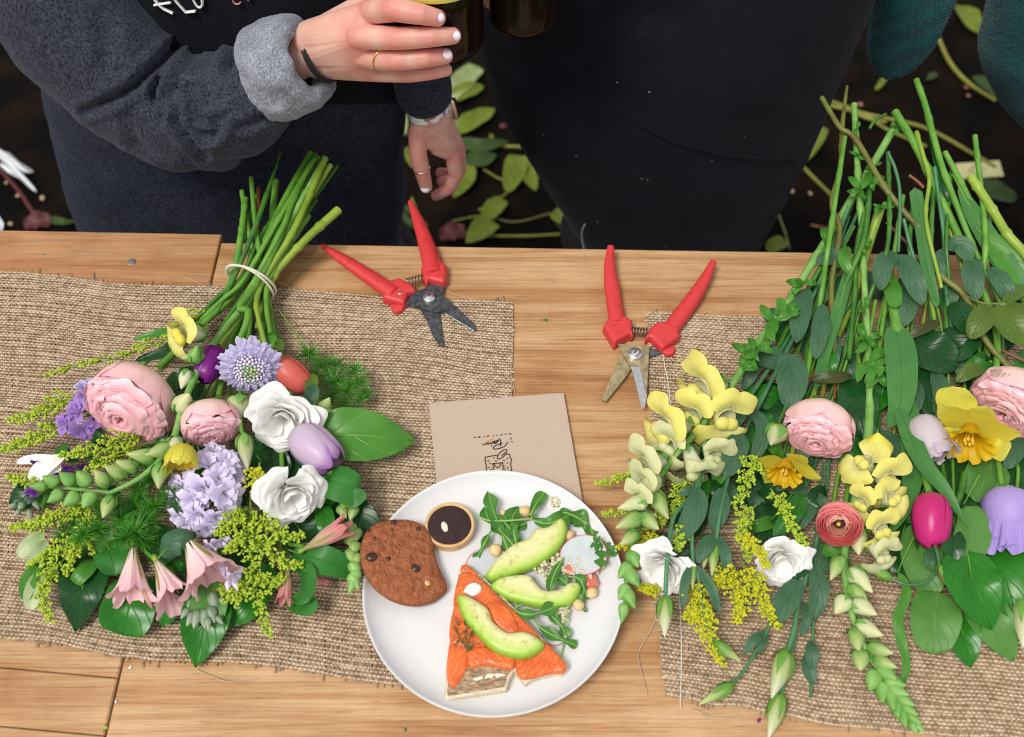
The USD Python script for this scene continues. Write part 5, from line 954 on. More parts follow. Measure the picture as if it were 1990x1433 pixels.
def daffodil(label, px, py, h, r, ang, elev, group, seed=0, tepals=range(6), spin=0.0, back=0.0, tl=1.55):
    """r: radius of the trumpet's mouth in pixels"""
    f = Flower("daffodil", label, "daffodil", px, py, h, r, ang, elev, group); R = f.R
    for k in tepals:
        ph = spin + k * np.pi / 3; s = 1.0 if k % 2 else 1.06
        pr_ = [(0.12, -1.15), (0.6, -1.08), (1.1, -0.98 - back), (tl, -0.85 - 2 * back), (tl * 1.25, -.80 - 3 * back)]
        f.pet("tepal", cup_petal(ph, [(a * R * s, b * R) for a, b in pr_], lambda v: 0.62 * np.sin(np.pi * np.clip(v * .80 + .17, 0, 1)) ** .8, 14, 9, 0.06, 0.03, 2.2, seed + k), "daffodil_tepal")
    n = 66; a = np.arange(n) * 2 * np.pi / n; rows = []
    for k, (rr, zz) in enumerate(spl(np.array([(0.30, -1.15, 0), (0.42, -0.8, 0), (0.55, -0.45, 0), (0.74, -0.15, 0), (1.04, 0.02, 0)]), 14)[:, :2]):
        v = k / 13; wv = v ** 3 * 0.09 * np.sin(a * 11 + seed) + v ** 6 * 0.05 * np.sin(a * 23 + 1) + .025 * v * np.sin(6 * a)
        rows.append(np.stack([(rr + wv) * np.cos(a), (rr + wv) * np.sin(a), zz + v ** 4 * 0.10 * np.sin(a * 11 + 1.5 + seed)], -1))
    vv = np.array(rows).reshape(-1, 3) * R; uv = np.stack([np.tile(np.arange(n) / n * 3, 14), np.repeat(np.linspace(0, 1, 14), n)], 1)
    f.pet("trumpet", TM(vv, gridfaces(14, n, True), uv), "daffodil_trumpet")
    for k in range(6):
        b = np.array([0.12 * math.cos(k), 0.12 * math.sin(k), -1.0]) * R; e = np.array([0.17 * math.cos(k * 1.05), 0.17 * math.sin(k * 1.05), -0.32]) * R
        f.pet("stamen", join([tube([b, e], 0.03 * R, n=4, sides=5), ball(e, .07 * R, 1, (1, 1, 2.2))]), "stamen_yellow")
    return f
def floret(f, base, axis, r, mt, n=9, seed=0, name="floret", ruf=0.10, spread=1.0):
    """a small ruffled double flower as one part"""
    rs_ = random.Random(seed); ms = []
    for k in range(n):
        t_ = k / max(1, n - 1); q = 1 - .62 * t_; ph = k * 2.4 + rs_.uniform(-.3, .3)
        pr_ = [(0.03, 0), (0.3 * q, .28), (0.75 * q * spread, .42 + .18 * t_), (1.0 * q * spread, .36 + .34 * t_)]
        ms.append(cup_petal(ph, sc_prof(pr_, r), .55 + .25 * t_, 8, 9, .16, ruf, 3.0, seed + k, notch=.06))
    f.add(name, put(join(ms), base - np.asarray(axis) * r * .2, axis), mt)
def bud(f, base, axis, L, r, mt="snap_bud", calyx=True, name="bud", seed=0, cmt="calyx_green", point=0.4, cl=0.6):
    """an egg-shaped closed bud with five sepals at its foot; base and axis in the scene, L and r in metres"""
    n = 12; a = np.arange(14) * 2 * np.pi / 14; rows = []
    if mt in ("spike_green", "snap_bud", "snap_pale"): r = r * (1.25 if mt == "spike_green" else 1.1); L, base = L * 1.3, np.asarray(base) - np.asarray(axis) * L * .12
    for k in range(n):
        v = k / (n - 1); rr = r * (np.sin(np.pi * (v ** .62) * .97 + .03) ** .85 * (1 - .18 * v)) if point < .6 else r * np.sin(np.pi * v ** .62) ** .9
        rr = max(rr, r * .02); w = 1 + .06 * np.sin(3 * a + seed + v * 4)
        rows.append(np.stack([rr * w * np.cos(a), rr * w * np.sin(a), np.full(14, v * L)], -1))
    uv = np.stack([np.tile(np.arange(14) / 14, n), np.repeat(np.linspace(0, 1, n), 14)], 1)
    f.add(name, put(TM(np.array(rows).reshape(-1, 3), gridfaces(n, 14, True), uv), base, axis, seed), mt)
    if calyx:
        ms = [cup_petal(k * 1.2566 + seed, [(r * .2, -L * .04), (r * .92, L * .12), (r * 1.12, L * .34), (r * 1.05, L * cl)], lambda v: .56 * np.clip(1.02 - v ** 1.5, 0, 1), 8, 5, .05, .01, 2, k) for k in range(5)]
        f.add("calyx", put(join(ms), base, axis), cmt)
def snap_floret(f, base, axis, r, up, seed=0, yellow="snap_yellow", tube_mt="snap_tube", lip="snap_bright", tl=1.5):
    """an open snapdragon flower: a tube with two lips; axis where its tube points, r the size of its mouth, up towards the upper lip"""
    z = unit(axis); y = unit(np.asarray(up) - z * (np.asarray(up) @ z)); x = np.cross(y, z); M = np.stack([x, y, z]); L = r * tl
    tf = lambda m: TM(np.array(m.vertices) @ M + base, m.faces, m.metadata.get("uv"))
    f.add("flower_tube", tf(lathe([(r * .16, 0), (r * .30, L * .1), (r * .38, L * .45), (r * .48, L * .8), (r * .46, L)], 18)), tube_mt)
    for s in (-1, 1):       # upper lip, two lobes standing back
        m = cup_petal(math.pi / 2 + s * .52, [(r * .40, L * .75), (r * .66, L * 1.05), (r * 1.1, L * 1.25), (r * 1.55, L * 1.05)], .60, 9, 9, .2, .05, 2.6, seed + s)
        f.add("upper_lip", tf(m), yellow)
    for k, s in enumerate((-1, 0, 1)):    # lower lip, three lobes turned down
        m = cup_petal(-math.pi / 2 + s * .72, [(r * .38, L * .80), (r * .80, L * 1.16), (r * 1.25, L * 1.06), (r * 1.55, L * .62)], .56, 9, 9, .22, .05, 2.6, seed + 5 + k)
        f.add("lower_lip", tf(m), yellow)
    pb = [ball(np.array([s * r * .20, -r * .16, L * 1.10]), r * .36, 2, (1, .85, .75)) for s in (-1, 1)]
    f.add("palate", tf(join(pb)), lip)
    ms = [cup_petal(k * 1.2566, [(r * .12, -L * .06), (r * .42, L * .05), (r * .56, L * .25), (r * .60, L * .42)], lambda v: .6 * np.clip(1.02 - v ** 1.6, 0, 1), 7, 5, .05, .01, 2, k) for k in range(5)]
    f.add("calyx", tf(join(ms)), "calyx_green")
def solidago(label, axis_pts, h, n_br, L, group, seed=0, mt="solidago", taper=True, bead=2.6, stem_r=2.0, dens=15, spread=.9):
    """a goldenrod spray: a stem, side twigs and hundreds of round buds"""
    rs_ = random.Random(seed); hh = np.broadcast_to(h, (len(axis_pts),)); pp = [P(x, y, z) for (x, y), z in zip(axis_pts, hh)]
    t = Thing("goldenrod", label, "goldenrod", pp[0], group); s = S(pp[0]); c = spl(pp, 60); tg, A, B = frames(c)
    t.add("stem", tube(pp, [stem_r * s, stem_r * s * .35], sides=7), "solidago_stem"); tw, bd = [], []
    f0 = np.array(PB.faces); v0 = np.array(PB.vertices)
    def bead_at(p, d, sz):
        b = basis(d); bd.append((v0 * [1, 1, 1.35] * sz) @ b + p)
    for k in range(n_br):
        q = 0.12 + 0.88 * (k + rs_.random() * .6) / n_br; i = min(59, int(q * 59)); a = k * 2.4 + rs_.uniform(-.4, .4)
        side = math.cos(a) * A[i] + math.sin(a) * B[i]
        if side[2] < -.3: side[2] *= -.5
        ln = L * s * ((1.05 - q) if taper else (.6 + .4 * math.sin(3 * q))) * rs_.uniform(.7, 1.2) + 4 * s
        d = unit(tg[i] * .75 + side * spread); e = c[i] + d * ln + np.array([0, 0, .1 * ln]); m_ = (c[i] + e) / 2 + side * ln * .1
        tw.append(tube([c[i], m_, e], [.7 * s, .35 * s], n=6, sides=4, caps=False)); nb = max(3, int(dens * ln / (L * s) + 3))
        for j in range(nb):
            w = (j + .6) / nb; p = c[i] * (1 - w) ** 2 + 2 * m_ * w * (1 - w) + e * w ** 2
            o = unit([rs_.gauss(0, 1), rs_.gauss(0, 1), rs_.gauss(.4, 1)]); q2 = p + o * bead * s * rs_.uniform(.8, 1.9)
            bead_at(q2, unit(o + d), bead * s * rs_.uniform(.42, 1.08))
        bead_at(e, d, bead * s)
    t.add("twigs", join(tw), "solidago_stem", kind="stuff"); k = len(v0)
    v = np.vstack(bd); f = (f0[None] + (np.arange(len(bd)) * k)[:, None, None]).reshape(-1, 3); t.add("buds", TM(v, f), mt, kind="stuff")
    return t
def fern(label, stem_pts, tufts, group, seed=0, h=0.02, nl=90):
    """asparagus fern: a wiry stem and brush-like tufts of needles; tufts: (px, py, r)"""
    rs_ = np.random.RandomState(seed); pp = [P(x, y, z) for x, y, z in stem_pts]; t = Thing("asparagus_fern", label, "fern", pp[0], group); t.add("stem", tube(pp, 1.3 * S(pp[0]), sides=6), "stem_green")
    for x, y, r in tufts:
        p = P(x, y, h + rs_.uniform(-.006, .008)); R = r * S(p); d = rs_.normal(size=(nl, 3)); d[:, 2] = np.abs(d[:, 2]) * .8 - .15; d /= np.linalg.norm(d, axis=1, keepdims=True)
        ln = R * rs_.uniform(.75, 1.15, nl); sd = np.cross(d, rs_.normal(size=(nl, 3))); sd /= np.linalg.norm(sd, axis=1, keepdims=True); w = R * .022
        o = p + d * (R * .08); e = p + d * ln[:, None]; m_ = (o + e) / 2 + rs_.normal(size=(nl, 3)) * R * .03
        v = np.stack([o - sd * w, o + sd * w, m_ - sd * w * 1.1, m_ + sd * w * 1.1, e], 1).reshape(-1, 3); b = (np.arange(nl) * 5)[:, None]
        f = np.vstack([b + [0, 1, 3], b + [0, 3, 2], b + [2, 3, 4]]); t.add("needle_tuft", TM(v, f), "fern_green", kind="stuff", smooth=False)
        t.add("twig", tube([pp[len(pp) // 2] * .35 + p * .65 - [0, 0, .006], p], .7 * S(p), n=5, sides=5), "stem_green")
    return t
def alstroemeria(label, px, py, h, r, L, ang, elev, group, seed=0, mt="alstro", open_=1.0, stem=None, spin=0.0):
    f = Flower("alstroemeria", label, "alstroemeria", px, py, h, r, ang, elev, group); R = f.R; Z = L / r * R
    for k in range(6):
        ph = spin + k * np.pi / 3; inn = k % 2
        pr_ = [(0.10, 0), (0.24, .22), (0.46, .50), (.66 * (.6 + .4 * open_), .76), (.92 * open_ + .3 * (1 - open_), .95 + .03 * inn), (1.12 * open_ + .25 * (1 - open_), 1.0 + .05 * inn)]
        wa = (lambda v: .20 + .26 * np.sin(np.pi * np.clip(v * .62, 0, 1))) if inn else (lambda v: .34 + .34 * np.sin(np.pi * np.clip(v * .66, 0, 1)))
        m = cup_petal(ph, [(a * R, b * Z) for a, b in pr_], wa, 16, 13, .22, .05, 4.5, seed + k, notch=-.05)
        f.pet("petal", m, mt, Z * .55)
        if not inn:
            ms = cup_petal(ph, [(a * R * 1.0 + .012 * R, b * Z) for a, b in pr_[:4]], lambda v: .26 * np.sin(np.pi * np.clip(v * .9 + .08, 0, 1)), 12, 5, .02, 0, 2, seed + k)
            f.pet("green_stripe", ms, "alstro_stripe", Z * .55)
    for k in range(3):
        a = k * 2.1; f.pet("stamen", tube([np.array([.05 * R, 0, 0]), np.array([.12 * R * math.cos(a), .12 * R * math.sin(a), Z * .5]), np.array([.25 * R * math.cos(a), .25 * R * math.sin(a), Z * .85])], .02 * R, n=7, sides=5), "alstro_red", Z * .55)
    f.pet("ovary", ball((0, 0, -.04 * Z), .16 * R, 2, (1, 1, 1.5)), "stem_yellowgreen", Z * .55)
    return f
def spike(f, pts, items, seed=0, r=6.5, mt="spike_green"):
    """the flowering end of a snapdragon: pts (px, py, h) along its stem, items (px, py, kind, size px, ang, elev)"""
    pp = f.stem(pts, r, mt); c = spl(pp, 80)
    return c

def undergrowth(group, region, n, mats, seed, size=(55, 105), hh=(.008, .03), avoid=(), down=270):
    """more leaves low down in a bunch; each belongs to the flower whose head or stem is nearest"""
    rs_ = random.Random(seed); pl = Polygon(region); x0, y0, x1, y1 = pl.bounds; own = [t for t in REG[group] if t.path.split("/")[-1].split("_0")[0] in ("lisianthus", "garden_rose", "alstroemeria", "snapdragon", "stock", "tulip", "daffodil", "cut_flower")]; k = 0
    while k < n:
        x, y = rs_.uniform(x0, x1), rs_.uniform(y0, y1)
        if not pl.contains(Point(x, y)) or any(math.hypot(x - a, y - b) < r for a, b, r in avoid): continue
        L = rs_.uniform(*size); a = math.radians(down + rs_.uniform(-75, 75)); h = rs_.uniform(*hh); dx, dy = math.cos(a) * L / 2, -math.sin(a) * L / 2; b = rs_.uniform(-.2, .2) * L
        pts = [P(x - dx, y - dy, h), P(x + b * .5, y, h + .009), P(x + dx, y + dy, h - .004)]; t = min(own, key=lambda o: np.linalg.norm(o.loc - pts[1])); mt = rs_.choice(mats)
        t.add("leaf", strip_leaf(pts, L * rs_.uniform(.17, .27) * S(pts[1]), prof=pw(.6, rs_.uniform(.6, .9)), fold=rs_.uniform(.1, .4), curl=rs_.uniform(-.1, .3), wave=.08, seed=k, rows=13), mt); k += 1
# ================================================================ the tied bouquet
GB = "flowers of the tied bouquet"
band = Thing("rubber_band", "cream rubber band tying the stems of the left bouquet together", "rubber band", P(490, 540, .03))
bc_ = P(488, 546, .032); bx = unit(P(537, 556, .032) - P(441, 531, .032)); by = np.array([0, 0, 1.0]); hw = np.linalg.norm(P(537, 556, .032) - P(441, 531, .032)) / 2 * .93
for k, (o, rr) in enumerate([(0.0, .0028), (0.0030, .0024)]):
    a = np.linspace(0, 2 * np.pi, 49); yy = unit(np.cross(bx, by))
    c = bc_ + yy * o + (hw * (1 + .02 * k)) * np.cos(a)[:, None] * bx + .0315 * np.sin(a)[:, None] * by + (.005 * np.sin(a + k))[:, None] * yy
    band.add("band_loop", tube(c, rr, n=49, sides=7, smooth=False, flat=.6, caps=False), "rubber_band")

def stem_to(f, pts, r, mt="stem_green", nodes=(.3, .62), cut=True):
    """pts from the head to the cut end"""
    pp = f.stem(pts, r, mt, nodes)
    if cut: f.cut(pp[-1], pp[-2], np.atleast_1d(r)[-1])
f = garden_rose("largest pale pink garden rose, left side of the tied bouquet", 256, 786, .064, 84, 232, 36, GB, seed=3, outer=7, dens=44)
stem_to(f, [(310, 715, .04), (400, 625, .03), (478, 545, .030), (545, 405, .05), (603, 298, .052)], 7.0)
f = garden_rose("smaller pink garden rose with green tinged outer petals, right of the largest rose", 409, 824, .066, 56, 275, 30, GB, seed=8, outer=5, dens=34)
stem_to(f, [(425, 770, .04), (455, 650, .025), (492, 548, .032), (560, 420, .05), (618, 306, .046)], 5.5)
f = tulip("dark purple tulip beside the round lavender scabious", 408, 709, .058, 28, 82, 245, 22, GB, "purple_tulip", 2, spin=.4)
stem_to(f, [(425, 672, .05), (462, 622, .04), (505, 555, .036), (575, 430, .05), (642, 322, .05)], 6.2, "stem_yellowgreen")
# scabious
f = Flower("scabious", "round lavender scabious with a pale pincushion centre", "scabious", 487, 713, .070, 56, 262, 62, GB); R = f.R; rs = random.Random(5)
for ring, (n, rad, zz) in enumerate([(13, 1.06, .02), (12, .92, .12), (11, .74, .20)]):
    for k in range(n):
        ph = k * 2 * np.pi / n + ring * .26 + rs.uniform(-.1, .1); s = rad * rs.uniform(.96, 1.06)
        f.pet("petal", cup_petal(ph, sc_prof([(.25, -.15 + zz), (.55 * s, zz), (.85 * s, .06 + zz), (1.02 * s, -.04 + zz + rs.uniform(-.08, .08))], R), lambda v: .20 + .20 * np.minimum(1, v * 1.6), 10, 15, .05, .06, 6, k + ring * 20, notch=.12), "scabiosa")
f.add("flower_base", put(ball((0, 0, 0), .60 * R, 3, (1, 1, .55)), f.c, f.ax), "scabiosa")
pins, pw_, pg = [], [], []
for k in range(190):
    z = 1 - (k + .5) / 190 * .92; a = k * 2.39996; q = math.sqrt(1 - z * z); d = np.array([q * math.cos(a), q * math.sin(a), z * .62]); p = d * .60 * R; e = d * R * rs.uniform(.68, .74)
    (pg if k < 16 else pw_).append(ball(e, R * rs.uniform(.040, .060), 1))
f.pet("white_pins", join(pw_), "pin_white"); f.pet("green_pins", join(pg), "pin_green")
for k in range(16):
    ph = k * .39 + .1; f.pet("inner_floret", cup_petal(ph, sc_prof([(.5, .22), (.62, .34), (.74, .36)], R), .13, 6, 7, .2, .08, 5, k), "scabiosa")
stem_to(f, [(500, 690, .04), (512, 640, .03), (516, 560, .030), (498, 450, .05), (488, 346, .05)], 5)
f = tulip("coral red tulip half hidden between the scabious and the white lisianthus", 568, 730, .050, 28, 92, 320, 10, GB, "coral_tulip", 4, spin=.2)
stem_to(f, [(545, 700, .04), (528, 640, .025), (520, 560, .024), (528, 440, .04), (536, 352, .045)], 7, "stem_green")
lf = lambda f, *a, **k: f.leaf(*a, **k)
f.leaf([(535, 700, .05), (538, 685, .06), (543, 672, .064), (540, 660, .06)], 10, "leaf_rose", (.3, .3)); f.leaf([(596, 768, .05), (606, 745, .055), (600, 725, .05)], 13, "leaf_rose", (.6, .6))
f = lisianthus("upper large white lisianthus of the tied bouquet, under the coral tulip", 550, 812, .062, 76, 250, 58, GB, seed=4, n=17)
stem_to(f, [(540, 790, .03), (520, 640, .02), (510, 556, .022), (485, 460, .04), (470, 372, .045)], 5)
f.leaf([(592, 790, .05), (606, 765, .06), (607, 745, .058)], 15, "leaf_blue", (.6, .8))
f = lisianthus("lower large white lisianthus of the tied bouquet, above the pink striped buds", 563, 960, .064, 72, 300, 55, GB, seed=9, n=16)
stem_to(f, [(550, 930, .03), (540, 760, .02), (520, 590, .018), (505, 540, .018), (480, 470, .03), (497, 380, .03)], 4.5)
f = tulip("pale lilac tulip with darker petal rims, open towards the plate", 613, 872, .055, 41, 122, 318, 26, GB, "lilac_tulip", 7, open_=.22)
stem_to(f, [(590, 840, .03), (560, 740, .02), (530, 620, .02), (512, 556, .02), (560, 470, .035), (612, 388, .03)], 6, "stem_dark")
f = daffodil("small half open yellow daffodil in the middle of the tied bouquet", 352, 900, .084, 27, 266, 26, GB, 3, tepals=(0, 1, 2, 3), spin=.35, back=-.55, tl=1.1)
for k in range(5): f.pet("tepal", cup_petal(k * .7 + .3, sc_prof([(.15, -1.4), (.75, -1.2), (1.12, -.5), (1.12, .25), (1.0, .5)], f.R), .5, 12, 9, .3, .03, 2, k), "daffodil_tepal")
stem_to(f, [(362, 875, .035), (400, 760, .02), (470, 620, .015), (498, 550, .016), (540, 470, .03), (600, 422, .03)], 4.5)
# lilac stock, two heads of ruffled florets
def stock(label, flo, cen, mt, group, stem, seed=0, buds=(), h=.05, bmt="silver_bud"):
    f = Flower("stock", label, "stock flower", *cen, h, 20, 90, 60, group)
    for k, (x, y, r, a, e, dh) in enumerate(flo):
        p = P(x, y, h + dh); floret(f, p, axis_at(p, a, e), r * S(p), mt, 10, seed + k * 7)
    for k, (x, y, L, a, e) in enumerate(buds):
        p = P(x, y, h); bud(f, p, axis_at(p, a, e), L * S(p), L * .32 * S(p), bmt, False, seed=k)
    if stem: f.stem(stem, [4, 3])
    return f
stock("lilac stock with large ruffled florets beside the yellow daffodil", [(405, 905, 37, 100, 55, .014), (440, 900, 32, 60, 55, .012), (455, 930, 28, 20, 50, .004), (395, 950, 42, 230, 62, .016), (435, 960, 40, 320, 62, .016), (352, 950, 34, 190, 50, .004), (385, 1000, 34, 240, 50, .008), (418, 1005, 32, 290, 45, .006), (350, 1005, 26, 220, 40, 0), (372, 930, 26, 150, 50, .010), (448, 980, 28, 330, 40, .002), (425, 930, 34, 20, 70, .020), (375, 970, 34, 240, 60, .014), (415, 880, 28, 80, 40, .008), (340, 975, 26, 200, 40, 0), (368, 1015, 28, 250, 40, 0), (400, 1025, 28, 280, 40, 0), (462, 905, 26, 30, 40, .002)],
      (410, 945), "lilac_stock", GB, [(405, 940, .045), (440, 800, .02), (485, 560, .02), (560, 460, .03), (630, 350, .028)], 11)
stock("lavender stock florets at the bottom right of the lilac cluster", [(428, 1050, 24, 270, 40, 0), (410, 1062, 20, 220, 30, 0), (452, 1118, 24, 310, 30, .012), (438, 1105, 20, 200, 30, .006)], (430, 1085), "lilac_stock", GB, [(430, 1080, .03), (450, 940, .02), (488, 560, .02)], 23, buds=[(455, 1128, 24, 290, 25), (444, 1128, 22, 265, 20)], bmt="lilac_stock")
stock("violet stock flowers left of the largest rose", [(150, 800, 30, 140, 50, .008), (160, 832, 32, 280, 55, .010), (128, 825, 26, 190, 45, .004), (168, 770, 24, 110, 30, 0), (185, 790, 22, 60, 30, 0), (180, 812, 20, 340, 30, 0)], (155, 815), "violet_stock", GB, [(170, 810, .04), (300, 690, .03), (470, 552, .02), (520, 480, .03)], 31)
stock("pale lavender stock florets behind the left edge of the largest rose", [(163, 755, 24, 120, 40, 0), (158, 778, 22, 170, 35, 0), (176, 748, 20, 100, 30, 0)], (165, 765), "scabiosa", GB, None, 35, h=.035)
f = stock("deep violet stock petals scattered among the goldenrod, above the long green spike", [(232, 868, 13, 300, 30, 0), (132, 908, 14, 250, 30, .004), (160, 905, 12, 280, 40, .004), (133, 880, 10, 20, 30, 0), (66, 958, 12, 200, 40, .004), (72, 898, 14, 240, 30, 0), (116, 918, 13, 280, 30, 0), (62, 955, 14, 120, 40, 0)], (130, 905), "deep_violet", GB, None, 41, h=.042)
stock("silvery green stock buds hanging over the long pointed leaf", [], (392, 1170), "lilac_stock", GB, [(405, 1150, .03), (420, 1090, .03), (440, 980, .02)], 51, h=.034,
      buds=[(388, 1152, 34, 262, 20), (375, 1165, 26, 245, 25), (398, 1182, 40, 270, 15), (408, 1178, 36, 285, 20), (386, 1185, 38, 255, 20), (412, 1150, 40, 280, 20), (378, 1190, 32, 240, 25), (402, 1200, 26, 280, 30), (368, 1182, 26, 230, 20), (420, 1198, 22, 310, 20), (428, 1160, 24, 300, 20)])
stock("grey green stock buds at the left edge of the bouquet under a small violet flower", [(62, 958, 18, 100, 45, .006)], (50, 985), "violet_stock", GB, None, 55, h=.03, buds=[(45, 975, 24, 250, 20), (56, 990, 24, 280, 20), (34, 980, 20, 200, 20), (66, 975, 20, 300, 20), (40, 990, 18, 230, 20)])
# the long snapdragon curving through the bouquet
f = Flower("snapdragon", "long green snapdragon spike curving left through the tied bouquet, one yellow flower near its foot", "snapdragon", 350, 840, .07, 20, 90, 60, GB)
stem_to(f, [(215, 958, .070), (270, 930, .074), (312, 893, .076), (338, 850, .076), (355, 790, .074), (378, 735, .066), (410, 675, .056), (455, 618, .046), (500, 560, .040), (560, 440, .052), (632, 308, .055)], [4.5, 6, 7, 7.5, 8, 8, 7.5], "spike_green", (.42, .55, .7))
for x, y, L, r, a, e, mt in [(90, 945, 26, 9, 178, 10, "spike_green"), (112, 940, 28, 11, 150, 20, "spike_green"), (120, 958, 28, 11, 215, 20, "spike_green"), (142, 938, 30, 12, 140, 25, "spike_green"), (150, 962, 30, 12, 220, 25, "spike_green"), (172, 940, 32, 13, 130, 30, "spike_green"), (180, 962, 30, 13, 235, 30, "spike_green"), (206, 942, 34, 14, 125, 30, "snap_bud"), (215, 968, 36, 14, 250, 20, "snap_bud"), (240, 925, 38, 14, 150, 30, "snap_bud"), (262, 912, 34, 13, 155, 20, "snap_bud"), (298, 888, 42, 15, 172, 15, "snap_bud"), (312, 905, 40, 15, 265, 20, "snap_bud"), (335, 870, 46, 16, 195, 20, "snap_bud"), (340, 858, 34, 16, 265, 50, "snap_pale"), (350, 795, 40, 19, 60, 45, "snap_pale"), (366, 720, 44, 14, 250, 30, "snap_tube"), (375, 705, 40, 15, 75, 30, "calyx_green"), (395, 690, 36, 13, 190, 20, "snap_bud")]:
    p = P(x, y, .076 if x < 350 else .07); bud(f, p, axis_at(p, a, e), L * S(p), r * S(p), mt, mt not in ("spike_green",), seed=x, cl=.55)
bs = spl([(88, 946, .066), (140, 950, .068), (215, 958, .070)], 9)
f.stem([tuple(q) for q in bs], [2.5, 4.5], "spike_green", name="spike_tip")
p = P(398, 647, .062); snap_floret(f, p, axis_at(p, 186, 34), 36 * S(p), axis_at(p, 70, 45), 5, tl=1.4)
# green buds
f = Flower("lisianthus", "fat round green striped bud under the scabious", "lisianthus bud", 462, 795, .066, 25, 255, 40, GB)
bud(f, f.c + f.ax * -.5 * f.R * 2, f.ax, 52 * S(f.c), 26 * S(f.c), "bud_petal", True, point=.9, cl=.75); stem_to(f, [(465, 780, .05), (480, 680, .03), (500, 560, .025), (540, 470, .035)], 4, cut=False)
f = Flower("lisianthus", "slim pointed green bud hanging between the white flowers", "lisianthus bud", 478, 880, .070, 15, 262, 15, GB)
bud(f, P(472, 843, .068), axis_at(P(478, 880, .07), 278, 12), 72 * S(f.c), 17 * S(f.c), "bud_petal", True, cl=.45); f.stem([(472, 846, .068), (468, 825, .066), (470, 780, .05)], 4)
f = Flower("snapdragon", "small pale green snapdragon flowers between the white lisianthus and the big oval leaf", "snapdragon", 632, 810, .045, 15, 0, 30, GB)
for x, y, L, r, a, e in [(612, 808, 40, 15, 5, 20), (625, 800, 30, 14, 60, 30), (640, 922, 40, 11, 335, 15)]:
    p = P(x, y, .045); bud(f, p, axis_at(p, a, e), L * S(p), r * S(p), "snap_bud", True, seed=x)
f = Flower("snapdragon", "chain of green snapdragon buds along the bouquet's right edge by the cookie", "snapdragon", 685, 1030, .03, 15, 0, 30, GB)
f.stem([(690, 1135, .026), (688, 1075, .028), (682, 1010, .030), (660, 960, .026), (600, 860, .012), (505, 556, .016)], [3, 4, 5], "spike_green")
for k, (x, y, L, r) in enumerate([(672, 978, 26, 10), (660, 985, 24, 10), (690, 985, 26, 10), (680, 1022, 26, 11), (696, 1030, 26, 11), (676, 1040, 28, 12), (692, 1055, 26, 12), (676, 1070, 28, 11), (696, 1078, 26, 11), (684, 1095, 30, 11), (694, 1110, 30, 10), (682, 1118, 30, 10), (688, 1128, 26, 8)]):
    p = P(x, y, .032); bud(f, p, axis_at(p, 250 + 50 * (k % 2), 25), L * S(p), r * S(p), "spike_green" if y > 1090 else "snap_bud", False, seed=k)
# alstroemeria
f = alstroemeria("pink alstroemeria trumpet, leftmost of the three along the near edge", 257, 1116, .046, 42, 110, 268, 24, GB, 1, spin=.5); f.stem([(250, 1065, .045), (252, 1020, .035), (300, 900, .02), (480, 560, .015)], 4)
f = alstroemeria("pink alstroemeria showing its speckled throat, middle of the three along the near edge", 325, 1133, .042, 42, 112, 295, 34, GB, 6, spin=.2); f.stem([(298, 1085, .04), (275, 1050, .035), (310, 900, .02), (482, 560, .015)], 4)
f = alstroemeria("wide pink alstroemeria flower with long green stripes, rightmost of the three along the near edge", 390, 1092, .056, 58, 110, 300, 26, GB, 9, spin=.9); f.stem([(365, 1050, .05), (345, 1000, .035), (380, 860, .02), (485, 560, .015)], 4)
f = alstroemeria("half closed pink and cream alstroemeria pointing right, above the broad leaf", 637, 1042, .052, 33, 100, 28, 14, GB, 12, "alstro_red", open_=.55); f.stem([(590, 1062, .045), (560, 1050, .035), (540, 900, .015), (500, 560, .014)], 4)
f = alstroemeria("small opening alstroemeria bud curled inside a leaf near the bouquet's lower right", 556, 1140, .040, 24, 72, 262, 25, GB, 15, "alstro_red", open_=.6); f.stem([(552, 1110, .035), (545, 1060, .03), (530, 900, .012), (498, 560, .012)], 3.5)
f = alstroemeria("closed pink alstroemeria bud lying on the burlap beside the curled leaf", 610, 1124, .026, 16, 66, 335, 8, GB, 18, "alstro_red", open_=.25); f.stem([(585, 1112, .025), (560, 1090, .025), (540, 940, .012)], 3)
f = Flower("alstroemeria", "tiny unopened alstroemeria bud between the leftmost and middle trumpets", "alstroemeria bud", 290, 1165, .03, 8, 270, 10, GB); bud(f, P(280, 1142, .032), axis_at(f.c, 290, 10), 48 * S(f.c), 9 * S(f.c), "alstro_red", False)
# pale closed flowers at the left edge
f = Flower("lisianthus", "white pointed petal flower under the violet petals at the left edge", "lisianthus", 85, 915, .036, 30, 250, 30, GB)
for k, (pts, w) in enumerate([([(130, 885, .04), (90, 905, .042), (58, 938, .036)], 17), ([(120, 890, .04), (70, 892, .038), (32, 898, .034)], 9), ([(118, 900, .036), (90, 930, .034), (70, 945, .03)], 20)]): f.leaf(pts, w, "white_petal", (.8, .5), name="petal", seed=k)
f = Flower("lisianthus", "pale green closed flower at the bouquet's lower left edge, its petals pressed together", "lisianthus bud", 62, 1150, .034, 20, 255, 15, GB)
for k, (pts, w) in enumerate([([(75, 1095, .036), (55, 1130, .038), (52, 1170, .034)], 15), ([(80, 1110, .034), (65, 1150, .036), (60, 1187, .03)], 17), ([(82, 1125, .032), (75, 1150, .034), (68, 1185, .028)], 12)]): f.leaf(pts, w, "pale_green_petal" if k else "leaf_bright", (.5, .45), name="petal", seed=k)
f = Flower("lisianthus", "pale green pointed petals sticking out left between two goldenrod tips", "lisianthus bud", 60, 1060, .034, 20, 200, 15, GB)
for k, (pts, w) in enumerate([([(85, 1035, .036), (55, 1062, .036), (34, 1082, .032)], 17), ([(90, 1050, .034), (70, 1080, .034), (58, 1110, .03)], 14)]): f.leaf(pts, w, "pale_green_petal", (.6, .6), name="petal", seed=k)
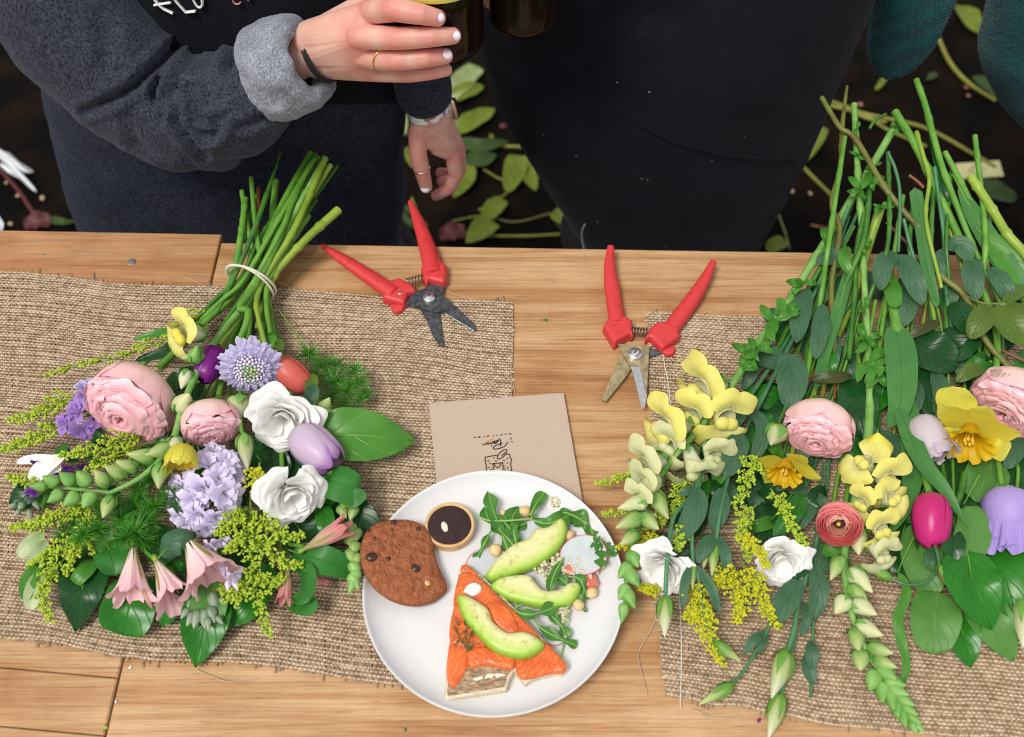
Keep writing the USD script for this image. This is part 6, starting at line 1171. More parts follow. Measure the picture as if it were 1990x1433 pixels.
# goldenrod
for k, (lab, ax_, h, nb, L, mt) in enumerate([
    ("goldenrod plume pointing left, above the largest rose", [(430, 580), (330, 655), (230, 695), (150, 712), (78, 736)], (.03, .035, .040, .036, .030), 30, 26, "solidago"),
    ("goldenrod tip at the left edge level with the violet stock", [(160, 770), (110, 790), (60, 812), (16, 818)], (.035, .036, .034, .028), 24, 30, "solidago"),
    ("goldenrod tip reaching furthest left beside the burlap edge", [(150, 825), (95, 845), (45, 866), (2, 876)], (.034, .036, .034, .028), 26, 34, "solidago"),
    ("yellow green goldenrod clump under the largest rose", [(300, 840), (245, 862), (190, 880), (120, 885)], (.042, .050, .052, .046), 34, 44, "solidago"),
    ("goldenrod between the largest rose and the long green spike", [(290, 860), (250, 880), (200, 905), (165, 915)], (.042, .048, .048, .044), 22, 36, "solidago"),
    ("short goldenrod tip at the left edge under the white petals", [(110, 950), (60, 940), (14, 928)], (.034, .036, .03), 16, 22, "solidago"),
    ("goldenrod mass below the long green spike", [(230, 970), (160, 990), (110, 1010), (60, 1020)], (.040, .044, .042, .034), 34, 40, "solidago"),
    ("goldenrod tip pointing left under the grey green stock buds", [(130, 1000), (75, 1020), (22, 1028)], (.034, .034, .028), 20, 24, "solidago"),
    ("goldenrod leaning down over the dark pointed leaf", [(200, 1000), (160, 1060), (140, 1090), (130, 1120)], (.040, .046, .044, .036), 30, 36, "solidago"),
    ("goldenrod along the lower left edge beside the pale green bud", [(170, 1040), (110, 1075), (80, 1090), (55, 1100)], (.040, .042, .040, .034), 26, 32, "solidago"),
    ("goldenrod tail hanging lowest at the bouquet's left", [(130, 1080), (100, 1120), (85, 1160), (102, 1210)], (.038, .038, .034, .026), 26, 28, "solidago"),
    ("goldenrod strand between the fern and the leftmost trumpet", [(150, 960), (170, 1000), (185, 1030), (180, 1080)], (.040, .046, .046, .036), 22, 24, "solidago"),
    ("goldenrod between the lilac stock and the lower white lisianthus", [(505, 900), (495, 940), (510, 960), (525, 985)], (.060, .068, .066, .060), 22, 26, "solidago_yellow"),
    ("goldenrod fan under the lilac stock", [(480, 985), (460, 1010), (440, 1030), (420, 1038)], (.050, .054, .050, .044), 22, 30, "solidago"),
    ("goldenrod branch reaching right under the lower white lisianthus", [(490, 1000), (530, 1030), (570, 1048), (590, 1040)], (.046, .054, .052, .046), 26, 34, "solidago"),
    ("goldenrod branch above the small opening alstroemeria bud", [(490, 1030), (520, 1070), (560, 1100), (590, 1098)], (.044, .050, .050, .044), 26, 32, "solidago"),
    ("long goldenrod stem hanging straight down to the bouquet's lowest tip", [(486, 960), (490, 1060), (498, 1150), (525, 1240)], (.040, .048, .044, .026), 50, 42, "solidago"),
    ("goldenrod tuft right of the wide alstroemeria", [(490, 1040), (465, 1055), (450, 1068), (440, 1070)], (.044, .050, .048, .044), 18, 26, "solidago"),
    ("goldenrod tuft below the wide alstroemeria's lavender florets", [(490, 1120), (470, 1150), (455, 1165), (430, 1140)], (.040, .042, .038, .032), 22, 34, "solidago"),
    ("goldenrod tuft above the right side of the hanging stem", [(495, 1110), (530, 1140), (545, 1130), (550, 1115)], (.044, .046, .044, .040), 18, 26, "solidago")]):
    solidago(lab, ax_, h, nb, L, GB, 100 + k, mt, bead=2.9 if k else 2.6)
# fern
fern("dark green asparagus fern tufts above the big oval leaf", [(540, 600, .02), (600, 680, .016), (660, 750, .014)], [(600, 690, 34), (628, 712, 30), (655, 712, 30), (650, 742, 34), (690, 722, 30), (676, 760, 34), (700, 745, 30), (640, 775, 30), (668, 785, 26), (712, 768, 24), (612, 730, 30), (700, 778, 22)], GB, 3, .022)
fern("bright green asparagus fern in front of the alstroemeria trumpets", [(320, 900, .03), (290, 960, .04), (265, 1010, .045)], [(262, 985, 40), (235, 1010, 36), (285, 1015, 40), (262, 1035, 42), (300, 985, 34), (245, 1045, 34), (280, 1050, 36), (330, 965, 32), (222, 980, 30), (195, 990, 32), (190, 1030, 34), (160, 1040, 34), (340, 985, 24), (268, 955, 30)], GB, 5, .052, 110)
fern("asparagus fern deep between the goldenrod under the largest rose", [(300, 870, .02), (250, 900, .025), (210, 920, .025)], [(250, 915, 30), (220, 930, 30), (280, 905, 26), (190, 900, 30), (150, 950, 28), (130, 1040, 34), (150, 1075, 32), (290, 935, 26)], GB, 6, .034)
# leaves
def leafy(label, pts, w, mt, prof=(.7, .7), name="leaf_spray", cat="leaf", group=GB, stem=None, **k):
    f = Thing(name, label, cat, P(*pts[0]), group); pp = [P(*p) for p in pts]; sd = int(pts[0][0])
    f.add("leaf", strip_leaf(pp, w * S(pp[len(pp) // 2]), prof=pw(*prof), seed=sd, rows=22, cols=9, **{**dict(fold=.18, wave=.05), **k}), mt)
    f.add("leaf_stalk", tube([P(*p) for p in (stem or [(pts[0][0] - (pts[1][0] - pts[0][0]) * .25, pts[0][1] - (pts[1][1] - pts[0][1]) * .25, pts[0][2]), pts[0], pts[1]])], [2.2 * S(pp[0]), 1.2 * S(pp[0])], sides=6), "stem_green"); return f
leafy("big oval green leaf sticking out right towards the napkin", [(612, 848, .040), (670, 846, .046), (735, 850, .040), (806, 857, .022)], 54, "leaf_bright", (.5, .85))
leafy("glossy dark leaf curling over right of the lower white lisianthus", [(620, 925, .045), (655, 938, .055), (690, 952, .050), (708, 960, .036)], 36, "leaf_alstro", (.4, .45), curl=.2)
leafy("small turned leaf tip beside the curling dark leaf", [(672, 985, .04), (690, 970, .046), (708, 955, .046)], 16, "leaf_tulip", (.5, .4))
leafy("dark round leaf behind the chain of snapdragon buds", [(650, 970, .018), (685, 995, .022), (708, 1030, .018), (700, 1075, .012)], 34, "leaf_dark", (.5, .5))
leafy("broad striped leaf lying right under the half closed alstroemeria", [(570, 1072, .036), (610, 1085, .040), (650, 1096, .036), (692, 1114, .022)], 29, "leaf_alstro", (.4, .5))
leafy("folded leaf curling round the small opening alstroemeria bud", [(555, 1090, .036), (595, 1110, .044), (592, 1155, .044), (565, 1170, .036)], 17, "leaf_alstro", (.3, .3), roll=[0, .8])
leafy("short leaf under the small opening alstroemeria bud, its end curled", [(560, 1160, .02), (580, 1175, .026), (600, 1180, .03), (602, 1160, .03)], 19, "leaf_alstro", (.3, .3))
leafy("broad green leaf hanging lowest right of the bouquet stem", [(505, 1090, .02), (495, 1130, .024), (470, 1180, .022), (445, 1200, .014)], 44, "salal", (.5, .6))
leafy("small green leaf tip sticking out below the broad hanging leaf", [(470, 1170, .018), (455, 1195, .018), (438, 1215, .012)], 22, "leaf_alstro", (.5, .5))
leafy("long pointed dark leaf with its tip on the wood, lowest of the bouquet", [(408, 1140, .026), (402, 1190, .028), (392, 1240, .020), (380, 1298, .006)], 48, "salal", (.6, 1.0))
leafy("short blunt leaf lying over the long pointed one", [(420, 1130, .032), (408, 1170, .034), (395, 1215, .026)], 36, "salal_pale", (.4, .25))
leafy("wide notched leaf under the leftmost alstroemeria trumpets", [(262, 1120, .022), (255, 1165, .026), (246, 1200, .022), (238, 1234, .012)], 52, "salal", (.4, .28))
leafy("narrow pointed leaf right of the wide notched one", [(345, 1165, .022), (330, 1185, .022), (312, 1215, .012)], 20, "salal", (.5, .7))
leafy("dark glossy pointed leaf at the lower left, its tip on the burlap", [(168, 1100, .026), (160, 1145, .032), (152, 1180, .024), (148, 1228, .006)], 46, "leaf_dark", (.3, .95), name="leaf_spray")
leafy("ribbed leaf behind the leftmost alstroemeria trumpet", [(205, 1040, .030), (215, 1075, .034), (225, 1120, .030)], 32, "leaf_alstro", (.5, .5))
leafy("upright green leaf between fern and goldenrod", [(215, 1070, .032), (202, 1050, .044), (205, 1020, .050)], 20, "leaf_bright", (.4, .6))
leafy("curved grey green leaf over the wide alstroemeria", [(310, 1082, .046), (330, 1058, .062), (355, 1050, .066), (374, 1062, .058)], 27, "leaf_blue", (.4, .35), curl=.5)
leafy("dark leaf deep between the wide alstroemeria and the fern", [(300, 1020, .026), (310, 1060, .028), (320, 1100, .024)], 30, "leaf_alstro", (.5, .5))
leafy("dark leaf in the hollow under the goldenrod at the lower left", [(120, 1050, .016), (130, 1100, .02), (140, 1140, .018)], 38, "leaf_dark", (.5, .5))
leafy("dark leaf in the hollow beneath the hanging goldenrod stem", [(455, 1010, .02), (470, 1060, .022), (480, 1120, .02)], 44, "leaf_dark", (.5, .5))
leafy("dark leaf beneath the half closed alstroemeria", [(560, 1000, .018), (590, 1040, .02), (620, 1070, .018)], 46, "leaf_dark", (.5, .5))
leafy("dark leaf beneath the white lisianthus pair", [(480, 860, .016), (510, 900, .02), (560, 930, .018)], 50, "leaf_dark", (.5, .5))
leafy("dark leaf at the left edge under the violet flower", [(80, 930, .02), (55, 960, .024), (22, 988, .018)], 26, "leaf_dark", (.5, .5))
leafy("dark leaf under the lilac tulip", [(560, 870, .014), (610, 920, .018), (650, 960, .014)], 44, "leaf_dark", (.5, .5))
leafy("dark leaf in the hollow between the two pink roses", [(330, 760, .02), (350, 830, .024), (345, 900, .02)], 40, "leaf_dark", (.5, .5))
leafy("narrow dark leaf above the largest rose", [(390, 640, .03), (330, 680, .036), (262, 702, .034)], 12, "leaf_dark", (.6, .6))
leafy("small dark leaf on the upper goldenrod plume", [(345, 640, .036), (300, 650, .040), (258, 660, .036)], 8, "leaf_bright", (.6, .7))
leafy("green leaf beside the scabious stem", [(540, 690, .03), (530, 665, .036), (522, 640, .034)], 9, "leaf_bright", (.6, .7))
# more stems that show between the band and the heads, and above the band
for k, (lab, pts, r, mt) in enumerate([
    ("thick pale green cut stem pointing furthest right above the band", [(500, 640, .02), (512, 590, .026), (534, 535, .034), (590, 470, .048), (658, 408, .052)], [6, 7, 9.5], "stem_yellowgreen"),
    ("thin dark cut stem sticking out right above the band", [(470, 650, .02), (500, 555, .02), (580, 430, .03), (656, 322, .03)], [3, 3.5], "stem_dark"),
    ("short reddish brown cut stem among the green stems above the band", [(480, 600, .015), (486, 550, .014), (500, 450, .024), (503, 366, .028)], [3, 4.5], "stem_red"),
    ("flat leafy pointed stem leftmost above the band", [(420, 610, .03), (455, 540, .040), (500, 430, .06), (545, 298, .064)], [5, 5, 5, 1.2], "stem_dark"),
    ("green stem on the left flank of the bundle above the band", [(400, 620, .02), (450, 545, .03), (468, 460, .045), (477, 386, .05)], [4, 7, 6], "stem_green"),
    ("stem on the far left of the bundle, cut short", [(408, 610, .02), (450, 540, .024), (466, 470, .034), (472, 420, .036)], [3, 4, 5], "stem_yellowgreen"),
    ("bent stem with a knob below the band", [(462, 668, .05), (478, 630, .055), (482, 602, .052), (466, 598, .05), (505, 540, .045), (545, 460, .055), (590, 370, .05)], [6, 7.5, 7, 6, 6], "stem_green"),
    ("pale green stem curving down right below the band", [(515, 668, .04), (502, 620, .045), (498, 590, .044), (512, 545, .04), (575, 440, .058), (628, 318, .058)], [5, 6.5, 6.5], "stem_yellowgreen"),
    ("straight green stem right of the curving one below the band", [(526, 650, .036), (518, 600, .036), (522, 548, .036), (560, 480, .044), (600, 420, .046)], [5, 6, 6], "stem_green"),
    ("green stem running under the snapdragon stem", [(372, 640, .03), (430, 585, .035), (475, 542, .042), (540, 430, .058), (610, 310, .058)], [4.5, 5.5, 6], "stem_green"),
    ("thin stem along the upper left of the fan below the band", [(360, 640, .028), (420, 580, .034), (468, 540, .036), (500, 470, .046), (533, 420, .046)], [3.5, 4, 5], "stem_dark"),
    ("green stem between the fern and the bundle", [(430, 640, .03), (470, 580, .03), (500, 545, .04), (530, 480, .052), (558, 400, .05)], [5, 5.5, 5.5], "stem_dark"),
    ("stem with a pale node in the middle of the bundle", [(440, 650, .02), (476, 575, .03), (496, 543, .046), (548, 445, .06), (572, 385, .058), (612, 300, .05)], [5, 5, 6, 5.5], "stem_green")]):
    f = Thing("cut_flower", lab, "flower stem", P(*pts[2]), GB); pp = [P(*p) for p in pts]; s = S(pp[1]); n = 40
    rr = np.interp(np.linspace(0, 1, n), np.linspace(0, 1, len(r)), r) * s
    for q in (.38, .6, .8): rr[int(q * n + k) % n] *= 1.25
    f.add("stem", tube(pp, rr, n=n, sides=9), mt); q = pp[-1] - pp[-2]
    if r[-1] > 2: f.add("cut_end", lathe([(rr[-1] * .97, 0), (rr[-1] * .8, .0006), (0, .0004)], 9, pp[-1], unit(q)), "stem_cut")

undergrowth(GB, [(110, 850), (330, 720), (560, 740), (680, 930), (690, 1060), (560, 1160), (420, 1170), (240, 1150), (90, 1130), (70, 960)], 62, ["leaf_dark", "salal", "leaf_alstro", "leaf_bright", "leaf_dark"], 7, (50, 90), (.010, .030))
# ================================================================ the loose flowers on the right
GR = "loose cut flowers on the right runner"
def whorl(f, spots, seed=0, mt="leaf_bright"):
    rs_ = random.Random(seed)
    for x, y, h, n, L in spots:
        for k in range(n):
            a = rs_.uniform(0, 6.28); b = a + rs_.uniform(-1.1, 1.1); l = L * rs_.uniform(.7, 1.2)
            q = (x + l * .55 * math.cos(a), y - l * .55 * math.sin(a), h + .006); e = (q[0] + l * .5 * math.cos(b), q[1] - l * .5 * math.sin(b), h + rs_.uniform(-.004, .008))
            f.leaf([(x, y, h), q, e], l * .22, mt, (.5, .6), fold=.5, curl=rs_.uniform(-.3, .5), rows=9, name="stem_leaf")
# ---- snapdragon running from the upper right to the plate
f = Flower("snapdragon", "yellow snapdragon whose stem runs diagonally from the far stems to the plate's edge", "snapdragon", 1380, 820, .05, 20, 90, 60, GR)
HA = .052
pp = f.stem([(1212, 1195, .03), (1220, 1110, .036), (1237, 1035, .042), (1262, 970, .048), (1300, 900, .052), (1360, 832, .052), (1425, 745, .048), (1470, 672, .044), (1523, 603, .046), (1555, 550, .048), (1610, 460, .06), (1690, 330, .085), (1743, 240, .10)], [3, 4.5, 6, 7, 8, 8.5, 8.5, 8.5, 8.5], "spike_green", (.62, .7, .78, .9)); f.cut(pp[-1], pp[-2], 8.3)
def sf(f, x, y, ang, el, r, upa, seed, pale=False, h=HA, tl=1.5):
    p = P(x, y, h); snap_floret(f, p, axis_at(p, ang, el), r * S(p), axis_at(p, upa, 40), seed, "snap_pale" if pale else "snap_yellow", lip="snap_pale" if pale else "snap_yellow", tl=tl)
sf(f, 1408, 748, 196, 38, 52, 75, 1, tl=1.15); sf(f, 1390, 794, 316, 48, 44, 50, 2, h=.058, tl=1.0); sf(f, 1340, 826, 192, 36, 50, 70, 3, tl=1.2); sf(f, 1292, 894, 200, 34, 42, 80, 4, True, tl=1.2); sf(f, 1335, 868, 290, 22, 38, 20, 5, True); sf(f, 1284, 930, 206, 30, 34, 90, 6, True, tl=1.1); sf(f, 1318, 858, 205, 50, 34, 80, 7, True, tl=1.0); sf(f, 1362, 800, 210, 55, 36, 80, 8, tl=.9); sf(f, 1372, 862, 300, 40, 34, 40, 9, True, tl=1.1); sf(f, 1262, 962, 215, 40, 30, 90, 10, True, tl=1.0)
for x, y, L, r, a, e, mt in [(1268, 930, 44, 19, 268, 60, "snap_pale"), (1254, 975, 50, 16, 195, 25, "snap_pale"), (1270, 962, 50, 16, 302, 25, "snap_bud"), (1244, 1005, 48, 16, 205, 25, "snap_bud"), (1250, 1003, 40, 15, 320, 35, "snap_bud"), (1236, 1038, 36, 13, 215, 30, "snap_bud"), (1225, 1075, 32, 12, 300, 35, "spike_green"), (1222, 1100, 32, 12, 230, 35, "spike_green"), (1220, 1112, 34, 12, 310, 30, "spike_green"), (1218, 1140, 30, 11, 240, 30, "spike_green"), (1216, 1150, 34, 11, 300, 25, "spike_green"), (1213, 1175, 32, 9, 262, 20, "spike_green")]:
    p = P(x, y, HA - .01 if y > 1050 else HA); bud(f, p, axis_at(p, a, e), L * S(p), r * S(p), mt, mt != "spike_green", seed=x, cl=.5)
whorl(f, [(1440, 715, .05, 4, 26), (1470, 675, .052, 5, 34), (1505, 622, .054, 6, 40), (1525, 600, .054, 5, 34), (1560, 548, .056, 5, 30), (1605, 470, .066, 4, 26), (1745, 245, .104, 4, 22), (1455, 690, .05, 4, 30), (1400, 780, .056, 3, 22), (1700, 320, .09, 3, 18)], 3)
# ---- second snapdragon, upright in the picture
f = Flower("snapdragon", "yellow snapdragon with an upright stem and a long green tip near the burlap edge", "snapdragon", 1690, 900, .05, 20, 90, 60, GR); HB = .05
pp = f.stem([(1790, 1420, .020), (1758, 1370, .024), (1726, 1320, .027), (1692, 1280, .030), (1664, 1220, .032), (1648, 1160, .034), (1641, 1080, .038), (1655, 1000, .042), (1678, 920, .044), (1690, 800, .040), (1688, 700, .038), (1682, 592, .048), (1676, 470, .066), (1668, 350, .09), (1663, 270, .10), (1660, 203, .11)], [2.5, 5, 6, 7, 8, 10, 10, 9, 8, 7.5, 7, 7, 7, 7, 7, 7], "spike_green", (.7, .8, .87, .94)); f.cut(pp[-1], pp[-2], 7)
whorl(f, [(1690, 705, .044, 7, 40), (1684, 660, .044, 5, 30), (1680, 600, .052, 3, 20), (1672, 370, .092, 5, 30), (1690, 350, .094, 4, 26), (1668, 300, .1, 3, 20), (1675, 475, .07, 3, 20), (1705, 720, .042, 4, 34), (1664, 250, .108, 3, 14)], 5)
p = P(1702, 868, .06); bud(f, p - axis_at(p, 90, 20) * .012, axis_at(p, 85, 35), 58 * S(p), 30 * S(p), "snap_bright", False, point=.9, seed=1)
sf(f, 1690, 915, 120, 50, 34, 90, 11, h=.052, tl=.9); sf(f, 1705, 925, 330, 45, 38, 60, 12, h=.056, tl=.9); sf(f, 1690, 975, 200, 50, 28, 90, 13, h=.054, tl=.9); sf(f, 1715, 975, 20, 45, 30, 80, 14, h=.052, tl=.9); sf(f, 1695, 1020, 330, 45, 32, 80, 15, h=.050, tl=.9); sf(f, 1690, 1058, 320, 35, 30, 60, 16, True, h=.046, tl=1.3)
for x, y, L, r, a, e, mt in [(1665, 1032, 50, 17, 275, 40, "snap_pale"), (1635, 1085, 44, 14, 245, 25, "snap_bud"), (1655, 1110, 52, 18, 315, 30, "snap_pale"), (1655, 1140, 44, 16, 310, 25, "snap_bud"), (1644, 1165, 38, 17, 235, 40, "snap_pale"), (1660, 1172, 44, 17, 335, 30, "snap_pale"), (1668, 1215, 46, 17, 340, 30, "snap_pale"), (1662, 1228, 42, 16, 280, 45, "snap_bud"), (1690, 1258, 42, 15, 350, 30, "snap_bud"), (1672, 1270, 38, 17, 270, 45, "snap_bud"), (1700, 1282, 40, 14, 345, 30, "snap_bud"), (1710, 1300, 36, 14, 330, 35, "spike_green"), (1700, 1308, 40, 14, 255, 40, "spike_green"), (1722, 1322, 36, 13, 350, 30, "spike_green"), (1715, 1330, 38, 13, 270, 40, "spike_green"), (1730, 1338, 34, 12, 345, 30, "spike_green"), (1728, 1345, 38, 12, 285, 40, "spike_green"), (1742, 1355, 34, 11, 340, 30, "spike_green"), (1740, 1362, 36, 11, 280, 40, "spike_green"), (1752, 1372, 32, 10, 335, 30, "spike_green"), (1752, 1382, 32, 10, 285, 35, "spike_green"), (1762, 1388, 30, 9, 330, 30, "spike_green"), (1768, 1400, 26, 7, 300, 20, "spike_green"), (1776, 1404, 24, 6, 320, 20, "spike_green")]:
    p = P(x, y, .044 - .00007 * max(0, y - 1050)); bud(f, p, axis_at(p, a, e), L * S(p), r * S(p), mt, mt != "spike_green", seed=x, cl=.55)
# ---- roses
f = garden_rose("pink garden rose in the middle of the loose flowers, beside the yellow snapdragon", 1590, 834, .060, 66, 258, 34, GR, seed=21, outer=6, dens=40)
stem_to(f, [(1597, 775, .04), (1605, 730, .03), (1621, 675, .034), (1616, 554, .05), (1632, 445, .07), (1617, 400, .08), (1634, 321, .095), (1637, 245, .104), (1646, 168, .112)], [4.5, 5, 5.5, 5.5, 5.5, 5, 3], "stem_brown", (.3, .48, .62, .78), cut=False)
f.leaf([(1655, 729, .038), (1620, 735, .044), (1574, 738, .036)], 12, "leaf_brownish", (.5, .6)); f.leaf([(1660, 738, .034), (1668, 790, .038), (1682, 856, .028)], 38, "leaf_dark", (.5, .65)); f.leaf([(1620, 880, .03), (1640, 888, .036), (1650, 900, .036)], 10, "leaf_bright", (.4, .5), name="sepal")
f.stem([(1600, 690, .03), (1575, 740, .028), (1553, 770, .026)], 3.5, "stem_red", name="side_stem"); f.stem([(1622, 690, .03), (1624, 730, .03), (1622, 775, .03)], 3, "stem_red", name="side_stem")
f = garden_rose("pink garden rose cut off by the right edge of the picture", 1966, 782, .060, 74, 236, 34, GR, seed=25, outer=6, dens=40)
stem_to(f, [(1975, 730, .04), (1926, 676, .05), (1897, 630, .058), (1873, 573, .064), (1821, 528, .07), (1802, 464, .08), (1756, 411, .09), (1715, 358, .10), (1666, 275, .11), (1646, 256, .113), (1630, 245, .114), (1597, 190, .118)], [5.5, 6, 6, 6, 5.5, 5], "stem_brown", (.2, .38, .5, .66, .82))
f.leaf([(1912, 716, .05), (1885, 722, .054), (1857, 742, .046)], 15, "leaf_rose", (.5, .6)); f.leaf([(1916, 728, .046), (1898, 750, .046), (1884, 772, .040)], 10, "leaf_brownish", (.5, .5))
f.stem([(1873, 573, .066), (1910, 590, .07), (1947, 590, .072)], 2.4, "stem_brown", name="leaf_stalk")
f.leaf([(1944, 592, .074), (1970, 625, .078), (2000, 672, .068)], 38, "leaf_rose", (.5, .6)); f.leaf([(1925, 598, .072), (1905, 625, .075), (1884, 660, .064)], 24, "leaf_rose", (.5, .6)); f.leaf([(1948, 590, .074), (1975, 572, .078), (2000, 555, .076)], 12, "leaf_rose", (.5, .6)); f.leaf([(1930, 600, .07), (1960, 603, .074), (2000, 606, .07)], 16, "leaf_rose", (.5, .5))
f.stem([(1944, 680, .04), (1970, 692, .042), (2000, 706, .042)], 3, "stem_red", name="side_stem")
f.leaf([(1846, 590, .056), (1870, 612, .062), (1884, 650, .056)], 24, "leaf_dark", (.5, .4)); f.leaf([(1828, 623, .052), (1795, 640, .056), (1760, 657, .048)], 10, "leaf_brownish", (.6, .6)); f.leaf([(1765, 655, .040), (1805, 680, .046), (1862, 715, .038)], 42, "leaf_dark", (.5, .6)); f.leaf([(1904, 652, .05), (1885, 675, .054), (1860, 704, .046)], 13, "leaf_dark", (.5, .6)); f.leaf([(1830, 640, .044), (1860, 670, .046), (1880, 690, .04)], 28, "leaf_dark", (.5, .5))
f = Flower("garden_rose", "green rosebud left of the middle pink rose", "rosebud", 1506, 844, .052, 21, 260, 25, GR)
bud(f, f.c + axis_at(f.c, 60, 0) * .011, axis_at(f.c, 245, 20), 46 * S(f.c), 22 * S(f.c), "bud_petal", True, point=.9, cl=.8); f.stem([(1510, 830, .05), (1530, 780, .04), (1545, 700, .03), (1600, 560, .04), (1660, 440, .06)], 3.5, "stem_dark")
# ---- daffodils
f = daffodil("yellow daffodil with its trumpet turned down, left of the middle pink rose", 1522, 926, .056, 33, 258, 36, GR, 2, tepals=(0, 1, 3, 4), spin=.1, back=-.1)
f.stem([(1535, 900, .04), (1548, 850, .03), (1600, 720, .022), (1650, 600, .03), (1690, 470, .06), (1712, 402, .085)], [4, 5, 5, 7, 9, 9.5], "stem_yellowgreen"); f.cut(P(1712, 402, .085), P(1690, 470, .06), 9.3); whorl(f, [(1714, 404, .088, 5, 24)], 9)
f = daffodil("large yellow daffodil with a frilled trumpet, near the right edge", 1882, 868, .066, 45, 264, 42, GR, 5, tepals=(0, 1, 2, 3, 5), spin=.45, tl=1.5)
for pts, w in [([(1876, 842, .055), (1862, 800, .062), (1850, 752, .056)], 37), ([(1905, 850, .055), (1938, 868, .06), (1957, 884, .052)], 26), ([(1862, 850, .056), (1840, 850, .06), (1826, 864, .056)], 20)]: f.leaf(pts, w, "daffodil_tepal", (.55, .4), name="tepal", fold=.15)
f.stem([(1900, 830, .05), (1930, 760, .04), (1935, 640, .05), (1890, 520, .07), (1835, 400, .09), (1780, 285, .11), (1739, 217, .12)], [5, 6, 7, 8, 8, 8.3], "stem_green", (.5, .8)); f.cut(P(1739, 217, .12), P(1780, 285, .11), 8.2)
# ---- ranunculus
f = Flower("ranunculus", "coral ranunculus with a dark centre, facing up between daffodil and snapdragon", "ranunculus", 1630, 1018, .060, 46, 262, 72, GR); R = f.R; rs = random.Random(8)
for k in range(44):
    t_ = k / 43; q = 1.0 - .66 * t_; inn = t_ > .72; ph = k * 2.39996 + rs.uniform(-.25, .25)
    pr_ = [(.05, 0), (.55 * q, .05), (.92 * q, .34), (q, .66 + .10 * t_), ((.93 if not inn else .80) * q, .92 + .04 * t_ + rs.uniform(-.03, .03))]
    f.pet("petal", cup_petal(ph, sc_prof(pr_, R), .72 if not inn else .62, 12, 11, .10, .010 if not inn else .03, 3, k), "ranunculus" if not inn else "ranunculus_in", R * .55)
f.pet("dark_centre", ball((0, 0, .42 * R), .24 * R, 2, (1, 1, .7)), "dark_centre", R * .55); f.pet("centre_button", ball((0, 0, .62 * R), .085 * R, 2), "stamen_yellow", R * .55)
f.stem([(1640, 1000, .03), (1655, 900, .022), (1672, 760, .02), (1660, 600, .034), (1664, 490, .06), (1682, 404, .08)], [4, 4.5, 5], "stem_green", (.5, .8)); f.cut(P(1682, 404, .08), P(1664, 490, .06), 4.8)
# ---- tulip with its leaves
f = tulip("magenta pink tulip hanging head down among leaves", 1810, 1011, .050, 37, 112, 270, 10, GR, "magenta_tulip", 1, spin=.25)
f.stem([(1806, 960, .048), (1797, 925, .046), (1785, 880, .04), (1772, 790, .034), (1752, 690, .040), (1739, 612, .050), (1726, 533, .058), (1722, 505, .06)], [6, 7, 8, 9, 11, 11, 11], "stem_green", (.7,))
f.leaf([(1741, 630, .050), (1752, 716, .056), (1748, 790, .050), (1724, 832, .044)], 31, "leaf_tulip", (.35, .55), fold=.12); f.leaf([(1748, 745, .040), (1772, 860, .044), (1765, 960, .044), (1725, 1042, .036)], 25, "leaf_tulip", (.35, .6), fold=.2, roll=[0, .5]); f.leaf([(1745, 790, .050), (1790, 895, .058), (1836, 956, .060), (1879, 1025, .052)], 19, "leaf_tulip", (.5, .8), fold=.3, roll=[-.3, .5])
f.leaf([(1724, 540, .06), (1735, 570, .064), (1740, 600, .06)], 17, "leaf_bright", (.2, .3))
# ---- lisianthus heads
f = lisianthus("white lisianthus nearest the plate, crossed by a hanging bud stem", 1289, 1098, .040, 66, 250, 50, GR, seed=41, n=15)
f.stem([(1310, 1060, .03), (1370, 920, .02), (1450, 780, .02), (1515, 690, .024), (1600, 560, .03), (1650, 420, .06)], 4, "stem_bluegreen")
f = lisianthus("white lisianthus right of the goldenrod, above the leaf that lies on the burlap", 1516, 1088, .040, 62, 292, 50, GR, seed=47, n=15)
f.stem([(1520, 1050, .03), (1560, 960, .02), (1600, 850, .018), (1660, 600, .03), (1690, 480, .05)], 3.5, "stem_bluegreen")
f = tulip("purple lisianthus with a ruffled mouth at the right edge", 1961, 994, .052, 52, 96, 268, 14, GR, "purple_lisi", 3, open_=.25, name="lisianthus", spin=.1); rs = random.Random(2)
for k in range(14):
    pr_ = [(.10, 0), (.5, .2), (.78, .55), (.85, .88), (1.05 * rs.uniform(.75, 1.1), 1.08 + rs.uniform(-.08, .08))]
    Z = 128 / 52 * f.R; f.pet("inner_petal", cup_petal(k * 2.2, [(a * f.R, b * Z) for a, b in pr_], .80, 14, 25, .10, .11, 5, k, notch=.08), "purple_lisi", Z * .40)
f.stem([(1947, 950, .05), (1940, 900, .045), (1935, 880, .04), (1945, 760, .03)], [5, 4.5], "stem_green"); f.leaf([(1943, 938, .054), (1938, 948, .058), (1930, 956, .056)], 5, "leaf_bright", name="sepal"); f.leaf([(1950, 938, .054), (1956, 946, .058), (1960, 956, .056)], 5, "leaf_bright", name="sepal")
f = tulip("faded pale mauve lisianthus with torn petals left of the large daffodil", 1806, 851, .050, 36, 98, 298, 18, GR, "pale_lisi", 6, open_=.35, name="lisianthus"); rs = random.Random(4)
for k in range(6):
    Z = 98 / 36 * f.R; pr_ = [(.10, 0), (.55, .3), (.8, .6), (1.0, .9), (1.15 * rs.uniform(.8, 1.1), 1.0)]
    f.pet("inner_petal", cup_petal(k * 2.2, [(a * f.R, b * Z) for a, b in pr_], .7, 12, 15, .06, .08, 5, k, notch=.06), "pale_lisi", Z * .5)
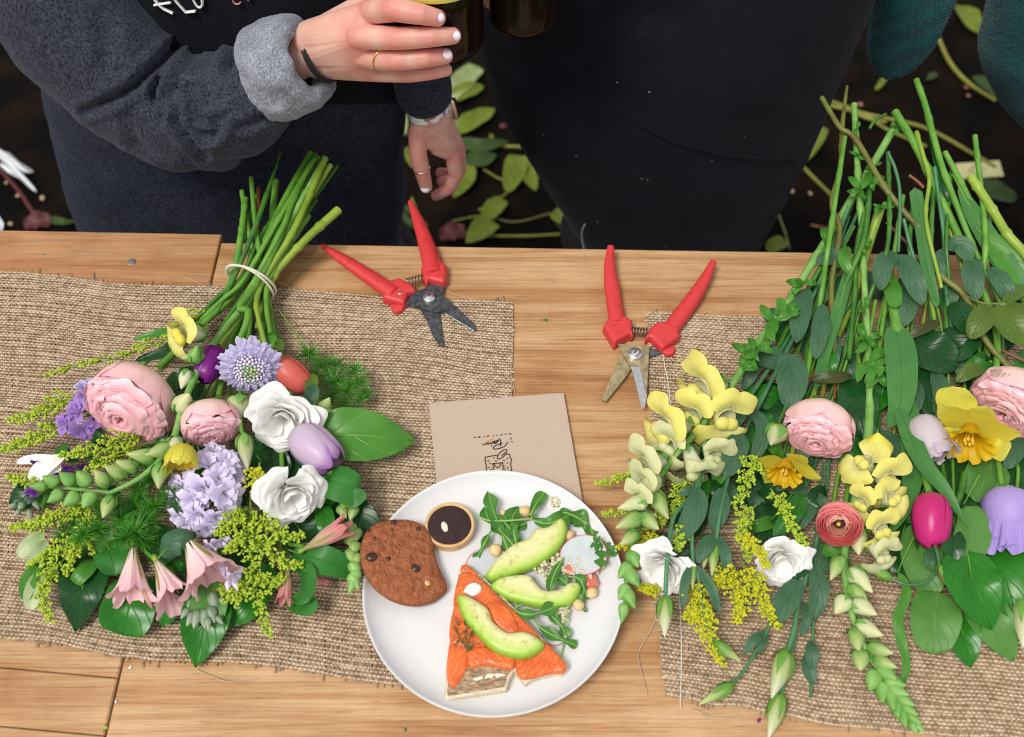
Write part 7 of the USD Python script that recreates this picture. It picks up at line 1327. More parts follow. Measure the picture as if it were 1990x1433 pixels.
# ---- lisianthus stems with buds and grey green leaves
def lstem(label, pts, r, buds_=(), leaves=(), mt="stem_bluegreen", cat="lisianthus bud", cut=True):
    f = Thing("lisianthus", label, cat, P(*pts[0]), GR); pp = [P(*p) for p in pts]; s = S(pp[0]); f.add("stem", tube(pp, np.atleast_1d(r) * s if np.ndim(r) else r * s, n=6 * len(pp), sides=8), mt)
    for (x, y), (x2, y2), rr, h, m_ in buds_:
        a, b = P(x, y, h), P(x2, y2, h - .004); bud(f, a, unit(b - a), np.linalg.norm(b - a), rr * s, m_, True, seed=x, cl=.62, point=.5, cmt="stem_green")
    for q, w, m_ in leaves:
        c = [P(*k) for k in q]; f.add("leaf", strip_leaf(c, w * S(c[0]), prof=pw(.6, .6), fold=.18, wave=.05, seed=int(q[0][0]), rows=16), m_)
    return f
lstem("lisianthus stem with a pale bud hanging in front of the white flower nearest the plate", [(1293, 1166, .050), (1295, 1110, .058), (1300, 1055, .060), (1310, 1004, .058), (1338, 970, .054), (1358, 936, .05), (1390, 870, .044), (1440, 798, .034), (1512, 690, .030), (1570, 590, .034), (1640, 470, .05), (1700, 340, .08)], 4.6, [((1293, 1158), (1292, 1238), 16, .050, "bud_petal")],
      [([(1358, 948, .058), (1352, 990, .062), (1320, 1052, .056)], 22, "leaf_blue"), ([(1352, 946, .056), (1335, 955, .058), (1318, 962, .054)], 9, "leaf_blue"), ([(1446, 842, .050), (1428, 875, .054), (1412, 928, .048)], 25, "leaf_blue"), ([(1436, 840, .044), (1405, 862, .046), (1385, 880, .042)], 18, "leaf_blue"), ([(1461, 793, .046), (1484, 838, .052), (1460, 904, .044)], 15, "leaf_blue"), ([(1455, 793, .044), (1440, 805, .048), (1420, 840, .044)], 12, "leaf_blue")])
lstem("lisianthus stem forking above two narrow leaves by the left white flower", [(1347, 1100, .052), (1345, 1050, .056), (1348, 990, .054), (1360, 940, .05)], 4, [((1347, 1102), (1346, 1140), 6, .052, "snap_bud")], [([(1343, 1098, .054), (1331, 1130, .056), (1326, 1184, .046)], 9, "leaf_blue"), ([(1352, 1098, .054), (1380, 1140, .056), (1400, 1193, .046)], 10, "leaf_blue")])
lstem("lisianthus stem with a curved side shoot and small green bud over the yellow goldenrod", [(1398, 1258, .034), (1374, 1218, .038), (1363, 1160, .044), (1357, 1120, .05)], 3.4, [((1394, 1252), (1432, 1280), 11, .034, "snap_bud")])
lstem("lisianthus stem ending in two small buds between grey leaves above the goldenrod", [(1391, 1060, .05), (1396, 1020, .054), (1404, 975, .052), (1425, 900, .04), (1470, 790, .03), (1530, 690, .03)], 4, [((1378, 1060), (1368, 1100), 8, .048, "snap_bud"), ((1390, 1062), (1384, 1112), 10, .05, "snap_bud")],
      [([(1391, 1040, .052), (1372, 1062, .056), (1352, 1094, .048)], 15, "leaf_blue"), ([(1396, 1042, .052), (1410, 1080, .056), (1412, 1120, .046)], 11, "leaf_blue"), ([(1404, 948, .05), (1398, 990, .054), (1384, 1036, .048)], 19, "leaf_blue")])
lstem("lisianthus stem bending left to a small bud on the burlap", [(1414, 1336, .016), (1436, 1315, .018), (1458, 1284, .020), (1490, 1228, .026), (1500, 1190, .03)], [3.2, 3.6], [((1418, 1334), (1368, 1364), 11, .016, "snap_bud")], [([(1488, 1228, .026), (1465, 1245, .030), (1444, 1273, .022)], 10, "leaf_blue"), ([(1490, 1232, .024), (1482, 1255, .026), (1466, 1276, .018)], 6, "leaf_blue")])
lstem("lisianthus stem with the largest pale bud, lying on the burlap near its lower edge", [(1529, 1274, .022), (1543, 1224, .024), (1550, 1180, .026), (1570, 1110, .028), (1590, 1040, .026), (1605, 950, .02), (1612, 880, .02)], [6, 5, 4.5], [((1530, 1264), (1500, 1357), 21, .022, "bud_petal")], [([(1556, 1126, .032), (1530, 1165, .036), (1496, 1216, .028)], 23, "leaf_blue"), ([(1562, 1170, .022), (1568, 1200, .026), (1556, 1238, .018)], 10, "leaf_blue")])
lstem("lisianthus bud that hangs over the near edge of the burlap onto the wood", [(1517, 1353, .012), (1522, 1330, .014), (1532, 1290, .016), (1546, 1230, .018)], 4.5, [((1518, 1348), (1493, 1436), 17, .013, "bud_petal")])
lstem("thin lisianthus stem with paired dark leaves and a blunt cut end", [(1575, 1356, .010), (1578, 1300, .012), (1580, 1220, .018), (1584, 1100, .024), (1590, 980, .024), (1600, 900, .02)], 3.2, (), [([(1583, 1098, .030), (1592, 1145, .034), (1581, 1204, .024)], 19, "leaf_blue"), ([(1577, 1245, .020), (1578, 1270, .024), (1580, 1300, .018)], 13, "leaf_blue"), ([(1575, 1262, .014), (1572, 1300, .016), (1583, 1332, .012)], 14, "leaf_blue"), ([(1585, 985, .030), (1566, 1000, .034), (1545, 1032, .026)], 15, "leaf_blue"), ([(1588, 960, .030), (1598, 975, .034), (1604, 990, .03)], 10, "leaf_blue")])
lstem("lisianthus shoot with a curved bud pointing left under the yellow snapdragon", [(1817, 1112, .040), (1800, 1132, .042), (1760, 1136, .042), (1724, 1120, .040)], 2.8, [((1728, 1123), (1687, 1101), 9, .040, "snap_bud")])
lstem("dry brown lisianthus bud under the magenta tulip", [(1826, 1100, .046), (1820, 1070, .046), (1812, 1040, .04)], 3, [((1828, 1098), (1838, 1138), 10, .046, "stem_brown")], [([(1850, 1025, .046), (1852, 1060, .052), (1846, 1094, .044)], 22, "leaf_dark"), ([(1812, 1068, .040), (1806, 1090, .044), (1812, 1110, .04)], 10, "leaf_blue")])
lstem("pale lisianthus bud at the right edge beside the overlapping broad leaves", [(1985, 1170, .036), (1990, 1120, .04), (2000, 1060, .04)], 4, [((1985, 1160), (1988, 1258), 19, .036, "bud_petal")])
lstem("lisianthus stem with a pair of grey green leaves at the table's far edge", [(1746, 490, .072), (1749, 381, .10), (1740, 330, .11), (1726, 298, .116)], 3.2, (), [([(1744, 494, .074), (1718, 512, .082), (1710, 566, .070)], 19, "leaf_blue"), ([(1748, 494, .074), (1772, 535, .082), (1793, 594, .068)], 22, "leaf_blue"), ([(1752, 555, .056), (1765, 590, .060), (1754, 636, .050)], 18, "leaf_blue")], cat="lisianthus leaf")
lstem("lisianthus stem with a rounded folded leaf right of the strap leaf", [(1836, 482, .076), (1832, 440, .084), (1822, 370, .10), (1816, 325, .11)], 4, (), [([(1838, 480, .078), (1866, 476, .088), (1888, 508, .080)], 19, "leaf_blue"), ([(1834, 484, .076), (1824, 510, .078), (1832, 540, .070)], 12, "leaf_blue"), ([(1894, 500, .076), (1890, 540, .08), (1900, 585, .070)], 21, "leaf_blue"), ([(1845, 590, .05), (1852, 575, .056), (1845, 560, .056)], 12, "leaf_blue"), ([(1925, 520, .076), (1948, 552, .082), (1962, 586, .072)], 19, "leaf_blue")], cat="lisianthus leaf")
lstem("lisianthus stem with long grey green leaves above the rosebud", [(1470, 800, .034), (1525, 690, .036), (1570, 600, .040), (1620, 480, .06), (1650, 400, .08)], 4, (), [([(1526, 686, .046), (1540, 735, .052), (1530, 796, .042)], 29, "leaf_blue"), ([(1570, 560, .05), (1555, 610, .054), (1548, 668, .046)], 20, "leaf_blue"), ([(1600, 590, .05), (1594, 640, .054), (1584, 700, .044)], 17, "leaf_blue"), ([(1585, 510, .056), (1620, 500, .062), (1640, 520, .056)], 17, "leaf_blue"), ([(1650, 480, .06), (1640, 500, .066), (1650, 535, .058)], 12, "leaf_bright"), ([(1540, 690, .03), (1550, 740, .034), (1545, 790, .028)], 18, "leaf_blue")], cat="lisianthus leaf")
lstem("lisianthus leaves in the gap between the strap leaf and the large daffodil", [(1815, 690, .03), (1812, 640, .034), (1802, 566, .05), (1775, 498, .07), (1756, 426, .09)], 4, (), [([(1815, 720, .036), (1830, 765, .042), (1818, 808, .034)], 17, "leaf_blue"), ([(1784, 740, .034), (1788, 772, .038), (1782, 804, .032)], 8, "leaf_blue"), ([(1798, 712, .03), (1800, 760, .034), (1806, 810, .03)], 20, "leaf_dark"), ([(1855, 700, .034), (1868, 720, .038), (1872, 745, .032)], 12, "leaf_blue")], cat="lisianthus leaf")
lstem("lisianthus leaf sticking out under the rose at the right edge", [(1985, 850, .03), (1995, 800, .03), (2000, 760, .03)], 3, (), [([(1985, 848, .034), (1972, 875, .038), (1956, 912, .030)], 19, "leaf_blue")], cat="lisianthus leaf")
# ---- broad leaves at the right
leafy("glossy broad leaf uppermost of the overlapping leaves under the purple lisianthus", [(1880, 1072, .044), (1888, 1125, .052), (1908, 1175, .048), (1927, 1224, .034)], 53, "salal", (.5, .85), group=GR)
leafy("glossy broad leaf at the right edge under the purple lisianthus", [(1908, 1050, .036), (1945, 1110, .044), (1965, 1160, .040), (1978, 1210, .030)], 56, "salal", (.5, .8), group=GR)
leafy("pale underside of a broad leaf lying lowest under the glossy leaves", [(1822, 1150, .022), (1818, 1190, .026), (1815, 1230, .022), (1813, 1272, .012)], 47, "salal_pale", (.4, .45), group=GR)
leafy("dark pointed leaf between the two pale undersides", [(1860, 1190, .016), (1872, 1235, .020), (1880, 1270, .014), (1887, 1299, .006)], 34, "salal", (.5, .9), group=GR)
leafy("pale leaf underside pointing at the lower right corner", [(1890, 1160, .022), (1925, 1205, .028), (1950, 1245, .022), (1970, 1285, .010)], 42, "salal_pale", (.45, .85), group=GR)
leafy("oval pale green leaf behind the magenta tulip", [(1800, 1020, .024), (1790, 1070, .028), (1800, 1120, .026), (1818, 1160, .020)], 40, "salal_pale", (.4, .45), group=GR)
leafy("oval leaf beside the purple lisianthus, hanging from a thin brown stalk", [(1876, 984, .046), (1892, 1020, .050), (1880, 1070, .046), (1850, 1140, .034)], 33, "salal_pale", (.35, .5), group=GR, stem=[(1902, 925, .05), (1888, 952, .05), (1873, 980, .048)])
leafy("large leaf behind the stalk under the large daffodil", [(1932, 890, .026), (1915, 930, .030), (1895, 975, .026)], 40, "salal_pale", (.45, .4), group=GR)
leafy("dark leaf between snapdragon and magenta tulip", [(1770, 990, .020), (1750, 1050, .024), (1745, 1120, .018)], 34, "leaf_dark", (.45, .5), group=GR)
leafy("narrow wavy leaf hanging down to the snapdragon's tip", [(1745, 1112, .034), (1762, 1150, .036), (1745, 1200, .034), (1750, 1240, .03), (1762, 1295, .026), (1748, 1338, .02)], 10, "leaf_bright", (.3, .4), group=GR, wave=.3, stem=[(1775, 1045, .036), (1758, 1080, .036), (1745, 1112, .034)])
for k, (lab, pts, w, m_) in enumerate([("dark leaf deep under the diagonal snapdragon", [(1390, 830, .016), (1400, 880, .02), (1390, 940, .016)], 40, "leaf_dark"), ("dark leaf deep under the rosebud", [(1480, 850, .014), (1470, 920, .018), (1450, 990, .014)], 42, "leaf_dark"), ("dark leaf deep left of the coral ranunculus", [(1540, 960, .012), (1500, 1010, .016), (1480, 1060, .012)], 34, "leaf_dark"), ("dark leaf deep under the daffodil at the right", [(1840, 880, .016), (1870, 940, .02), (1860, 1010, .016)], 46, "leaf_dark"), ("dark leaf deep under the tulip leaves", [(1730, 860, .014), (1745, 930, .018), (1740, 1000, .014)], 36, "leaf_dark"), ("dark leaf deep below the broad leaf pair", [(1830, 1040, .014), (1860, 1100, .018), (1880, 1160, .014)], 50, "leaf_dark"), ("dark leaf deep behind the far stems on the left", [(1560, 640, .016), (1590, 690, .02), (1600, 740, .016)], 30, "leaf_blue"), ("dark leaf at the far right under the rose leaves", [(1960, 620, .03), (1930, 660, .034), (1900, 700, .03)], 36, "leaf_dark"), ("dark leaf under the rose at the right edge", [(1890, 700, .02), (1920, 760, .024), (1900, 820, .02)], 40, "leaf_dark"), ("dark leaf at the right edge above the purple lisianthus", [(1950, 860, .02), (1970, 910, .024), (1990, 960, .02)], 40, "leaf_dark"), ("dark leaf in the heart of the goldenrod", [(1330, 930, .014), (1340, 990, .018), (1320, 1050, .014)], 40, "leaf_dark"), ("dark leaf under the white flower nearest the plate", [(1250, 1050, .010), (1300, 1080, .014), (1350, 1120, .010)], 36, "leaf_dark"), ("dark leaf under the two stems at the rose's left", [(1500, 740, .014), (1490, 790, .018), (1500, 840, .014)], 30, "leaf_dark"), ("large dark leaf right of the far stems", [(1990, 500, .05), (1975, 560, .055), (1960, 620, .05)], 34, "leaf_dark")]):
    leafy(lab, pts, w, m_, (.5, .5), group=GR)
# ---- strap leaves and stems at the far end
leafy("flat strap leaf standing upright among the far stems", [(1778, 364, .10), (1790, 440, .088), (1800, 510, .075), (1822, 600, .056)], 13, "leaf_tulip", (.06, .25), group=GR, stem=[(1822, 600, .056), (1830, 640, .05), (1836, 700, .04)])
leafy("long leaf along the pale stem at the far right", [(1862, 360, .10), (1905, 440, .09), (1950, 510, .08), (2000, 590, .07)], 22, "leaf_tulip", (.6, .4), group=GR)
leafy("flat green leaf blade left of the upright snapdragon", [(1652, 520, .056), (1630, 600, .050), (1602, 690, .040), (1585, 760, .03)], 12, "leaf_tulip", (.2, .3), group=GR)
leafy("dark sheath leaf clinging to the tallest cut stem", [(1808, 250, .118), (1822, 310, .11), (1835, 370, .10), (1850, 400, .09)], 9, "leaf_dark", (.4, .5), group=GR)
leafy("broad bright leaf at the far right edge", [(1905, 450, .088), (1945, 490, .085), (1995, 560, .074)], 26, "leaf_bright", (.5, .4), group=GR)
for k, (lab, pts, r, mt, cutr) in enumerate([
    ("tallest cut flower stem, reaching furthest up", [(1960, 620, .05), (1896, 490, .078), (1858, 396, .098), (1832, 328, .11), (1813, 262, .12), (1798, 204, .124), (1781, 156, .128)], [5, 5.5, 6, 6.5, 6.5], "stem_green", 6.3),
    ("thick yellow green cut stem at the far right", [(2010, 520, .09), (1986, 487, .094), (1956, 453, .098), (1926, 404, .104), (1886, 343, .112)], [9, 9, 9, 9], "stem_yellowgreen", 9),
    ("thin pale stem bending between the thick far stems", [(1830, 560, .07), (1800, 430, .098), (1806, 351, .108), (1795, 306, .114), (1781, 257, .118)], [3.5, 4, 4.5], "stem_yellowgreen", 4.3),
    ("pale green stem under the long leaf at the far right", [(2000, 610, .06), (1950, 500, .078), (1911, 441, .088), (1865, 350, .10), (1836, 296, .11)], [6, 6.5, 6], "stem_green", 5.5),
    ("stem left of the upright snapdragon with small knobs", [(1650, 700, .034), (1655, 640, .040), (1662, 560, .05), (1663, 500, .06), (1680, 415, .08)], [5, 5, 5.5], "stem_dark", 5),
    ("green stem beneath the diagonal snapdragon", [(1500, 700, .03), (1550, 600, .036), (1600, 510, .05), (1640, 430, .064), (1665, 370, .075)], [4.5, 5, 5], "stem_dark", 5),
    ("yellow green stem at the centre right", [(1830, 760, .03), (1822, 660, .04), (1808, 580, .05), (1790, 500, .06), (1785, 440, .07)], [4, 4, 4], "stem_yellowgreen", 0),
    ("yellowish bare stem right of the rose leaves", [(1930, 720, .03), (1905, 640, .036), (1870, 520, .06), (1840, 430, .08), (1820, 380, .09)], [4, 4.5, 4.5], "stem_yellowgreen", 0),
    ("short brown stick among the far stems", [(1795, 365, .09), (1782, 352, .094), (1768, 342, .096)], [3.5, 3], "stem_red", 3),
    ("brown stem at the far edge behind the leaf pair", [(1770, 480, .05), (1745, 455, .056), (1722, 432, .06)], [3, 3], "stem_red", 0),
    ("dark stem right of the strap leaf", [(1850, 640, .04), (1838, 560, .056), (1836, 500, .07), (1832, 400, .09)], [4.5, 4.5], "stem_bluegreen", 0),
    ("green stem below the yellow snapdragon's middle", [(1830, 900, .02), (1840, 960, .024), (1845, 1020, .02)], [5, 5], "stem_dark", 0),
    ("short green stem under the large daffodil", [(1875, 920, .03), (1866, 960, .03), (1850, 1000, .026)], [7, 7], "stem_dark", 0),
    ("thin stem curving under the right hand rose", [(1965, 880, .026), (1978, 910, .026), (1975, 960, .026)], [3.5, 3.5], "stem_green", 0),
    ("bent green stem at the left of the far stems", [(1690, 250, .1), (1700, 235, .104), (1722, 222, .108)], [3, 3], "stem_dark", 0)]):
    f = Thing("cut_flower", lab, "flower stem", P(*pts[len(pts) // 2]), GR); pp = [P(*p) for p in pts]; n = 36; rr = np.interp(np.linspace(0, 1, n), np.linspace(0, 1, len(r)), r) * S(pp[len(pp) // 2])
    for q in (.3, .55, .8): rr[int(q * n + 3 * k) % n] *= 1.22
    f.add("stem", tube(pp, rr, n=n, sides=9), mt)
    if cutr: f.add("cut_end", lathe([(rr[-1] * .97, 0), (rr[-1] * .8, .0006), (0, .0004)], 9, pp[-1], unit(pp[-1] - pp[-2])), "stem_cut")
# ---- goldenrod
for k, (lab, ax_, h, nb, L, mt) in enumerate([
    ("goldenrod tip pointing left over the bare wood, beside the pale snapdragon flowers", [(1310, 890), (1260, 905), (1215, 928), (1156, 944)], (.03, .034, .032, .026), 22, 20, "solidago"),
    ("small goldenrod tip just above the plate's upper right edge", [(1280, 980), (1230, 992), (1168, 1002)], (.03, .03, .026), 14, 18, "solidago"),
    ("goldenrod touching the plate's right edge", [(1290, 1040), (1245, 1058), (1198, 1066)], (.03, .034, .03), 16, 20, "solidago_yellow"),
    ("goldenrod wisp above the left yellow snapdragon lip", [(1300, 860), (1275, 868), (1248, 876)], (.024, .026, .024), 10, 12, "solidago"),
    ("goldenrod behind the lower pale snapdragon flowers", [(1350, 930), (1325, 960), (1310, 985), (1300, 1005)], (.034, .036, .034, .03), 26, 36, "solidago"),
    ("goldenrod clump above the hanging grey leaves", [(1475, 880), (1455, 925), (1442, 960), (1425, 985)], (.048, .056, .056, .05), 26, 34, "solidago"),
    ("goldenrod strand left of the right white lisianthus", [(1470, 980), (1440, 1020), (1445, 1060), (1455, 1090)], (.044, .05, .05, .044), 24, 26, "solidago"),
    ("goldenrod strand falling over the right white lisianthus", [(1498, 950), (1520, 990), (1540, 1028), (1568, 1062)], (.05, .06, .064, .056), 26, 26, "solidago"),
    ("goldenrod strand across the left side of the right white lisianthus", [(1440, 1030), (1460, 1060), (1482, 1085), (1490, 1105)], (.05, .058, .06, .054), 24, 24, "solidago_yellow"),
    ("yellow goldenrod mass under the left white lisianthus", [(1340, 1130), (1350, 1160), (1360, 1190), (1330, 1200)], (.03, .036, .036, .028), 40, 44, "solidago_yellow"),
    ("yellow goldenrod mass in the middle between the white flowers", [(1400, 1080), (1420, 1130), (1440, 1170), (1430, 1210)], (.036, .040, .038, .028), 46, 46, "solidago_yellow"),
    ("yellow goldenrod branch ending at the dark leaf on the burlap", [(1440, 1090), (1470, 1140), (1490, 1190), (1515, 1220)], (.036, .040, .036, .026), 36, 34, "solidago_yellow"),
    ("yellow goldenrod tail hanging down to the burlap's stitched end", [(1345, 1160), (1370, 1210), (1385, 1255), (1405, 1295)], (.034, .036, .032, .022), 34, 32, "solidago_yellow"),
    ("goldenrod flecks left of the left white lisianthus", [(1290, 1150), (1262, 1148), (1240, 1140)], (.024, .026, .022), 12, 16, "solidago_yellow"),
    ("goldenrod between the left white flower and the hanging stems", [(1330, 1020), (1320, 1050), (1318, 1068)], (.046, .052, .048), 18, 24, "solidago"),
    ("goldenrod among the snapdragon buds near the plate", [(1300, 1000), (1270, 1020), (1245, 1030)], (.034, .036, .034), 18, 26, "solidago"),
    ("goldenrod above the leaf pair in the middle", [(1440, 1120), (1400, 1130), (1385, 1150)], (.036, .040, .036), 18, 26, "solidago_yellow")]):
    solidago(lab, ax_, h, nb, L, GR, 300 + k, mt, bead=2.8)

undergrowth(GR, [(1500, 590), (1620, 500), (1990, 520), (1995, 1010), (1800, 1060), (1650, 1060), (1560, 1160), (1350, 1130), (1300, 1000), (1340, 880), (1430, 760)], 95, ["leaf_blue", "leaf_dark", "leaf_blue", "leaf_alstro", "salal", "leaf_bright"], 9, (55, 105), (.010, .030), [(1600, 925, 42), (1620, 1130, 50), (1700, 600, 26)])
for k in range(16):     # more thin stems running under the heads
    rs = random.Random(900 + k); x0, y0 = 1470 + 32 * k + rs.uniform(-20, 20), rs.uniform(960, 1080); x1 = 1640 + 17 * k + rs.uniform(-15, 15)
    t = min([o for o in REG[GR] if "lisianthus" in o.path], key=lambda o: np.linalg.norm(o.loc - P(x0, y0, .02)))
    t.add("side_stem", tube([P(x0, y0, .014), P(x0 + (x1 - x0) * .3 + rs.uniform(-15, 15), y0 - 160, .020), P(x0 + (x1 - x0) * .7, y0 - 330, .030), P(x1, 560 + rs.uniform(-30, 30), .045)], rs.uniform(2.2, 4.2) * S(P(x0, y0)), n=24, sides=7), rs.choice(["stem_green", "stem_dark", "stem_bluegreen", "stem_yellowgreen"]))

for k in range(0, 18, 2):     # the thick bundle of straight stems at the far end
    rs = random.Random(700 + k); xt = 1650 + 17 * k + rs.uniform(-12, 12); yt = rs.uniform(235, 400) + 3 * max(0, k - 8); xb = 1560 + 25 * k + rs.uniform(-15, 15); h = .064 + .0002 * (490 - yt)
    p = [P(xb, rs.uniform(640, 760), .030), P(xb * .62 + xt * .38, 580, .046), P(xb * .3 + xt * .7, 470, h * .85), P(xt, yt, h)]; r = rs.uniform(3.6, 6); p[2] = p[2] + RT * rs.uniform(-.014, .014)
    t = min([o for o in REG[GR] if any(w in o.path for w in ("lisianthus", "cut_flower", "snapdragon"))], key=lambda o: np.linalg.norm(o.loc - p[1])); n = 28; rr = np.full(n, r * S(p[2]))
    for q in (.35, .6, .82): rr[int(q * n) + k % 3] *= 1.25
    t.add("stem", tube(p, rr, n=n, sides=9), rs.choice(["stem_green", "stem_dark", "stem_dark"])); t.add("cut_end", lathe([(rr[-1] * .97, 0), (rr[-1] * .8, .0006), (0, .0004)], 9, p[-1], unit(p[-1] - p[-2])), "stem_cut")
# ================================================================ cuttings on the dark floor
leaf_mat("floor_leaf", (0.10, 0.15, 0.006), (0.16, 0.21, 0.03), (0.18, 0.23, 0.010), n_veins=5, rough=0.5, strength=0.4)
leaf_mat("floor_leaf_dark", (0.025, 0.06, 0.006), (0.06, 0.11, 0.02), (0.035, 0.075, 0.008), n_veins=5, rough=0.5, strength=0.4)
leaf_mat("floor_leaf_pale", (0.24, 0.30, 0.12), (0.32, 0.36, 0.18), n_veins=3, rough=0.6, strength=0.3)
mat("floor_stem", (0.15, 0.16, 0.015), 0.6, (0.24, 0.24, 0.03), scale=30); mat("floor_red", (0.05, 0.004, 0.005), 0.6, (0.09, 0.006, 0.008)); mat("floor_petal", (0.34, 0.24, 0.13), 0.6); mat("floor_pink", (0.24, 0.10, 0.07), 0.6)
mat("card_paper", (0.50, 0.48, 0.22), 0.7, (0.58, 0.56, 0.30), scale=40); mat("plastic_film", (0.60, 0.62, 0.66), 0.15, coat=0.6); mat("print_green", (0.22, 0.24, 0.08), 0.7)
GF = "cuttings dropped on the dark floor"
fl = lambda x, y, h=.012: P(x, y, -TZ + h)
for lab, pts, w, m_, pr_ in [
    ("yellow green leaf on the floor, right of the hanging hand's wrist", [(874, 258), (912, 240), (962, 210)], 24, "floor_leaf", (.5, .75)),
    ("heart shaped leaf on the floor between the two people", [(1006, 302), (1000, 335), (985, 376)], 27, "floor_leaf", (.4, .6)),
    ("leaf half over the heart shaped one, its tip to the right", [(1006, 304), (1022, 330), (1042, 372)], 20, "floor_leaf", (.4, .6)),
    ("leaf on the floor just behind the hanging fingers", [(902, 315), (908, 350), (880, 385)], 20, "floor_leaf", (.5, .8)),
    ("leaf on the floor left of the hanging hand", [(800, 285), (798, 305), (805, 330)], 15, "floor_leaf", (.5, .8)),
    ("small round leaf below the heart shaped one", [(978, 388), (960, 405), (940, 430)], 22, "floor_leaf", (.4, .4)),
    ("leaf at the table edge between the shears", [(960, 430), (935, 448), (905, 472)], 28, "floor_leaf", (.45, .75)),
    ("leaf on the floor beside the navy apron's lower left corner", [(1075, 412), (1105, 425), (1140, 448)], 26, "floor_leaf", (.5, .75)),
    ("dark leaf under the twig beside the apron", [(1080, 430), (1110, 445), (1138, 470)], 18, "floor_leaf_dark", (.5, .4)),
    ("dark green leaf between the wrist and the navy apron", [(885, 275), (930, 285), (990, 275)], 18, "floor_leaf_dark", (.5, .8)),
    ("dark green leaf below the twig beside the hand", [(905, 300), (930, 312), (965, 300)], 22, "floor_leaf_dark", (.5, .8)),
    ("wide pale leaf behind the held jar", [(866, 205), (890, 170), (930, 130)], 26, "floor_leaf_pale", (.4, .3)),
    ("green leaf right of the wide pale one", [(878, 194), (905, 178), (940, 168)], 22, "floor_leaf", (.5, .75)),
    ("cream leaf sliver between sweatshirt and watch strap", [(778, 215), (786, 238), (788, 265)], 9, "floor_leaf_pale", (.4, .7)),
    ("blunt yellow green leaf right of the navy apron", [(1552, 314), (1572, 280), (1592, 242)], 27, "floor_leaf", (.35, .25)),
    ("leaf on the floor beside the printed card", [(1890, 358), (1930, 372), (1976, 388)], 26, "floor_leaf_dark", (.5, .6)),
    ("bright leaf between the two cardigan fronts", [(1868, 12), (1885, 40), (1912, 72)], 26, "floor_leaf", (.5, .75)),
    ("dark leaf by the right cardigan front", [(1890, 150), (1915, 165), (1945, 195)], 16, "floor_leaf_dark", (.5, .8)),
    ("leaf at the table edge under the navy apron's right corner", [(1490, 488), (1510, 475), (1532, 470)], 18, "floor_leaf", (.5, .8)),
    ("yellow leaf scrap below the left cardigan front", [(1700, 176), (1710, 165), (1722, 148)], 7, "floor_leaf", (.4, .4)),
    ("green leaf scrap on the bare floor", [(1798, 155), (1808, 150), (1820, 143)], 8, "floor_leaf_dark", (.4, .4)),
    ("small leaf by the red shears' upright handle", [(775, 412), (790, 428), (808, 445)], 9, "floor_leaf_dark", (.4, .5)),
    ("tiny leaf at the dark corner by the far table edge", [(785, 400), (800, 412), (815, 410)], 8, "floor_leaf_dark", (.4, .5)),
    ("dark leaf at the left edge beyond the table", [(95, 425), (120, 432), (145, 430)], 10, "floor_leaf_dark", (.4, .5))]:
    c = [fl(*p, .010 + .012 * math.sin(k * 1.5)) for k, p in enumerate(pts)]
    single("fallen_leaf", lab, "leaf", strip_leaf(c, .86 * w * S(c[1]), nrm=(0, -.25, 1), prof=pw(*pr_), fold=.35, wave=.06, seed=int(pts[0][0]), rows=14), m_, group=GF)
for lab, pts, r, m_ in [("twig on the floor right of the hanging hand", [(880, 268), (940, 282), (1016, 286)], 3, "floor_stem"), ("straight twig along the table edge beside the apron", [(950, 459), (1030, 459), (1112, 454)], 3, "floor_stem"), ("leaf stalk reaching from the apron to the loose stems", [(1545, 308), (1580, 345), (1618, 382)], 3.5, "floor_stem"),
    ("long stalk crossing the floor towards the printed card", [(1588, 200), (1700, 226), (1800, 250), (1900, 305), (1935, 325)], 3.5, "floor_stem"), ("stalk lying under the long one", [(1600, 192), (1680, 222), (1720, 250), (1800, 285)], 3, "floor_stem"), ("short stalk behind the loose stems", [(1655, 218), (1690, 232), (1722, 238)], 3, "floor_stem"), ("bent stalk between the two cardigan fronts", [(1820, 66), (1845, 120), (1880, 160), (1935, 195)], 4, "floor_stem"),
    ("brown twig at the table edge near the loose stems", [(1575, 438), (1610, 445), (1640, 450)], 3, "stem_red"), ("thin brown twig right of the apron hem", [(1512, 415), (1525, 450), (1535, 485)], 2, "stem_brown"), ("dark red stalk at the left edge beyond the table", [(-5, 325), (35, 370), (75, 430)], 4, "floor_red"), ("leaf stalk below the heart shaped leaf", [(985, 376), (968, 388), (950, 402), (930, 408)], 2.2, "floor_stem"), ("leaf stalk running up from the wrist leaf", [(874, 258), (862, 268), (850, 290)], 2.2, "floor_stem"), ("thin stalk between hand and dark leaves", [(940, 330), (985, 352), (1050, 345)], 2, "floor_stem"), ("dark stalk crossing the leaves by the table edge", [(880, 430), (940, 420), (1000, 432), (1070, 415)], 2, "stem_brown"), ("thin twig under the hanging hand", [(800, 385), (815, 420), (830, 440)], 2, "floor_stem")]:
    c = [fl(*p, .006) for p in pts]; single("fallen_stalk", lab, "stalk", tube(c, r * S(c[0]), sides=7), m_, group=GF)
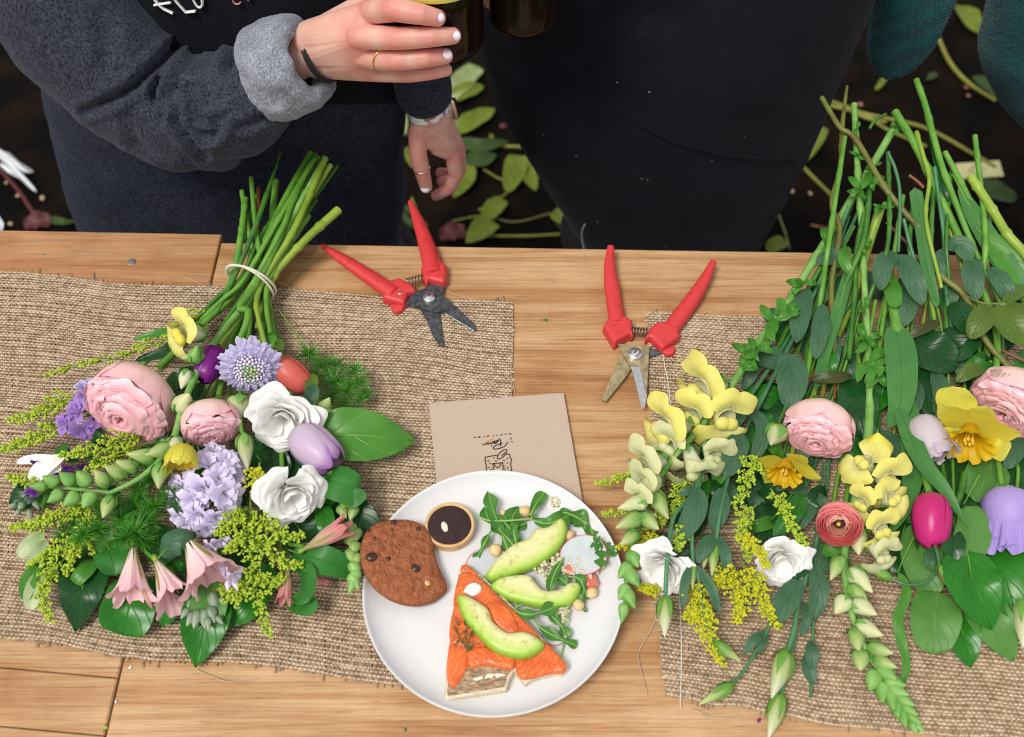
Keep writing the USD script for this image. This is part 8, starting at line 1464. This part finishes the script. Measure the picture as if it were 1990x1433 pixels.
for k, (x, y, r, m_, lab) in enumerate([(1634, 103, 15, "floor_petal", "cream petal on the floor beside the navy apron"), (880, 458, 26, "floor_red", "dark red petal heap at the table edge between the shears"), (75, 437, 26, "floor_red", "dark red petal at the end of the red stalk"), (1045, 262, 5, "floor_pink", "pink speck right of the dark leaves"), (1790, 172, 5, "floor_pink", "pink speck above the tallest stem"), (1878, 170, 4.5, "floor_pink", "upper pink speck by the bent stalk"), (1882, 186, 4.5, "floor_pink", "lower pink speck by the bent stalk"), (1540, 372, 5, "floor_petal", "left cream crumb by the apron"), (1575, 376, 5, "floor_petal", "right cream crumb by the apron"), (1672, 203, 6, "floor_pink", "orange crumb behind the loose stems"), (1800, 102, 4, "floor_pink", "brown speck under the left cardigan front"), (955, 265, 6, "floor_leaf", "greenish speck beside the wrist"), (978, 245, 8, "floor_red", "dark red speck right of the wrist leaf"), (35, 380, 5, "floor_petal", "glinting crumb beside the red stalk"), (82, 385, 6, "floor_petal", "larger glinting crumb right of the red stalk"), (20, 435, 5, "floor_petal", "glinting crumb at the left table corner"), (60, 440, 4, "floor_petal", "small glinting crumb on the dark red petal"), (12, 355, 4, "floor_petal", "glinting crumb under the plastic film")]):
    p = fl(x, y, .006)
    if r > 9:
        q = r * S(p); single("fallen_petal", lab, "petal", strip_leaf([p + [-q, -.3 * q, 0], p + [0, .1 * q, .004], p + [q, .2 * q, .001]], q * .75, nrm=(0, -.2, 1), prof=pw(.4, .35), fold=.5, wave=.2, seed=k, rows=12), m_, group=GF)
    else: single("fallen_petal", lab, "petal", ball(p, r * S(p), 2, (1, .75, .3), (0.1, -.2, 1), k), m_, group=GF)
cd = Thing("plant_card", "small printed card lying on the dark floor at the far right", "card", fl(1905, 325)); q = Polygon([fl(x, y)[:2] for x, y in [(1858, 314), (1944, 308), (1953, 338), (1866, 344)]]); cd.add("card_sheet", extrude(q, .003, .005), "card_paper", smooth=False)
a = np.linspace(0, 6.28, 20); cd.add("printed_mark", join([extrude(LineString([fl(1900 + rr * 1.5 * math.cos(t), 327 + rr * math.sin(t))[:2] for t in a]).buffer(.0012), .0046, .0056) for rr in (5, 9)]), "print_green", smooth=False)
pf_ = Thing("plastic_film", "crumpled strips of clear plastic glinting beyond the table's left end", "plastic film", fl(40, 320))
for k, pts in enumerate([[(-10, 288), (20, 310), (45, 330), (60, 336)], [(-5, 300), (25, 325), (50, 352), (72, 374)], [(0, 318), (22, 335), (42, 346)], [(10, 296), (40, 322), (66, 336)], [(-5, 420), (5, 440), (2, 450)]]):
    c = [fl(x, y, .02 + .015 * math.sin(k + j)) for j, (x, y) in enumerate(pts)]; pf_.add("film_strip", strip_leaf(c, 4.5 * S(c[0]), nrm=(0, -.5, 1), fold=.8, wave=.3, seed=k, rows=16, prof=pw(.3, .3)), "plastic_film")
# crumbs on the table
for k, (x, y, r, m_, lab) in enumerate([(1060, 622, 4, "leaf_bright", "green leaf crumb on bare wood between the shears"), (253, 1297, 3, "white_thread", "white crumb near the joint of the tables"), (225, 1364, 2.5, "white_thread", "lower white crumb at the table joint"), (205, 1414, 4, "stem_yellowgreen", "green crumb in the table joint"), (1475, 1400, 4, "purple_tulip", "purple crumb on the wood under the hanging bud"), (787, 1418, 3, "leaf_bright", "green crumb on the wood below the plate")]):
    p = P(x, y, .0012); single("crumb", lab, "crumb", ball(p, r * S(p), 1, (1.4, .8, .5), (0, 0, 1), k), m_)
